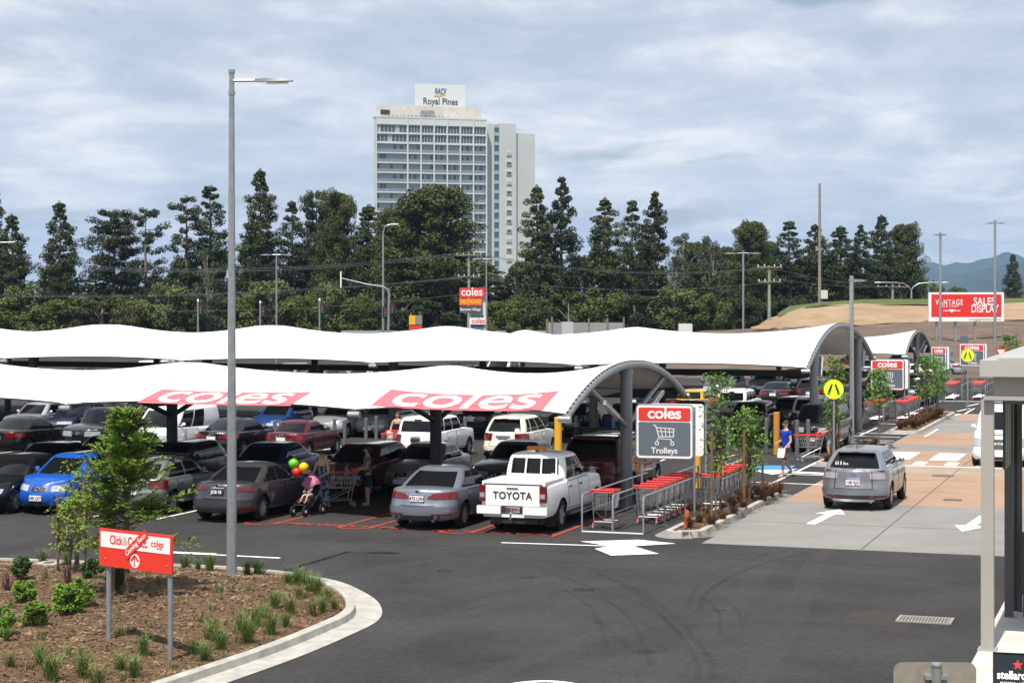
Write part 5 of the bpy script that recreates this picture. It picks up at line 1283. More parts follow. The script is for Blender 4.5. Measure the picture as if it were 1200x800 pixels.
tv('gum', lambda: leafy(14, 18, 4.2, 8500, .34, .35, 42), BUSHM[3], GBARK); tv('lowd', lambda: leafy(15, 8, 3.4, 11000, .36, .3, 40), PINE[1])
rt = random.Random(21)
def tree(kind, u, vt, Y, wpx, label, group, base=0., nm='pine_tree', cat='tree', vb=None):
    Hn = {'bush': 8.3, 'bushd': 8.3, 'bushp': 8.3, 'lowd': 8.3, 'gum': 18.8}.get(kind, 20.2); wn_ = {'bush': 4.3, 'bushd': 4.1, 'bushp': 4.3, 'lowd': 4.1, 'gum': 5, 'broad': 6.0, 'umb': 4.1, 'flat': 4.7, 'nar': 2.9, 'nar2': 2.9, 'open': 2.7}.get(kind, 3.9)
    x = (u-600)/FP*Y; zt = EYE-(vt-VH)*Y/FP; o = thing(nm, label, cat, (x, Y, base), rt.uniform(0, 6.28), group); sz = (zt-base)/Hn; sx = wpx*Y/FP/wn_
    for part_, me in zip(('crown', 'trunk'), TV[kind]): link(part_, me, o)
    o.scale = (sx, sx, sz); return o
PG = 'tall conifers behind the far road'
for k, u, v, Y, w, l in (
 ('cone2', -12, 208, 236, 30, 'hoop pine cut by the left picture edge, the taller of the two there'), ('cone', 14, 250, 230, 30, 'dense hoop pine at the left edge, lower and in front of a taller one'),
 ('cone', 70, 235, 234, 30, 'conical hoop pine standing alone at the left with sky on both sides'), ('umb', 134, 247, 238, 36, 'round-topped open pine, left of a flat-topped one, sky showing through'),
 ('flat', 171, 245, 236, 37, 'flat-topped open pine with bare trunk and tiered branches'), ('open', 218, 229, 240, 22, 'slender open pine left of the foreground lamp post'),
 ('nar', 246, 216, 242, 27, 'pine just left of the foreground lamp post with tufted branches'), ('cone', 305, 197, 240, 32, 'tallest pointed pine just right of the foreground lamp post'),
 ('nar', 342, 234, 246, 22, 'thin pine between the tallest pine and the dense group'), ('umb', 371, 225, 244, 25, 'narrow topped pine left of the dense dark one'), ('broad', 397, 228, 240, 33, 'dense dark pine with a pale bare trunk, left of the curved street lamp'),
 ('nar2', 432, 239, 246, 30, 'pine half hidden left of the broad round crown under the tower'), ('broad', 508, 221, 232, 62, 'very broad round pine crown in front of the hotel tower'), ('broad', 470, 246, 236, 40, 'low left shoulder of pine foliage before the hotel tower'),
 ('nar2', 629, 216, 238, 24, 'narrow dense pine covering the right edge of the tower'), ('cone2', 658, 205, 240, 31, 'tall dense pointed pine just right of the tower'), ('nar2', 709, 231, 238, 27, 'dense pine with a bare lower trunk right of the gap of sky'),
 ('nar', 741, 233, 244, 22, 'pine hidden between two denser ones with several pale stems'), ('cone2', 767, 223, 240, 29, 'rightmost pine of the middle group with a dark full crown'),
 ('broad', 812, 285, 266, 30, 'dark pine behind the grey gum trees'), ('broad', 846, 290, 268, 28, 'dark low pine right of the grey gum trees'),
 ('broad', 880, 261, 262, 27, 'full dark pine behind the twin-headed lamp post'), ('nar', 925, 258, 266, 25, 'round-topped pine left of the bare timber pole'), ('cone', 955, 262, 270, 28, 'dark pine behind the bare timber pole'), ('nar2', 985, 264, 268, 24, 'pine just right of the bare timber pole with pale gaps'),
 ('cone2', 1008, 262, 266, 24, 'dense pine left of the pointed one on the bank'), ('cone', 1033, 251, 268, 25, 'pointed tallest pine of the group on the grassy bank'), ('broad', 1060, 264, 272, 26, 'last full pine at the right end of the group on the bank'),
 ('cone', 1187, 297, 330, 14, 'small lone pointed pine far right against the blue hills')):
    tree(k, u, v, Y, w, l, PG, base=0 if u < 850 else 2.)
for k, u, v, Y, w, l in (('gum', 800, 264, 252, 32, 'greyish gum tree right of the middle pines'), ('gum', 836, 268, 256, 30, 'second greyish gum tree left of the full dark pine'), ('gum', 243, 282, 226, 30, 'pale gum tree below the pines beside the foreground lamp post'),
 ('bushp', 935+145, 322, 285, 14, 'small green tree behind the billboard left end'), ('bushd', 1045+75, 333, 290, 26, 'dark rounded tree behind the top of the billboard'), ('bush', 1096, 320, 290, 20, 'rounded green tree at the right end of the pines'), ('bushd', 1060, 318, 280, 24, 'dark tree closing the foot of the pines on the bank')):
    tree(k, u, v, Y, w, l, 'broad leaved trees', nm='gum_tree' if k == 'gum' else 'leafy_tree')
# lower storey that closes the row under the pines
low = [(-30, 318, 'lowd'), (8, 300, 'lowd'), (70, 300, 'lowd'), (112, 318, 'lowd'), (150, 327, 'bushd'), (192, 325, 'bushd'), (222, 300, 'lowd'), (262, 292, 'lowd'), (300, 282, 'lowd'), (335, 285, 'lowd'), (362, 280, 'lowd'), (410, 285, 'lowd'), (445, 290, 'lowd'), (480, 300, 'lowd'), (530, 300, 'lowd'), (572, 305, 'lowd'),
       (605, 300, 'lowd'), (640, 285, 'lowd'), (678, 288, 'lowd'), (712, 292, 'lowd'), (750, 285, 'lowd'), (785, 290, 'lowd'), (822, 298, 'lowd'), (858, 292, 'lowd'), (895, 296, 'lowd'), (930, 294, 'lowd'), (965, 296, 'lowd'), (1000, 300, 'lowd'), (1030, 298, 'lowd'), (1058, 302, 'lowd')]
for i, (u, v, k) in enumerate(low): tree(k if i % 3 else ('broad', 'nar2', 'lowd', 'gum')[(i//3) % 4], u, v+rt.uniform(-14, 8), 248 + (20 if u > 850 else 0), 31+rt.uniform(-3, 5), 'dark lower tree under the pines, ' + ('at the left edge of the picture' if u < 60 else 'left of the foreground lamp post' if u < 270 else 'between the foreground lamp post and the curved street lamp' if u < 450 else 'in front of the hotel tower' if u < 620 else 'right of the tower, behind the mesh fence' if u < 760 else 'below the grey gum trees' if u < 870 else 'behind the sand mound'), 'dark undergrowth trees under the pines', nm='leafy_tree')
fr = [(-10, 345, 'bush', 'pale green bush at the left picture edge'), (30, 331, 'bushp', 'broad pale green bush left of the first traffic light, largest of the hedge'), (75, 338, 'bush', 'green bush below the lone conical pine'), (118, 346, 'bushd', 'dark bush below the round-topped open pine'), (155, 338, 'bush', 'green bush below the flat-topped pine'), (195, 330, 'bushp', 'pale bush left of the leftmost traffic light'),
      (236, 338, 'bushd', 'dark bush behind the leftmost traffic light'), (280, 335, 'bush', 'bush just right of the foreground lamp post'), (318, 326, 'bushp', 'yellowish bush behind the thin lamp post with two arms'), (350, 332, 'bush', 'green bush left of the third traffic light'), (388, 328, 'bushp', 'pale bush under the long mast arm'), (425, 335, 'bush', 'bush right of the mast arm pole base'),
      (470, 345, 'lowd', 'dark bush right of the traffic light mast'), (512, 348, 'lowd', 'dark bush left of the coles pylon sign'), (590, 340, 'bush', 'green bush right of the coles pylon sign'), (625, 345, 'bushd', 'dark bush right of the pylon, left of the mesh fence'), (668, 338, 'bushd', 'dark bush behind the mesh fence'), (705, 335, 'bush', 'green bush with yellow tips behind the mesh fence posts'), (745, 342, 'lowd', 'dark bush right of the mesh fence'), (790, 335, 'bushp', 'bright green bush under the grey gum trees'), (825, 330, 'bush', 'bright green bush left of the twin-headed lamp post'), (860, 345, 'lowd', 'dark bush at the left end of the sand mound'), (895, 350, 'lowd', 'dark bush behind the sand mound crest'), (930, 346, 'lowd', 'dark bush behind the second green pole')]
for u, v, k, l in fr: tree(k, u, v, 228 if u < 850 else 240, 42+rt.uniform(-8, 10), l, 'bushes in front of the conifers', nm='bush', cat='bush')
for u, v, w, l in ((575, 378, 13, 'small green shrub right of the pylon sign foot'), (600, 376, 16, 'light green shrub beside the pylon sign on the far verge'), (622, 382, 12, 'low shrub on the far verge left of the mesh fence')): tree('bushp', u, v, 200, w, l, 'small shrubs on the far verge', nm='shrub', cat='shrub', base=-.06)
# ---------------------------------------------------------------- street furniture on the far road
o = thing('guard_rail', 'grey guard rail along the far road behind the canopies', 'guard rail', (0, 209, 0), 0)
for x0, x1 in ((at(400, 0, 209).x, at(640, 0, 209).x),):
    m = MB(); m.box(((x0+x1)/2, 0, 1.95), (x1-x0, .12, .9)); m.build('beam', mat('rail_grey', (.32, .33, .34), .5, .2), o, 0)
    n = 14
    for i in range(n): m = MB(); x = lp(x0, x1, (i+.5)/n); m.box((x, .2, 1.0), (.15, .15, 2.0)); m.build('post', GALV, o, 0)
o = thing('mesh_fence', 'low grey mesh fence with posts behind the middle of the far canopy', 'fence', (0, 200, 0), 0); G0 = mat('fence_mesh', (.30, .30, .30), .7, alpha=.75)
fu = [641, 647, 668, 690, 712, 731]
for u in fu: m = MB(); x = at(u, 0, 200).x; m.cyl((x, 0, 0), (x, 0, EYE-(374-VH)*200/FP+rt.uniform(-.1, .3)), .1, n=6); m.build('post', TIMB, o)
for a, b in zip(fu, fu[1:]): m = MB(); x0, x1 = at(a, 0, 200).x+.1, at(b, 0, 200).x-.1; m.box(((x0+x1)/2, .02, 2.4), (x1-x0, .05, 2.0)); m.build('mesh_panel', G0, o, 0)
o = thing('switch_box', 'pale cabinet with a thin mast behind the mesh fence', 'cabinet', (at(665, 0, 198).x, 198, 0)); m = MB(); m.box((0, 0, 1.8), (1.2, .8, 3.4)); m.build('cabinet', mat('cab_grey', (.4, .4, .4), .6), o, 0); m = MB(); m.cyl((.1, 0, 3.4), (.1, 0, 5.4), .06, n=5); m.build('mast', GALV, o)
p = at(487, 386, 203); o = thing('road_sign', 'small yellow and red road sign right of the traffic light mast', 'road sign', (p.x, 203, 0)); zz_ = at(0, 377, 203).z
for x in (-.5, .5): m = MB(); m.cyl((x, .05, 0), (x, .05, zz_+1), .05, n=6); m.build('post', GALV, o)
m = MB(); m.box((-.35, 0, zz_+.2), (.7, .06, 1.0)); m.build('yellow_board', YELP, o, 0); m = MB(); m.box((.38, 0, zz_+.2), (.66, .06, 1.0)); m.build('grey_board', CONC, o, 0); m = MB(); m.box((0, 0, zz_-.65), (1.4, .06, .5)); m.build('red_board', RED, o, 0)
p = at(1173, 409, 118); o = thing('give_way_sign', 'small red edged triangular give way sign near the far right poles', 'road sign', (p.x, 118, 0)); m = MB(); m.cyl((0, .04, 0), (0, .04, 2.75), .035, n=6); m.build('post', GALV, o)
m = MB(); m.add([(-.42, 0, 2.75), (.42, 0, 2.75), (0, 0, 2.03), (-.42, .03, 2.75), (.42, .03, 2.75), (0, .03, 2.03)], [(0, 2, 1), (3, 4, 5), (0, 1, 4, 3), (1, 2, 5, 4), (2, 0, 3, 5)]); t_ = m.build('red_triangle', RED, o, 0); m = MB(); m.add([(-.25, -.008, 2.66), (.25, -.008, 2.66), (0, -.008, 2.24)], [(0, 2, 1)]); m.build('white_triangle', SIGNW, t_, 0)
p = at(1130, 399, 135); o = thing('no_entry_sign', 'small distant red and white road sign below the billboard', 'road sign', (p.x, 135, 0)); m = MB(); m.cyl((0, .04, 0), (0, .04, 3.2), .04, n=6); m.build('post', GALV, o); m = MB(); m.box((0, 0, 2.95), (.55, .04, .55)); m.build('grey_plate', SLATE, o, 0); m = MB(); m.box((0, 0, 2.35), (.5, .04, .5)); m.build('red_plate', RED, o, 0)
p = at(803, 390, 140); m = MB(); m.box((0, 0, 0), (1.0, .6, 1.0)); o = m.build('utility_box', mat('cab_pale', (.55, .55, .54), .6), None, 0); o.location = (p.x, 140, EYE-(387-VH)*140/FP); tag(o, 'small pale utility box showing just above the second canopy', 'cabinet')
# ---------------------------------------------------------------- garden plants
STAKE = mat('hardwood_stake', (.20, .085, .045), .85, var=.2, scale=6); TWIG = mat('young_stem', (.14, .10, .075), .9, var=.2, scale=8)
LIME = leafmat('lime_leaf', (.10, .14, .02), .5, 2.5); LIMED = leafmat('cypress_leaf', (.10, .155, .022), .6, 2.0); SHR = leafmat('shrub_leaf', (.085, .155, .016), .5, 4.); SHRD = leafmat('shrub_leaf_dark', (.03, .065, .018), .5, 4.); ISL = leafmat('island_leaf', (.075, .15, .022), .6, 3.); PURP = leafmat('purple_leaf', (.06, .022, .032), .5, 4.)
TUFT = leafmat('tuft_blade', (.07, .115, .025), .6, 6.); TUFT2 = leafmat('tuft_blade_dry', (.11, .125, .04), .5, 6.); RUST = leafmat('rust_blade', (.085, .042, .018), .6, 6.)
def spray(mb, p, d, l, rr, s):
    """feathery drooping spray: a fan of slim quads along a curved line"""
    d = d.normalized(); side = d.cross(Vector((0, 0, 1))); side = side.normalized() if side.length > .01 else Vector((1, 0, 0))
    n = max(4, int(l/.035))
    for i in range(n):
        t = (i+rr.random()*.6)/n; q = p+d*l*t+Vector((0, 0, -.28*l*t*t))
        for sg in (-1, 1):
            e = (side*sg*rr.uniform(.5, 1)+d*.6+Vector((0, 0, rr.uniform(-.35, .45)))).normalized()*s*(1.25-t)*rr.uniform(.7, 1.3)
            w = e.cross(Vector((rr.uniform(-.5, .5), rr.uniform(-.5, .5), 1))).normalized()*s*.16
            mb.add([q, q+e*.55+w, q+e, q+e*.55-w], [(0, 1, 2, 3)])
b_ = gp(148, 697, .3); o = thing('young_cypress', 'feathery lime green young conifer behind the Click and Collect sign', 'tree', b_); rr = random.Random(4); lf = MB(); wd = MB(); HC = 3.45
wd.tube([(0, 0, -.1), (.03, 0, HC*.5), (0, 0, HC*.96)], [.055, .04, .012], 7)
for i in range(170):
    f = rr.random()**.85; z = lp(.75, HC*.96, f); L = lp(1.35, .16, f**1.15)*rr.uniform(.55, 1.15); a = rr.uniform(0, 6.283); d = Vector((math.cos(a), math.sin(a), lp(.05, .9, f)))
    st = Vector((0, 0, z)); e = st+d.normalized()*L; wd.tube([st, st.lerp(e, .6)+Vector((0, 0, .02)), e], [.012, .008, .004], 4, False)
    for k in range(int(4+9*L)):
        t = rr.uniform(.15, 1.05); q = st.lerp(e, t); dd = d+Vector((rr.uniform(-.8, .8), rr.uniform(-.8, .8), rr.uniform(-.3, .5))); spray(lf, q, dd, rr.uniform(.18, .38), rr, .10)
lf.build('crown', LIMED, o, 0, False); wd.build('trunk', TWIG, o, 50, False)
m = MB(); m.tube([(-.22, -.1, -.1), (-.21, -.1, 1.5)], .03, 6); m.build('stake', TWIG, o)
def thin_tree(label, base, H, wid, n, s, lm, seed, z0=.3, stems=2, group=None, nm='young_tree'):
    rr = random.Random(seed); o = thing(nm, label, 'tree', base, 0, group); lf = MB(); wd = MB()
    for k in range(stems):
        x, y = rr.uniform(-.08, .08), rr.uniform(-.08, .08); top = Vector((x*3, y*3, H*rr.uniform(.82, .97))); wd.tube([(x, y, -.06), (x*1.5+rr.uniform(-.05, .05), y, H*.4), top], [.03, .022, .008], 5)
        for i in range(int(n/stems/9)):
            f = rr.uniform(z0, 1); c = Vector((x*2*f, y*2*f, H*f)); a = rr.uniform(0, 6.283); L = wid*(1-abs(f-.62)*1.15)*rr.uniform(.3, 1.1); e = c+Vector((math.cos(a)*L, math.sin(a)*L, L*.5))
            wd.tube([c, e], [.008, .004], 3, False); clump(lf, e, (.15, .15, .12), 9, s, rr, .5)
    lf.build('crown', lm, o, 0, False); wd.build('trunk', TWIG, o, 50, False); return o
def stake(label, base, h, lean=0., r=.028, m_=STAKE):
    o = MB().cyl((0, 0, -.1), (lean, 0, h), r, n=6).build('garden_stake', m_, None, 0); o.location = base; return tag(o, label, 'stake', 'tree stakes')
thin_tree('slender leafy young tree beside the left hardwood stake', gp(78, 676, .25), 1.45, .5, 600, .10, LIME, 5, .3, 2); stake('tall red brown hardwood stake on the left of the garden bed', gp(68, 673, .25), 1.6)
thin_tree('loose pale young tree between the stake and the feathery conifer', gp(97, 668, .25), 2.2, .42, 520, .10, LIME, 6, .35, 2); stake('thick leaning brown stake behind the loose young tree', gp(87, 672, .25), 2.0, .22, .035, TWIG)
def shrub(label, u, v, h, w, lm, seed, n=1500, s=.055, nm='shrub'):
    h *= .88; w *= .84
    rr = random.Random(seed); o = thing(nm, label, 'shrub', gp(u, v, .28), 0, 'shrubs in the garden bed'); lf = MB(); wd = MB()
    for i in range(9): a = rr.uniform(0, 6.28); wd.tube([(0, 0, -.05), (math.cos(a)*w*.3, math.sin(a)*w*.3, h*.5), (math.cos(a)*w*.6, math.sin(a)*w*.6, h*.85)], [.014, .01, .005], 4, False)
    for i in range(26):
        a = rr.uniform(0, 6.28); f = rr.uniform(.28, .92); rad = w*math.sqrt(max(.05, 1-((f-.55)/.5)**2))*rr.uniform(.3, .9); clump(lf, (math.cos(a)*rad, math.sin(a)*rad, h*f), (w*.3, w*.3, h*.16), n*2//26, s, rr, .5)
    lf.build('foliage', lm, o, 0, False); wd.build('stems', TWIG, o, 50, False)
shrub('largest bright green shrub, left of the sign and below the stake', 78, 722, .62, .36, SHR, 1, 2000); shrub('bright green shrub leaning against the largest one', 97, 713, .62, .27, SHR, 2, 1300); shrub('bright green low shrub near the left edge', 41, 736, .50, .30, SHR, 3, 1600); shrub('small bright shrub above the low one at the left', 29, 708, .48, .27, SHR, 4, 1300)
shrub('green shrub cut by the left picture edge', 1, 748, .58, .32, SHR, 5, 1600); shrub('dark green shrub with purple stems near the back kerb', 25, 681, .55, .26, SHRD, 6, 1200); shrub('dark shrub just left of the sign board', 108, 680, .5, .25, SHRD, 7, 1000); shrub('dark shrub under the feathery conifer, behind the sign', 138, 694, .55, .34, SHRD, 8, 1200)
def blades(rr, n, h, spread, w, droop=.4):
    mb = MB()
    for i in range(n):
        a = rr.uniform(0, 6.283); l = h*rr.uniform(.6, 1.15); o_ = Vector((rr.uniform(-.06, .06), rr.uniform(-.06, .06), 0)); d = Vector((math.cos(a), math.sin(a), 0))*spread*rr.uniform(.2, 1); sd = Vector((-math.sin(a), math.cos(a), 0))*w
        p1 = o_+d*.45*l+Vector((0, 0, l*.65)); p2 = o_+d*l+Vector((0, 0, l*(1-droop*rr.uniform(.1, 1)*spread)))
        mb.add([o_-sd, o_+sd, p1+sd*.8, p1-sd*.8, p2], [(0, 1, 2, 3), (3, 2, 4)])
    return mb
TM = [blades(random.Random(50+i), 130, .46, 1.0, .0042).mesh('grass_blades', TUFT if i < 3 else TUFT2, 0, False) for i in range(4)]; SM = blades(random.Random(60), 26, .2, .7, .006).mesh('grass_blades', TUFT2, 0, False)
RM = [blades(random.Random(70+i), 160, .40, 1.2, .006).mesh('grass_blades', RUST, 0, False) for i in range(2)]; PM = blades(random.Random(80), 22, .5, .5, .012).mesh('grass_blades', PURP, 0, False)
def tuft(u, v, s, label, grp='grass tufts in the garden bed', me=None, nm='grass_tuft', cat='grass tuft'):
    p = gp(u, v, .2); p.z = bedz(p.x, p.y) if inside(p.x, p.y) else .1; o = link(nm, me or rt.choice(TM), None, p, rt.uniform(0, 6)); o.scale = (s, s, s*rt.uniform(.85, 1.1)); return tag(o, label, cat, grp)
for u, v, s in ((348, 678, 1.0), (338, 682, .8), (372, 692, 1.0), (362, 688, 1.1), (384, 700, .9), (378, 712, .8), (366, 716, .8), (350, 700, .8), (392, 708, .7), (356, 678, .8)): tuft(u, v, s, 'green grass tuft in the cluster at the rounded tip of the garden bed')
for u, v, s in ((340, 716, .9), (322, 712, .9), (318, 738, .95), (300, 730, 1.0), (290, 748, 1.1), (283, 736, .9), (335, 730, .7), (308, 722, .7)): tuft(u, v, s, 'green grass tuft in the band just inside the curved front kerb')
for u, v, s in ((258, 756, 1.0), (246, 748, .9), (240, 768, .9), (250, 742, .8), (228, 762, .7)): tuft(u, v, s, 'grass tuft just right of the right sign post')
for u, v, s in ((217, 660, .9), (246, 666, 1.0), (290, 670, .8), (302, 668, .9), (232, 664, .7)): tuft(u, v, s, 'grass tuft along the back kerb beside the lamp post foot')
for u, v, s in ((50, 655, .9), (20, 668, .6), (78, 660, .8)): tuft(u, v, s, 'grass tuft along the back kerb at the left')
tuft(168, 768, .85, 'dark green tuft between the two sign posts'); tuft(157, 788, .85, 'tuft below the space between the sign posts')
for u, v, s in ((60, 798, 1.1), (98, 792, 1.0), (114, 800, 1.1), (142, 783, .8), (12, 790, .8), (46, 786, .8)): tuft(u, v, s, 'yellow green grass tuft along the bottom edge of the picture')
tuft(8, 700, .9, 'dark purple strappy plant near the left edge', me=PM, nm='strappy_plant', cat='plant'); tuft(80, 690, .9, 'dark purple strappy plant right of the hardwood stake', me=PM, nm='strappy_plant', cat='plant'); tuft(8, 760, .6, 'small blue green strappy plant by the left edge', me=TM[0], nm='strappy_plant', cat='plant')
k = 0
while k < 60:
    u, v = rt.uniform(-10, 385), rt.uniform(672, 800); p = gp(u, v, .2)
    if not inside(p.x, p.y) or edist(p.x, p.y) < .25: continue
    k += 1; tuft(u, v, rt.uniform(.5, 1.1), 'small sparse seedling tuft scattered in the mulch', 'seedling tufts in the mulch', SM, 'seedling_tuft')
# planted islands
def rust(a, b, s, l): o = link('grass_tuft', rt.choice(RM), None, lot(a, b, .11), rt.uniform(0, 6)); o.scale = (s, s, s); tag(o, l, 'grass tuft', 'rusty grass tufts in the islands')
for i in range(9): rust(2.85+.5*(i % 2)+rt.uniform(-.1, .1), -5.0+.62*i, rt.uniform(.8, 1.1), 'rusty brown grass tuft in the front half of the long planted island' )
for i in range(7): rust(2.9+.5*(i % 2), 1.2+.55*i, rt.uniform(1., 1.3), 'dense rusty brown grass tuft at the far end of the long planted island')
for i in range(5): rust(2.95+.4*(i % 2), 15.0+.35*i, .9, 'brown grass tuft in the small island under the yellow crossing sign')
for i in range(4): rust(3.1+.3*(i % 2), 21.5+.6*i, .9, 'brown grass tuft in the small island at the foot of the short lamp post')
for i in range(16): rust(3.1+.5*(i % 2), 33+.75*i, rt.uniform(1.1, 1.5), 'reddish brown grass tuft in the far planted island')
g_ = 'young trees in the planted islands'
def isl(u, v, vt, l, w, n, seed, s=.13, z0=.3): b = gp(u, v, .11); h = (v-vt)*b.y/FP; return thin_tree(l, b, h, w, n, s, ISL, seed, z0, 2, g_)
isl(842, 606, 441, 'taller bright green young tree in the long island, right of the big Trolleys sign', .40, 1500, 31, .09); isl(880, 588, 481, 'shorter bushy young tree in the long island, left of the man in blue', .50, 1700, 32, .09, .25)
isl(976, 537, 421, 'young tree growing behind the near yellow crossing sign', .5, 1500, 33, .10); isl(1030, 524, 436, 'thin young tree in front of the middle Trolleys sign', .5, 1300, 34, .11, .5); isl(1086, 492, 418, 'left young tree in the far planted island', .65, 1500, 35, .12, .3); isl(1098, 490, 424, 'right young tree in the far planted island', .65, 1500, 36, .12, .3)
isl(1183, 440, 394, 'small young tree far right beside the give way sign', .9, 1000, 37, .15, .5)
stake('pale timber stake by the taller island tree', gp(834, 611, .11), 2.3, 0, .035, TWIG); stake('brown timber stake by the shorter island tree', gp(872, 594, .11), 2.1, 0, .035, STAKE); stake('timber stake by the tree behind the near crossing sign', gp(983, 533, .11), 1.9, 0, .035, STAKE)
m = MB(); m.box((0, 0, .06), (.55, .4, .12)); o = m.build('pit_lid', KERB, None, 0); o.location = lot(3.25, -1.3, .11); o.rotation_euler.z = LOTROT; tag(o, 'pale concrete pit lid set in the long planted island', 'pit lid')
# ---------------------------------------------------------------- parked and moving cars
PROTO['ute'] = proto_car('utility_vehicle', UTE, ex_ute, PLW)
P = {k: paint(k, *a) for k, a in dict(white=((.74, .74, .73),), cream=((.66, .62, .52),), black=((.008, .008, .009), 0, .25), navy=((.010, .014, .030), 0, .25), blue=((.008, .075, .36), .0, .3), midblue=((.02, .05, .16), .2, .3), silverblue=((.20, .218, .265), .45, .33), silver=((.44, .455, .48), .6, .33), grey=((.115, .12, .14), .5, .33), dkgrey=((.05, .052, .058), .4, .33),
    lex=((.060, .060, .068), .4, .3), beige=((.30, .285, .26), .5, .35), maroon=((.075, .006, .010), .2, .28), wine=((.045, .008, .022), .3, .28), red=((.30, .012, .012), 0, .3), yellow=((.60, .30, .006), 0, .3), cxs=((.235, .245, .265), .6, .30), golf=((.21, .21, .215), .5, .35)).items()}
AW, TO = LOTROT, LOTROT+math.pi
GRP = 'cars parked in the shopping centre car park'
def car(kind, u, v, dirn, col, label, scale=1., drz=0., nudge=0.):
    """(u, v) is where the middle of the near bumper meets the ground"""
    pr = proto(kind); L = (UTE if kind == 'ute' else TYPES[kind][0]).L*scale
    if u < 740 and v > 500: u -= 10
    p = gp(u, v); rz = (AW if dirn > 0 else TO)+drz; d = Vector((-math.sin(rz), math.cos(rz), 0))
    return place_car(pr, p+d*(L/2)*(1 if dirn > 0 else -1) + lot(0, nudge)-lot(0, 0), rz, P[col], label, GRP, scale)
UTEO = car('ute', 611, 626, 1, 'white', 'white dual cab utility with TOYOTA on its tailgate and an orange roof beacon')
CAM = car('camry', 497, 622, 1, 'silverblue', 'pale silver blue sedan parked left of the white ute')
LEX = car('lexus', 262, 613, 1, 'lex', 'dark grey sedan with a black number plate behind the foreground lamp post')
car('golf', 163, 604, 1, 'golf', 'grey hatchback with roof bars half hidden by the feathery conifer')
YAR = car('yaris', 52, 604, -1, 'blue', 'bright blue hatchback facing the camera at the left')
car('sedan', -28, 604, -1, 'black', 'black sedan cut by the left edge beside the bright blue hatchback')
# second row, noses to the first
car('sedan', 16, 584, -1, 'navy', 'navy sedan behind the black car at the far left'); car('suv', 92, 583, -1, 'black', 'black four wheel drive directly behind the bright blue hatchback'); car('hatch', 178, 582, -1, 'dkgrey', 'dark hatchback hidden behind the conifer and the grey hatchback')
car('sedan', 283, 584, -1, 'midblue', 'dark blue sedan nose to nose with the dark grey sedan'); car('wagon', 396, 586, -1, 'maroon', 'dark maroon wagon behind the family with the trolley'); car('mazda', 478, 581, -1, 'beige', 'pale silver older sedan nose to nose with the silver blue sedan')
car('sedan', 588, 581, -1, 'grey', 'grey sedan behind the roof of the white ute'); car('cruiser', 700, 589, 1, 'maroon', 'maroon four wheel drive with a loaded roof rack beside the end post')
# third row across the aisle
F3 = .95
car('sedan', 4, 536, 1, 'black', 'black sedan with red tail lights far left across the aisle', F3); car('cruiser', 100, 537, -1, 'black', 'big black four wheel drive facing the camera left of the white van', F3)
car('van', 176, 541, -1, 'white', 'white van facing the camera behind the canopy post', F3); car('camry', 256, 538, 1, 'black', 'black sedan right of the white van, white number plate', F3); car('mazda', 338, 538, 1, 'maroon', 'maroon sedan across the aisle with glowing red tail lights', F3)
car('patriot', 496, 541, 1, 'white', 'white boxy four wheel drive with black bumper insert behind the canopy post', F3); car('rav', 598, 542, 1, 'cream', 'cream four wheel drive with a blue strip above its plate', F3)
# fourth row and beyond, seen between the third row and the canopies
F4 = .93
car('wagon', 22, 512, -1, 'silver', 'silver wagon behind the black sedan at the far left', F4); car('sedan', 70, 512, -1, 'navy', 'dark sedan behind the big black four wheel drive', F4); car('suv', 148, 512, -1, 'dkgrey', 'dark four wheel drive behind the white van', F4)
car('hatch', 316, 514, -1, 'midblue', 'dark blue hatchback above the maroon sedan roof', F4); car('golf', 388, 514, -1, 'silver', 'silver hatchback left of the paired bollards', F4); car('golf', 440, 513, -1, 'silver', 'silver hatchback nose behind the paired bollards', F4)
car('sedan', 560, 512, 1, 'navy', 'dark navy sedan between the white and cream four wheel drives', F4); car('hatch', 666, 513, -1, 'black', 'black hatchback with pale headlamps under the arch end of the near canopy', F4); car('sedan', 733, 512, 1, 'midblue', 'blue sedan under the near canopy arch beside the post', F4)
car('suv', 800, 532, 1, 'grey', 'grey four wheel drive right of the large Trolleys sign', .93); car('sedan', 800, 508, 1, 'dkgrey', 'dark sedan behind the grey four wheel drive, in front of the yellow car', .93)
car('hatch', 806, 490, 1, 'yellow', 'bright yellow hatchback under the second canopy', .93); car('patriot', 856, 494, 1, 'white', 'white boxy four wheel drive behind the island tree', .9)
car('suv', 876, 516, 1, 'wine', 'dark plum four wheel drive seen between the island trees', .93); car('rav', 922, 507, 1, 'grey', 'grey people mover right of the plum four wheel drive', .9)
car('rover', 948, 512, 1, 'white', 'white four wheel drive with red stop light behind the black one', .9); car('rover', 950, 531, -1, 'black', 'black four wheel drive facing the camera behind the crossing sign', .95)
for k, u, v, d, c, l in (('sedan', 905, 478, 1, 'black', 'black sedan behind the grey people mover'), ('suv', 948, 478, 1, 'navy', 'navy four wheel drive behind the white one with the red stop light'), ('sedan', 984, 482, 1, 'dkgrey', 'dark sedan left of the second canopy end post'), ('camry', 890, 462, -1, 'silver', 'silver sedan deep under the second canopy right of centre'), ('van', 838, 472, -1, 'grey', 'grey van deep under the second canopy behind the yellow hatchback'),
  ('suv', 930, 462, 1, 'black', 'black four wheel drive at the far edge under the second canopy'), ('suv', 990, 462, -1, 'red', 'red four wheel drive beyond the second canopy arch'), ('sedan', 770, 490, 1, 'black', 'black sedan behind the sign, under the near canopy arch'), ('hatch', 742, 478, -1, 'navy', 'dark hatchback behind the end post, second canopy')):
    car(k, u, v, d, c, l, .92)
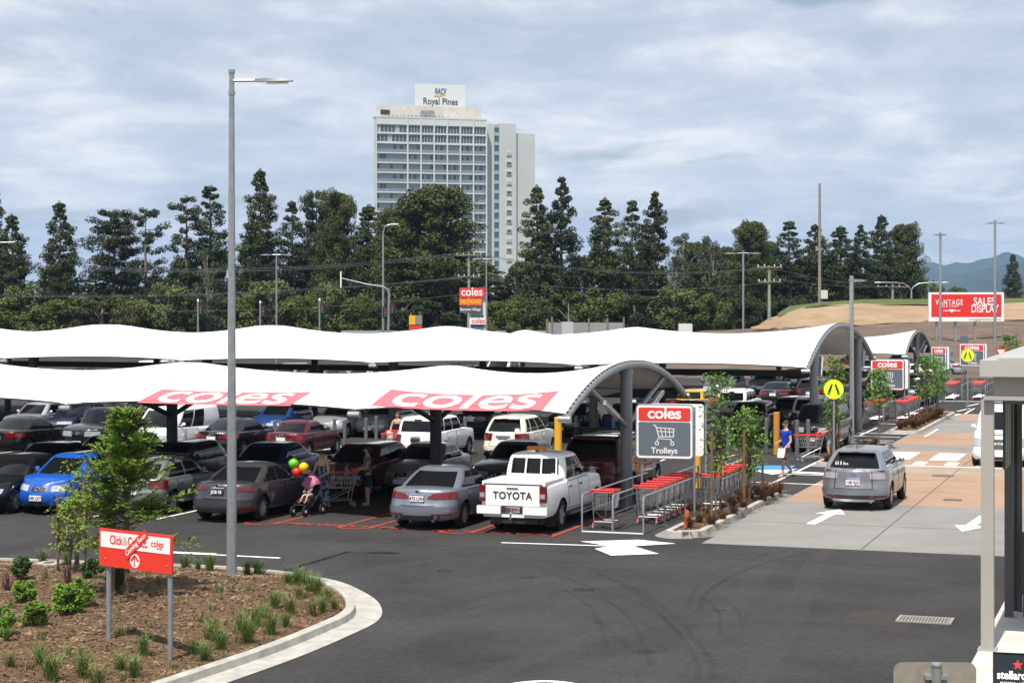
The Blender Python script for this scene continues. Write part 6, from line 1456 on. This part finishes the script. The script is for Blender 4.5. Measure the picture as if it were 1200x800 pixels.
# far strip glimpsed between the two canopies
kinds = ['sedan', 'suv', 'hatch', 'van', 'wagon', 'camry', 'rav', 'mazda', 'cruiser']; cl = ['white', 'navy', 'silver', 'black', 'midblue', 'grey', 'maroon', 'white', 'beige', 'dkgrey']
names = {'sedan': 'sedan', 'suv': 'four wheel drive', 'hatch': 'hatchback', 'van': 'van', 'wagon': 'wagon', 'camry': 'saloon', 'rav': 'tall wagon', 'mazda': 'small sedan', 'cruiser': 'large four wheel drive'}
cnm = {'white': 'white', 'navy': 'navy', 'silver': 'silver', 'black': 'black', 'midblue': 'blue', 'grey': 'grey', 'maroon': 'maroon', 'beige': 'beige', 'dkgrey': 'charcoal'}
for i in range(17):
    k, c = kinds[(i*4+1) % 9], cl[(i*7+2) % 10]; u = -12+42*i
    where = 'above the left coles logo' if 160 < u < 370 else 'above the right coles logo' if 430 < u < 670 else 'left of the left coles logo' if u <= 160 else 'between the two coles logos'
    car(k, u, 463 if i % 2 else 455, 1 if i % 2 else -1, c, f'{cnm[c]} {names[k]} glimpsed under the second canopy, {where}', .95)
# far right, around the third canopy
for k, u, v, dz, c, l in (('mazda', 1098, 449, R(72), 'white', 'white sedan seen side on behind the third trolley bay'), ('sedan', 1132, 441, R(75), 'silver', 'silver sedan side on at the far right behind the white one'), ('hatch', 1082, 437, 0, 'midblue', 'dark blue hatchback right of the third canopy post'), ('suv', 1052, 440, 0, 'navy', 'navy wagon under the third canopy'),
  ('sedan', 1024, 436, R(60), 'maroon', 'maroon sedan far back left of the third canopy post'), ('sedan', 1042, 462, 0, 'red', 'red sedan behind the middle Trolleys sign'), ('rover', 1068, 476, 0, 'black', 'black four wheel drive beside the middle Trolleys sign'), ('rav', 1104, 433, 0, 'blue', 'bright blue car half hidden by the narrow distant sign'), ('hatch', 1160, 434, R(80), 'red', 'red hatchback behind the far Trolleys sign'), ('suv', 1012, 448, 0, 'grey', 'grey four wheel drive just beyond the second canopy end')):
    car(k, u, v, 1, c, l, .95, dz)
car('sedan', 420, 397.5, 1, 'silver', 'silver sedan driving along the far road, side on', 1., R(75)+TH, 0); car('suv', 656, 393, 1, 'white', 'white four wheel drive on the far road in front of the mesh fence', 1., R(-75)+TH, 0)
CX = car('cx', 999, 599, 1, 'cxs', 'silver four wheel drive driving away on the concrete road')
car('van', 1170, 548, -1, 'white', 'white van coming toward the camera behind the beige post', 1.)
for o, s, m_ in ((LEX, 'JOE·18', WHT), (CAM, '472 LXH', PLT), (YAR, 'ABI LXY', PLT), (CX, '108 RJD', PLT)):
    for ch in o.children:
        if ch.name.startswith('number_plate'):
            c0 = sum((Vector(v.co) for v in ch.data.vertices), Vector())/8; bk = c0.y < 0
            text(s, .115, m_, ch, (c0.x, c0.y+(-.018 if bk else .018), c0.z), (R(90), 0, 0 if bk else math.pi), bold=.003, sx=.92)
# ---------------------------------------------------------------- beige walkway roof at the right
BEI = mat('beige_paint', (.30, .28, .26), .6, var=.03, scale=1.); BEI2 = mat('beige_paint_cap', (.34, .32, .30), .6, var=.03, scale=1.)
bp = ab(gp(1157.5, 761, .1)); o = thing('walkway_awning', 'beige flat roofed walkway awning with a square post at the right edge', 'awning', lot(bp[0], bp[1]), LOTROT)
m = MB(); m.box((0, 0, 2.15), (.20, .20, 4.1)); m.build('front_post', BEI, o, 0); m = MB(); m.box((.0, 0, .115), (.3, .3, .03)); m.build('base_plate', BEI, o, 0)
m = MB(); m.box((3.4, 6.0, 4.66), (7.0, 12.6, .26)); m.build('roof_cap', BEI2, o, 0); m = MB(); m.box((3.5, 6.1, 4.345), (6.8, 12.4, .36)); m.build('fascia', BEI, o, 0); m = MB(); m.box((3.4, -.17, 4.18), (6.9, .12, .06)); m.build('drip_rail', BEI, o, 0)
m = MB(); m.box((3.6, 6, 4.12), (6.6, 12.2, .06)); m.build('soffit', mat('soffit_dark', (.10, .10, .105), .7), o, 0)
m = MB(); m.box((3.4, 6, 4.81), (6.5, 12.0, .03)); m.build('roof_sheet', mat('roof_grey', (.33, .33, .32), .7, var=.1, scale=2), o, 0)
for (u, v, w) in ((1182.5, 722, .15), (1195, 716, .085)):
    q = ab(gp(u, v, .1)); m = MB(); m.box((q[0]-bp[0], q[1]-bp[1], 2.1), (w, w, 4.05)); m.build('dark_post', mat('post_brown_grey', (.085, .08, .078), .6), o, 0)
for i in range(6): m = MB(); m.box((.10, 2.2+.42*i, 3.45), (.05, .36, 1.2)); m.build('slat', DSTEEL, o, 0)
for i in range(3):
    for z in (3.2, 3.65): m = MB(); m.box((.068, 2.3+.9*i, z), (.01, .06, .22)); m.build('screen_slot', SIGNW, o, 0)
for b in (4.2, 8.4): m = MB(); m.box((.1, b, 2.1), (.2, .2, 4.0)); m.build('rear_post', DSTEEL, o, 0)
p = at(1208, 660, 33.5); o = thing('poster_case', 'dark poster case with pink picture at the right picture edge', 'poster', (p.x+.15, 33.5, .1), LOTROT)
m = MB(); m.box((0, 0, .95), (.62, .08, 1.12)); f_ = m.build('case', DSTEEL, o, 0); m = MB(); m.box((0, -.045, 1.1), (.5, .012, .75)); m.build('dark_picture', mat('poster_navy', (.03, .025, .05), .4), f_, 0); m = MB(); m.box((0, -.045, .52), (.5, .012, .3)); m.build('pink_picture', mat('poster_pink', (.45, .22, .26), .4), f_, 0)
text('ZIC', .2, WHT, f_, (-.14, -.055, 1.18), (R(90), R(90), 0), bold=.004)
for x in (-.25, .25): m = MB(); m.box((x, 0, .2), (.05, .06, .42)); m.build('leg', DSTEEL, o, 0)
# cafe board
p = gp(1191, 836, .1); o = thing('cafe_board', 'black stellarossa cafe board with a red star at the lower right corner', 'sign', (p.x+.02, p.y, .1), R(-10))
o.rotation_euler = (0, 0, R(-14)); tl = R(-9); m = MB(); BB = mat('board_black', (.008, .012, .02), .35)
m.box((0, 0, .40), (.66, .02, .80), 0, tl); fb = m.build('front_board', BB, o, 0); m = MB(); m.box((0, .26, .40), (.66, .02, .80), 0, -tl); m.build('back_board', BB, o, 0)
def onb(x, z): return (x, -.013-(z-.40)*math.tan(-tl)*-1 if False else (z-.40)*math.tan(-tl)-.015, z)
st = MB(); pts = []
for i in range(10): a = R(90+36*i); r_ = .075 if i % 2 == 0 else .03; pts.append(onb(.0+r_*math.cos(a), .665+r_*math.sin(a)))
st.add(pts+[onb(0, .665)], [(i, (i+1) % 10, 10) for i in range(10)]); st.build('star', RED, fb, 0)
text('stellarossa', .155, WHT, fb, onb(0, .52), (R(90)+tl, 0, 0), bold=.004, sx=.85); text('espresso · cafe · bar', .058, WHT, fb, onb(0, .425), (R(90)+tl, 0, 0))
# back of a small road sign in front of the camera
p = at(1095.5, 700, 13.6); o = thing('street_sign', 'back of a rounded metal road sign on a galvanised post at the bottom edge', 'road sign', (p.x, 13.6, 0)); zt = at(0, 775.5, 13.6).z
panel(o, .6, .6, .06, zt-.3, .0, .004, mat('sign_back_alloy', (.30, .26, .22), .55, .35, var=.12, scale=14), 'sign_plate'); m = MB(); m.cyl((0, -.05, 0), (0, -.05, zt-.02), .036, n=14); m.build('post', GALV, o); m = MB(); m.lathe([(zt-.02, .04), (zt-.01, .043), (zt+.006, .036), (zt+.008, 0)], 14, 'z', (0, -.05, 0)); m.build('post_cap', GALV, o)
m = MB(); m.box((0, -.03, zt-.1), (.16, .07, .03)); m.build('bracket', GALV, o, 0)
# ---------------------------------------------------------------- people
def skin(name, V, E, Rd, m, par, sub=1, root=0):
    me = bpy.data.meshes.new(name); me.from_pydata([tuple(v) for v in V], E, []); me.update()
    o = bpy.data.objects.new('tmp', me); COL.objects.link(o)
    md = o.modifiers.new('skin', 'SKIN'); md.use_smooth_shade = True
    for i, r in enumerate(Rd): me.skin_vertices[0].data[i].radius = r if isinstance(r, tuple) else (r, r); me.skin_vertices[0].data[i].use_root = (i == root)
    s_ = o.modifiers.new('sub', 'SUBSURF'); s_.levels = sub
    dg = bpy.context.evaluated_depsgraph_get(); r = bpy.data.meshes.new_from_object(o.evaluated_get(dg)); bpy.data.objects.remove(o)
    r.name = name; r.materials.clear(); r.materials.append(m); r.shade_smooth()
    return r
SKIN = mat('skin_light', (.46, .27, .19), .55, var=.06, scale=9); HAIRB = mat('hair_brown', (.035, .02, .013), .6); HAIRK = mat('hair_dark', (.012, .01, .009), .55)
def cloth(n, c, c2=None, sc=9): return mat('cloth_'+n, c, .9, col2=c2, scale=sc, detail=3, lo=.44, hi=.56) if c2 else mat('cloth_'+n, c, .9, var=.12, scale=12)
def person(label, loc, rz, H, arms, legs, top, bottom, hair, hairl=0., glasses=False, group=None, lean=0., dress=None, sit=None, sleeve=.5, cap=None, shoes=True):
    """arms/legs given in fractions of height: (elbow, hand), (knee, ankle), facing +Y; one continuous skinned body, clothes follow it"""
    o = thing('person', label, 'person', loc, rz, group)
    hz_ = sit if sit else .52; V = []; Rd = []; E = []
    def av(p, r): V.append(Vector(p)*H); Rd.append(tuple(x*H for x in r) if isinstance(r, tuple) else r*H); return len(V)-1
    ly = lambda z: lean*(z-hz_)
    pel = av((0, 0, hz_), (.085, .062)); wst = av((0, ly(hz_+.1), hz_+.10), (.074, .054)); chs = av((0, ly(hz_+.21), hz_+.21), (.088, .062)); nb = av((0, ly(hz_+.29), hz_+.29), (.052, .042)); nk = av((0, ly(hz_+.335), hz_+.335), .030)
    jaw = av((0, ly(hz_+.37)+.012, hz_+.372), (.036, .044)); hd = av((0, ly(hz_+.42)+.006, hz_+.415), (.046, .055)); cw = av((0, ly(hz_+.45), hz_+.452), (.034, .042))
    E += [(pel, wst), (wst, chs), (chs, nb), (nb, nk), (nk, jaw), (jaw, hd), (hd, cw)]
    hands = []
    for s, (el, ha) in zip((-1, 1), arms):
        sh = av((s*.098, ly(hz_+.275), hz_+.275), .032); e = av(el, .023); w_ = av(Vector(ha)-(Vector(ha)-Vector(el)).normalized()*.03, .016); h_ = av(ha, (.021, .013)); E += [(nb, sh), (sh, e), (e, w_), (w_, h_)]; hands.append((Vector(el)*H, Vector(ha)*H, s))
    for s, (kn, an) in zip((-1, 1), legs):
        hp = av((s*.052, 0, hz_-.03), .056); k = av(kn, .035); a = av(an, .022); kk, aa = Vector(kn), Vector(an)
        ft = Vector((0, .085, -.018)) if abs(kk.x-aa.x) < .3 else Vector((0, .08, 0)); t_ = av(aa+ft, (.024, .015)); E += [(pel, hp), (hp, k), (k, a), (a, t_)]
    bm_ = skin('body', V, E, Rd, SKIN, o, 2); ex = MB()
    # fingers, thumb, nose, ears
    for el, ha, s in hands:
        d = (ha-el).normalized(); sd = d.cross(Vector((0, 0, 1))); sd = sd.normalized() if sd.length > .1 else Vector((1, 0, 0)); up_ = sd.cross(d)
        for i in range(4):
            b_ = ha+d*.012+sd*(i-1.5)*.017*H/1.7; l = (.062, .075, .07, .052)[i]*H/1.7; ex.tube([b_, b_+d*l*.55, b_+d*l*.8-up_*l*.35, b_+d*l*.75-up_*l*.65], [.0085, .008, .007, .005], 5)
        tb = ha-d*.02+sd*s*-.03; ex.tube([tb, tb+sd*s*-.02+d*.03, tb+sd*s*-.02+d*.055-up_*.015], [.010, .009, .006], 5)
    hc = V[hd]; ex.ball(hc+Vector((0, .056*H, -.012*H)), (.009*H, .013*H, .014*H), 6, 4)
    for s in (-1, 1): ex.ball(hc+Vector((s*.048*H, 0, -.006*H)), (.006*H, .012*H, .017*H), 6, 4)
    b2 = bmesh.new(); b2.from_mesh(bm_); tmp = ex.mesh('x', SKIN, 60); b2.from_mesh(tmp); b2.to_mesh(bm_); b2.free(); bpy.data.meshes.remove(tmp)
    link('body', bm_, o)
    fc = MB()
    for s in (-1, 1): fc.ball(hc+Vector((s*.017*H, .0485*H, .004*H)), (.0065*H, .006*H, .0045*H), 6, 4)
    fc.build('eyes', HAIRK, o); m = MB(); m.bar(hc+Vector((-.014*H, .052*H, -.034*H)), hc+Vector((.014*H, .052*H, -.034*H)), .006*H, .005*H); m.build('mouth', mat('lips', (.30, .10, .08), .5), o)
    if glasses:
        m = MB()
        for s in (-1, 1): m.ball(hc+Vector((s*.020*H, .053*H, .004*H)), (.019*H, .007*H, .012*H), 8, 5); m.bar(hc+Vector((s*.038*H, .05*H, .006*H)), hc+Vector((s*.05*H, 0, .006*H)), .006*H)
        m.build('sunglasses', DARK, o)
    hm = MB(); hm.ball(hc+Vector((0, -.012*H, .018*H)), (.052*H, .058*H, .046*H), 12, 8)
    if hairl: hm.tube([hc+Vector((0, -.03*H, 0)), hc+Vector((0, -.052*H, -hairl*.5*H)), hc+Vector((0, -.045*H, -hairl*H))], [.048*H, .044*H, .022*H], 8); 
    if hairl:
        for s in (-1, 1): hm.tube([hc+Vector((s*.04*H, -.01*H, .02*H)), hc+Vector((s*.05*H, -.006*H, -.03*H)), hc+Vector((s*.046*H, -.012*H, -hairl*.8*H))], [.02*H, .016*H, .007*H], 6)
    hm.build('hair', hair, o, 70)
    if cap: m = MB(); m.ball(hc+Vector((0, -.004*H, .03*H)), (.054*H, .06*H, .04*H), 12, 8); m.box(hc+Vector((0, .065*H, .025*H)), (.07*H, .06*H, .008*H)); m.build('cap', cap, o)
    # top: torso with sleeves
    g = .011
    ids = [pel, wst, chs, nb]; TV_ = [V[i].copy() for i in ids]; TR = [(.083+g, .062+g), (.076+g, .056+g), (.090+g, .064+g), (.055+g*.5, .045+g*.5)]; TE = [(0, 1), (1, 2), (2, 3)]
    TV_[0] = TV_[0]-Vector((0, 0, .05*H if not dress else 0)); TV_[3] = TV_[3]-Vector((0, 0, .012*H))
    if sleeve:
        for s, (el, ha) in zip((-1, 1), arms):
            sh = Vector((s*.098, ly(hz_+.275), hz_+.275))*H; TV_ += [sh, sh.lerp(Vector(el)*H, sleeve)]; n = len(TV_); TR += [.036+g, .03+g]; TE += [(3, n-2), (n-2, n-1)]
    else:
        TV_[3] = TV_[3]-Vector((0, 0, .03*H)); TR[3] = (.07, .05)
    link('top', skin('top', TV_, TE, [tuple(x*H for x in r) if isinstance(r, tuple) else r*H for r in TR], top, o, 2), o)
    if dress:
        m = MB(); n = 16; rows = []
        for (f, rx, ry, yo) in ((hz_+.13, .083, .066, 0), (hz_, .10, .082, 0), (hz_*.6, .115, .11, .01), (dress, .135, .14, .02)): rows.append([Vector((rx*math.cos(6.2832*i/n)*(1+.05*math.sin(i*2.5)*(f < .4)), ry*math.sin(6.2832*i/n)+yo, f))*H for i in range(n+1)])
        m.grid(rows); m.build('skirt', top, o, 60)
    elif bottom:
        BV = [V[pel].copy()+Vector((0, 0, .03*H))]; BR = [(.088+g*.6, .066+g*.6)]; BE = []
        for s, (kn, an) in zip((-1, 1), legs):
            hp = Vector((s*.052, 0, hz_-.03))*H; k = Vector(kn)*H; BV += [hp, hp.lerp(k, .95)]; n = len(BV); BR += [.060+g*.5, .046+g*.5]; BE += [(0, n-2), (n-2, n-1)]
        link('shorts', skin('shorts', BV, BE, [tuple(x*H for x in r) if isinstance(r, tuple) else r*H for r in BR], bottom, o, 2), o)
    if shoes:
        for s, (kn, an) in zip((-1, 1), legs): m = MB(); a = Vector(an)*H; m.ball(a+Vector((0, .035*H, -.026*H)), (.026*H, .068*H, .014*H), 8, 5); m.build('shoe', mat('shoe_tan', (.20, .12, .07), .7), o)
    return o
fw = lambda vx, vy: math.atan2(-vx, vy)
ST_ARMS = (((-.13, -.02, .62), (-.13, .04, .46)), ((.13, -.02, .62), (.13, .04, .46)))
PUSH = (((-.14, .04, .64), (-.10, .20, .60)), ((.14, .04, .64), (.10, .20, .60)))
WALK = (((-.055, .07, .275), (-.055, .02, .045)), ((.055, -.04, .275), (.055, -.14, .075)))
STAND = (((-.055, .01, .28), (-.055, 0, .035)), ((.055, .01, .28), (.055, 0, .035)))
man = gp(921, 559); person('man in a blue T-shirt, grey shorts and sunglasses walking with papers', man, fw(-.86, -.5), 1.86, (((-.135, .0, .63), (-.12, .16, .48)), ((.135, -.01, .63), (.09, .13, .60))), (((-.055, .10, .28), (-.055, .12, .04)), ((.055, -.03, .275), (.055, -.17, .10))), cloth('royal_blue', (.012, .045, .36)), cloth('grey_shorts', (.10, .115, .14)), HAIRK, 0, True)
pp = MB(); pp.box((0, 0, 0), (.22, .012, .30), 0, R(20)); ob = pp.build('papers', WHT, None, 0); rz_ = fw(-.86, -.5); h_ = Matrix.Rotation(rz_, 3, 'Z') @ (Vector((-.12, .20, .44))*1.86); ob.location = man+h_; ob.rotation_euler.z = rz_+.6; tag(ob, 'white papers held by the man in the blue T-shirt', 'papers')
pf = MB(); pf.box((0, 0, 0), (.1, .012, .2), 0, R(20)); ob2 = pf.build('red_leaflet', RED, None, 0); ob2.location = man+h_+Vector((.09, -.03, .02)); ob2.rotation_euler.z = rz_+.6; tag(ob2, 'red leaflet held with the papers of the man in blue', 'leaflet')
# woman with pram and balloons
wd_ = gp(378, 600); rzw = fw(-.45, -.9); person('woman in a navy patterned summer dress and sunglasses pushing a pram', wd_, rzw, 1.70, PUSH, WALK, cloth('navy_pattern', (.02, .03, .075), (.20, .24, .32), 12), None, HAIRK, 0, True, dress=.20, sleeve=0)
pr_ = thing('pram', 'black three wheeled pram with a pink hood', 'pram', wd_+Vector((-.32, -.62, 0)), rzw); BK = mat('pram_black', (.012, .012, .013), .5)
m = MB()
for s in (-1, 1): m.tube([(s*.24, -.50, 1.02), (s*.25, -.22, .62), (s*.24, .18, .30), (s*.17, .42, .14)], .014, 6); m.tube([(s*.25, -.1, .5), (s*.26, -.28, .12)], .013, 6); m.tube([(s*.25, .02, .42), (s*.2, .4, .30)], .012, 6)
m.cyl((-.24, -.5, 1.02), (.24, -.5, 1.02), .016, n=6); m.cyl((-.2, .4, .30), (.2, .4, .30), .02, n=6); m.build('frame', BK, pr_)
m = MB(); m.grid([[Vector((x, y, z)) for x in (-.19, 0, .19)] for y, z in ((-.26, .88), (-.20, .62), (-.12, .46), (.16, .46), (.3, .38))]); m.build('seat', BK, pr_, 60)
m = MB(); rows = []
for i in range(7): a = R(-20+22*i); rows.append([Vector((.215*math.cos(R(180*j/8)), -.22+.28*math.sin(a)*.9, .82+.24*math.cos(a)*math.sin(R(180*j/8))+.0*j)) for j in range(9)])
m.grid(rows); m.build('hood', cloth('pink', (.42, .15, .25)), pr_, 70)
wl2 = MB(); wl2.lathe([(-.02, .07), (-.025, .12), (-.02, .14), (.02, .14), (.025, .12), (.02, .07)], 18); wh = wl2.mesh('wheel', RUB); hb_ = MB(); hb_.lathe([(-.025, 0), (-.025, .045), (.025, .045), (.025, 0)], 10); hbm = hb_.mesh('hub', SIGNW)
for x, y in ((-.27, -.28), (.27, -.28), (-.19, .44), (.19, .44)): w_ = link('wheel', wh, pr_, (x, y, .14)); link('hub', hbm, w_)
ba = person('toddler in a striped top sitting in the pram', wd_+Vector((-.32, -.62, 0))+Matrix.Rotation(rzw, 3, 'Z') @ Vector((0, -.08, .12)), rzw, .84, (((-.14, .08, .68), (-.10, .20, .62)), ((.14, .08, .68), (.10, .20, .62))), (((-.08, .26, .50), (-.10, .42, .30)), ((.08, .26, .50), (.10, .42, .30))), cloth('stripe', (.05, .05, .06), (.55, .55, .58), 20), cloth('pale_shorts', (.4, .4, .44)), HAIRB, .08, sit=.50, shoes=False)
for (du, dv, col, nm_) in ((397-375, 0, (.10, .42, .02), 'green'), (0, 0, (0, 0, 0), ''), (0, 0, (0, 0, 0), '')):
    break
for u, v, col, nm_ in ((344, 543.5, (.13, .50, .02), 'green'), (356, 548, (.70, .48, .01), 'yellow'), (347.5, 553.5, (.55, .02, .012), 'red')):
    p = at(u, v, 50.2); o = thing('balloon', f'{nm_} balloon tied to the pram', 'balloon', p, 0, 'balloons on the pram'); m = MB(); m.lathe([(-.16, .0), (-.15, .03), (-.10, .085), (-.02, .128), (.05, .135), (.11, .10), (.14, .05), (.15, 0)], 18, 'z'); m.build('skin', mat('balloon_'+nm_, col, .3, coat=.4), o, 80)
    m = MB(); q = wd_+Vector((-.12, -.32, 1.0))-p; m.tube([(0, 0, -.155), tuple(q*.5+Vector((0, 0, .05))), tuple(q)], .004, 4); m.build('string', WHT, o)
# family with a trolley
fm = gp(431, 592); rzf = fw(-.96, -.25); person('woman with dark curly hair in a floral top at a trolley with two children', fm, rzf, 1.68, PUSH, STAND, cloth('floral', (.02, .02, .025), (.28, .24, .24), 14), cloth('denim', (.02, .03, .05)), HAIRB, .06)
tp = fm+Matrix.Rotation(rzf, 3, 'Z') @ Vector((0, .83, 0)); dup(TROL, tp, rzf, 'shopping trolley pushed by the family, behind the silver blue sedan', 'trolleys pushed by shoppers')
kp = Matrix.Rotation(rzf, 3, 'Z'); SITK = (((-.07, .22, .52), (-.08, .30, .28)), ((.07, .22, .52), (.08, .30, .28)))
person('toddler in lilac sitting in the trolley seat of the family', tp+kp @ Vector((0, -.22, .34)), rzf+math.pi, .92, (((-.14, .05, .66), (-.10, .18, .64)), ((.14, .05, .66), (.10, .18, .64))), SITK, cloth('lilac', (.30, .22, .34)), cloth('lilac', (.30, .22, .34)), HAIRB, .08, sit=.5, shoes=False)
person('small fair haired child in blue and white in the family trolley basket', tp+kp @ Vector((.0, .16, .20)), rzf+math.pi, .95, (((-.14, .05, .66), (-.12, .16, .62)), ((.14, .05, .66), (.12, .16, .62))), SITK, cloth('bluewhite', (.14, .2, .34), (.5, .52, .56), 10), cloth('tan', (.3, .22, .15)), mat('hair_fair', (.16, .10, .05), .6), .03, sit=.5, shoes=False)
# woman in black with a full trolley
bw = gp(466, 536); rzb = fw(-.25, -.97); person('dark haired woman in a black singlet pushing a full trolley', bw, rzb, 1.68, PUSH, WALK, cloth('black', (.012, .012, .014)), cloth('black', (.012, .012, .014)), HAIRB, .16, sleeve=0)
tp = bw+Matrix.Rotation(rzb, 3, 'Z') @ Vector((0, .83, 0)); dup(TROL, tp, rzb, 'full shopping trolley in front of the woman in black', 'trolleys pushed by shoppers')
m = MB(); rr = random.Random(8)
BG = mat('shopping_bags', (.42, .40, .38), .6, col2=(.45, .12, .09), scale=7, detail=2)
for i in range(5): m.ball((rr.uniform(-.1, .1), rr.uniform(-.25, .25), .70+rr.uniform(0, .3)), (.13, .15, .15), 8, 6)
ob = m.build('grocery_bags', BG); ob.location = tp; ob.rotation_euler.z = rzb; tag(ob, 'grocery bags heaped in the trolley of the woman in black', 'shopping bags')
sw_ = gp(973, 540); rzs = fw(-.97, -.2); person('shopper in grey shorts pushing a trolley behind the near crossing sign', sw_, rzs, 1.74, PUSH, WALK, cloth('greyfloral', (.10, .11, .12), (.3, .3, .32), 12), cloth('pale_grey', (.24, .27, .31)), HAIRB, .05)
dup(TROL, sw_+Matrix.Rotation(rzs, 3, 'Z') @ Vector((0, .83, 0)), rzs, 'shopping trolley pushed by the shopper behind the near crossing sign', 'trolleys pushed by shoppers')
rc = gp(1007, 503); person('man in a dark shirt and red cap standing by the second trolley bay', rc, fw(.4, .9), 1.75, ST_ARMS, STAND, cloth('navy', (.015, .02, .04)), cloth('khaki', (.14, .11, .09)), HAIRK, 0, cap=mat('cap_red', (.40, .02, .02), .7))
# ---------------------------------------------------------------- air: a closed box of thin even haze round the whole place, sky outside it
HB = MB(); HB.box((600, 3950, 121), (9000, 8700, 248)); hz_o = HB.build('haze', None, None, 0)
hm_ = bpy.data.materials.new('haze'); hm_.use_nodes = True; t = hm_.node_tree
for n in list(t.nodes): t.nodes.remove(n)
ho = t.nodes.new('ShaderNodeOutputMaterial'); pv_ = t.nodes.new('ShaderNodeVolumePrincipled')
pv_.inputs['Color'].default_value = (.42, .66, 1.0, 1); pv_.inputs['Density'].default_value = .00009; pv_.inputs['Anisotropy'].default_value = .2
t.links.new(pv_.outputs[0], ho.inputs['Volume']); hz_o.data.materials.append(hm_); hz_o['kind'] = 'stuff'
# ---------------------------------------------------------------- tidy: the standing-in originals go, only placed cars stay
def wipe(o):
    for ch in list(o.children): wipe(ch)
    bpy.data.objects.remove(o)
for p in list(PROTO.values()): wipe(p)
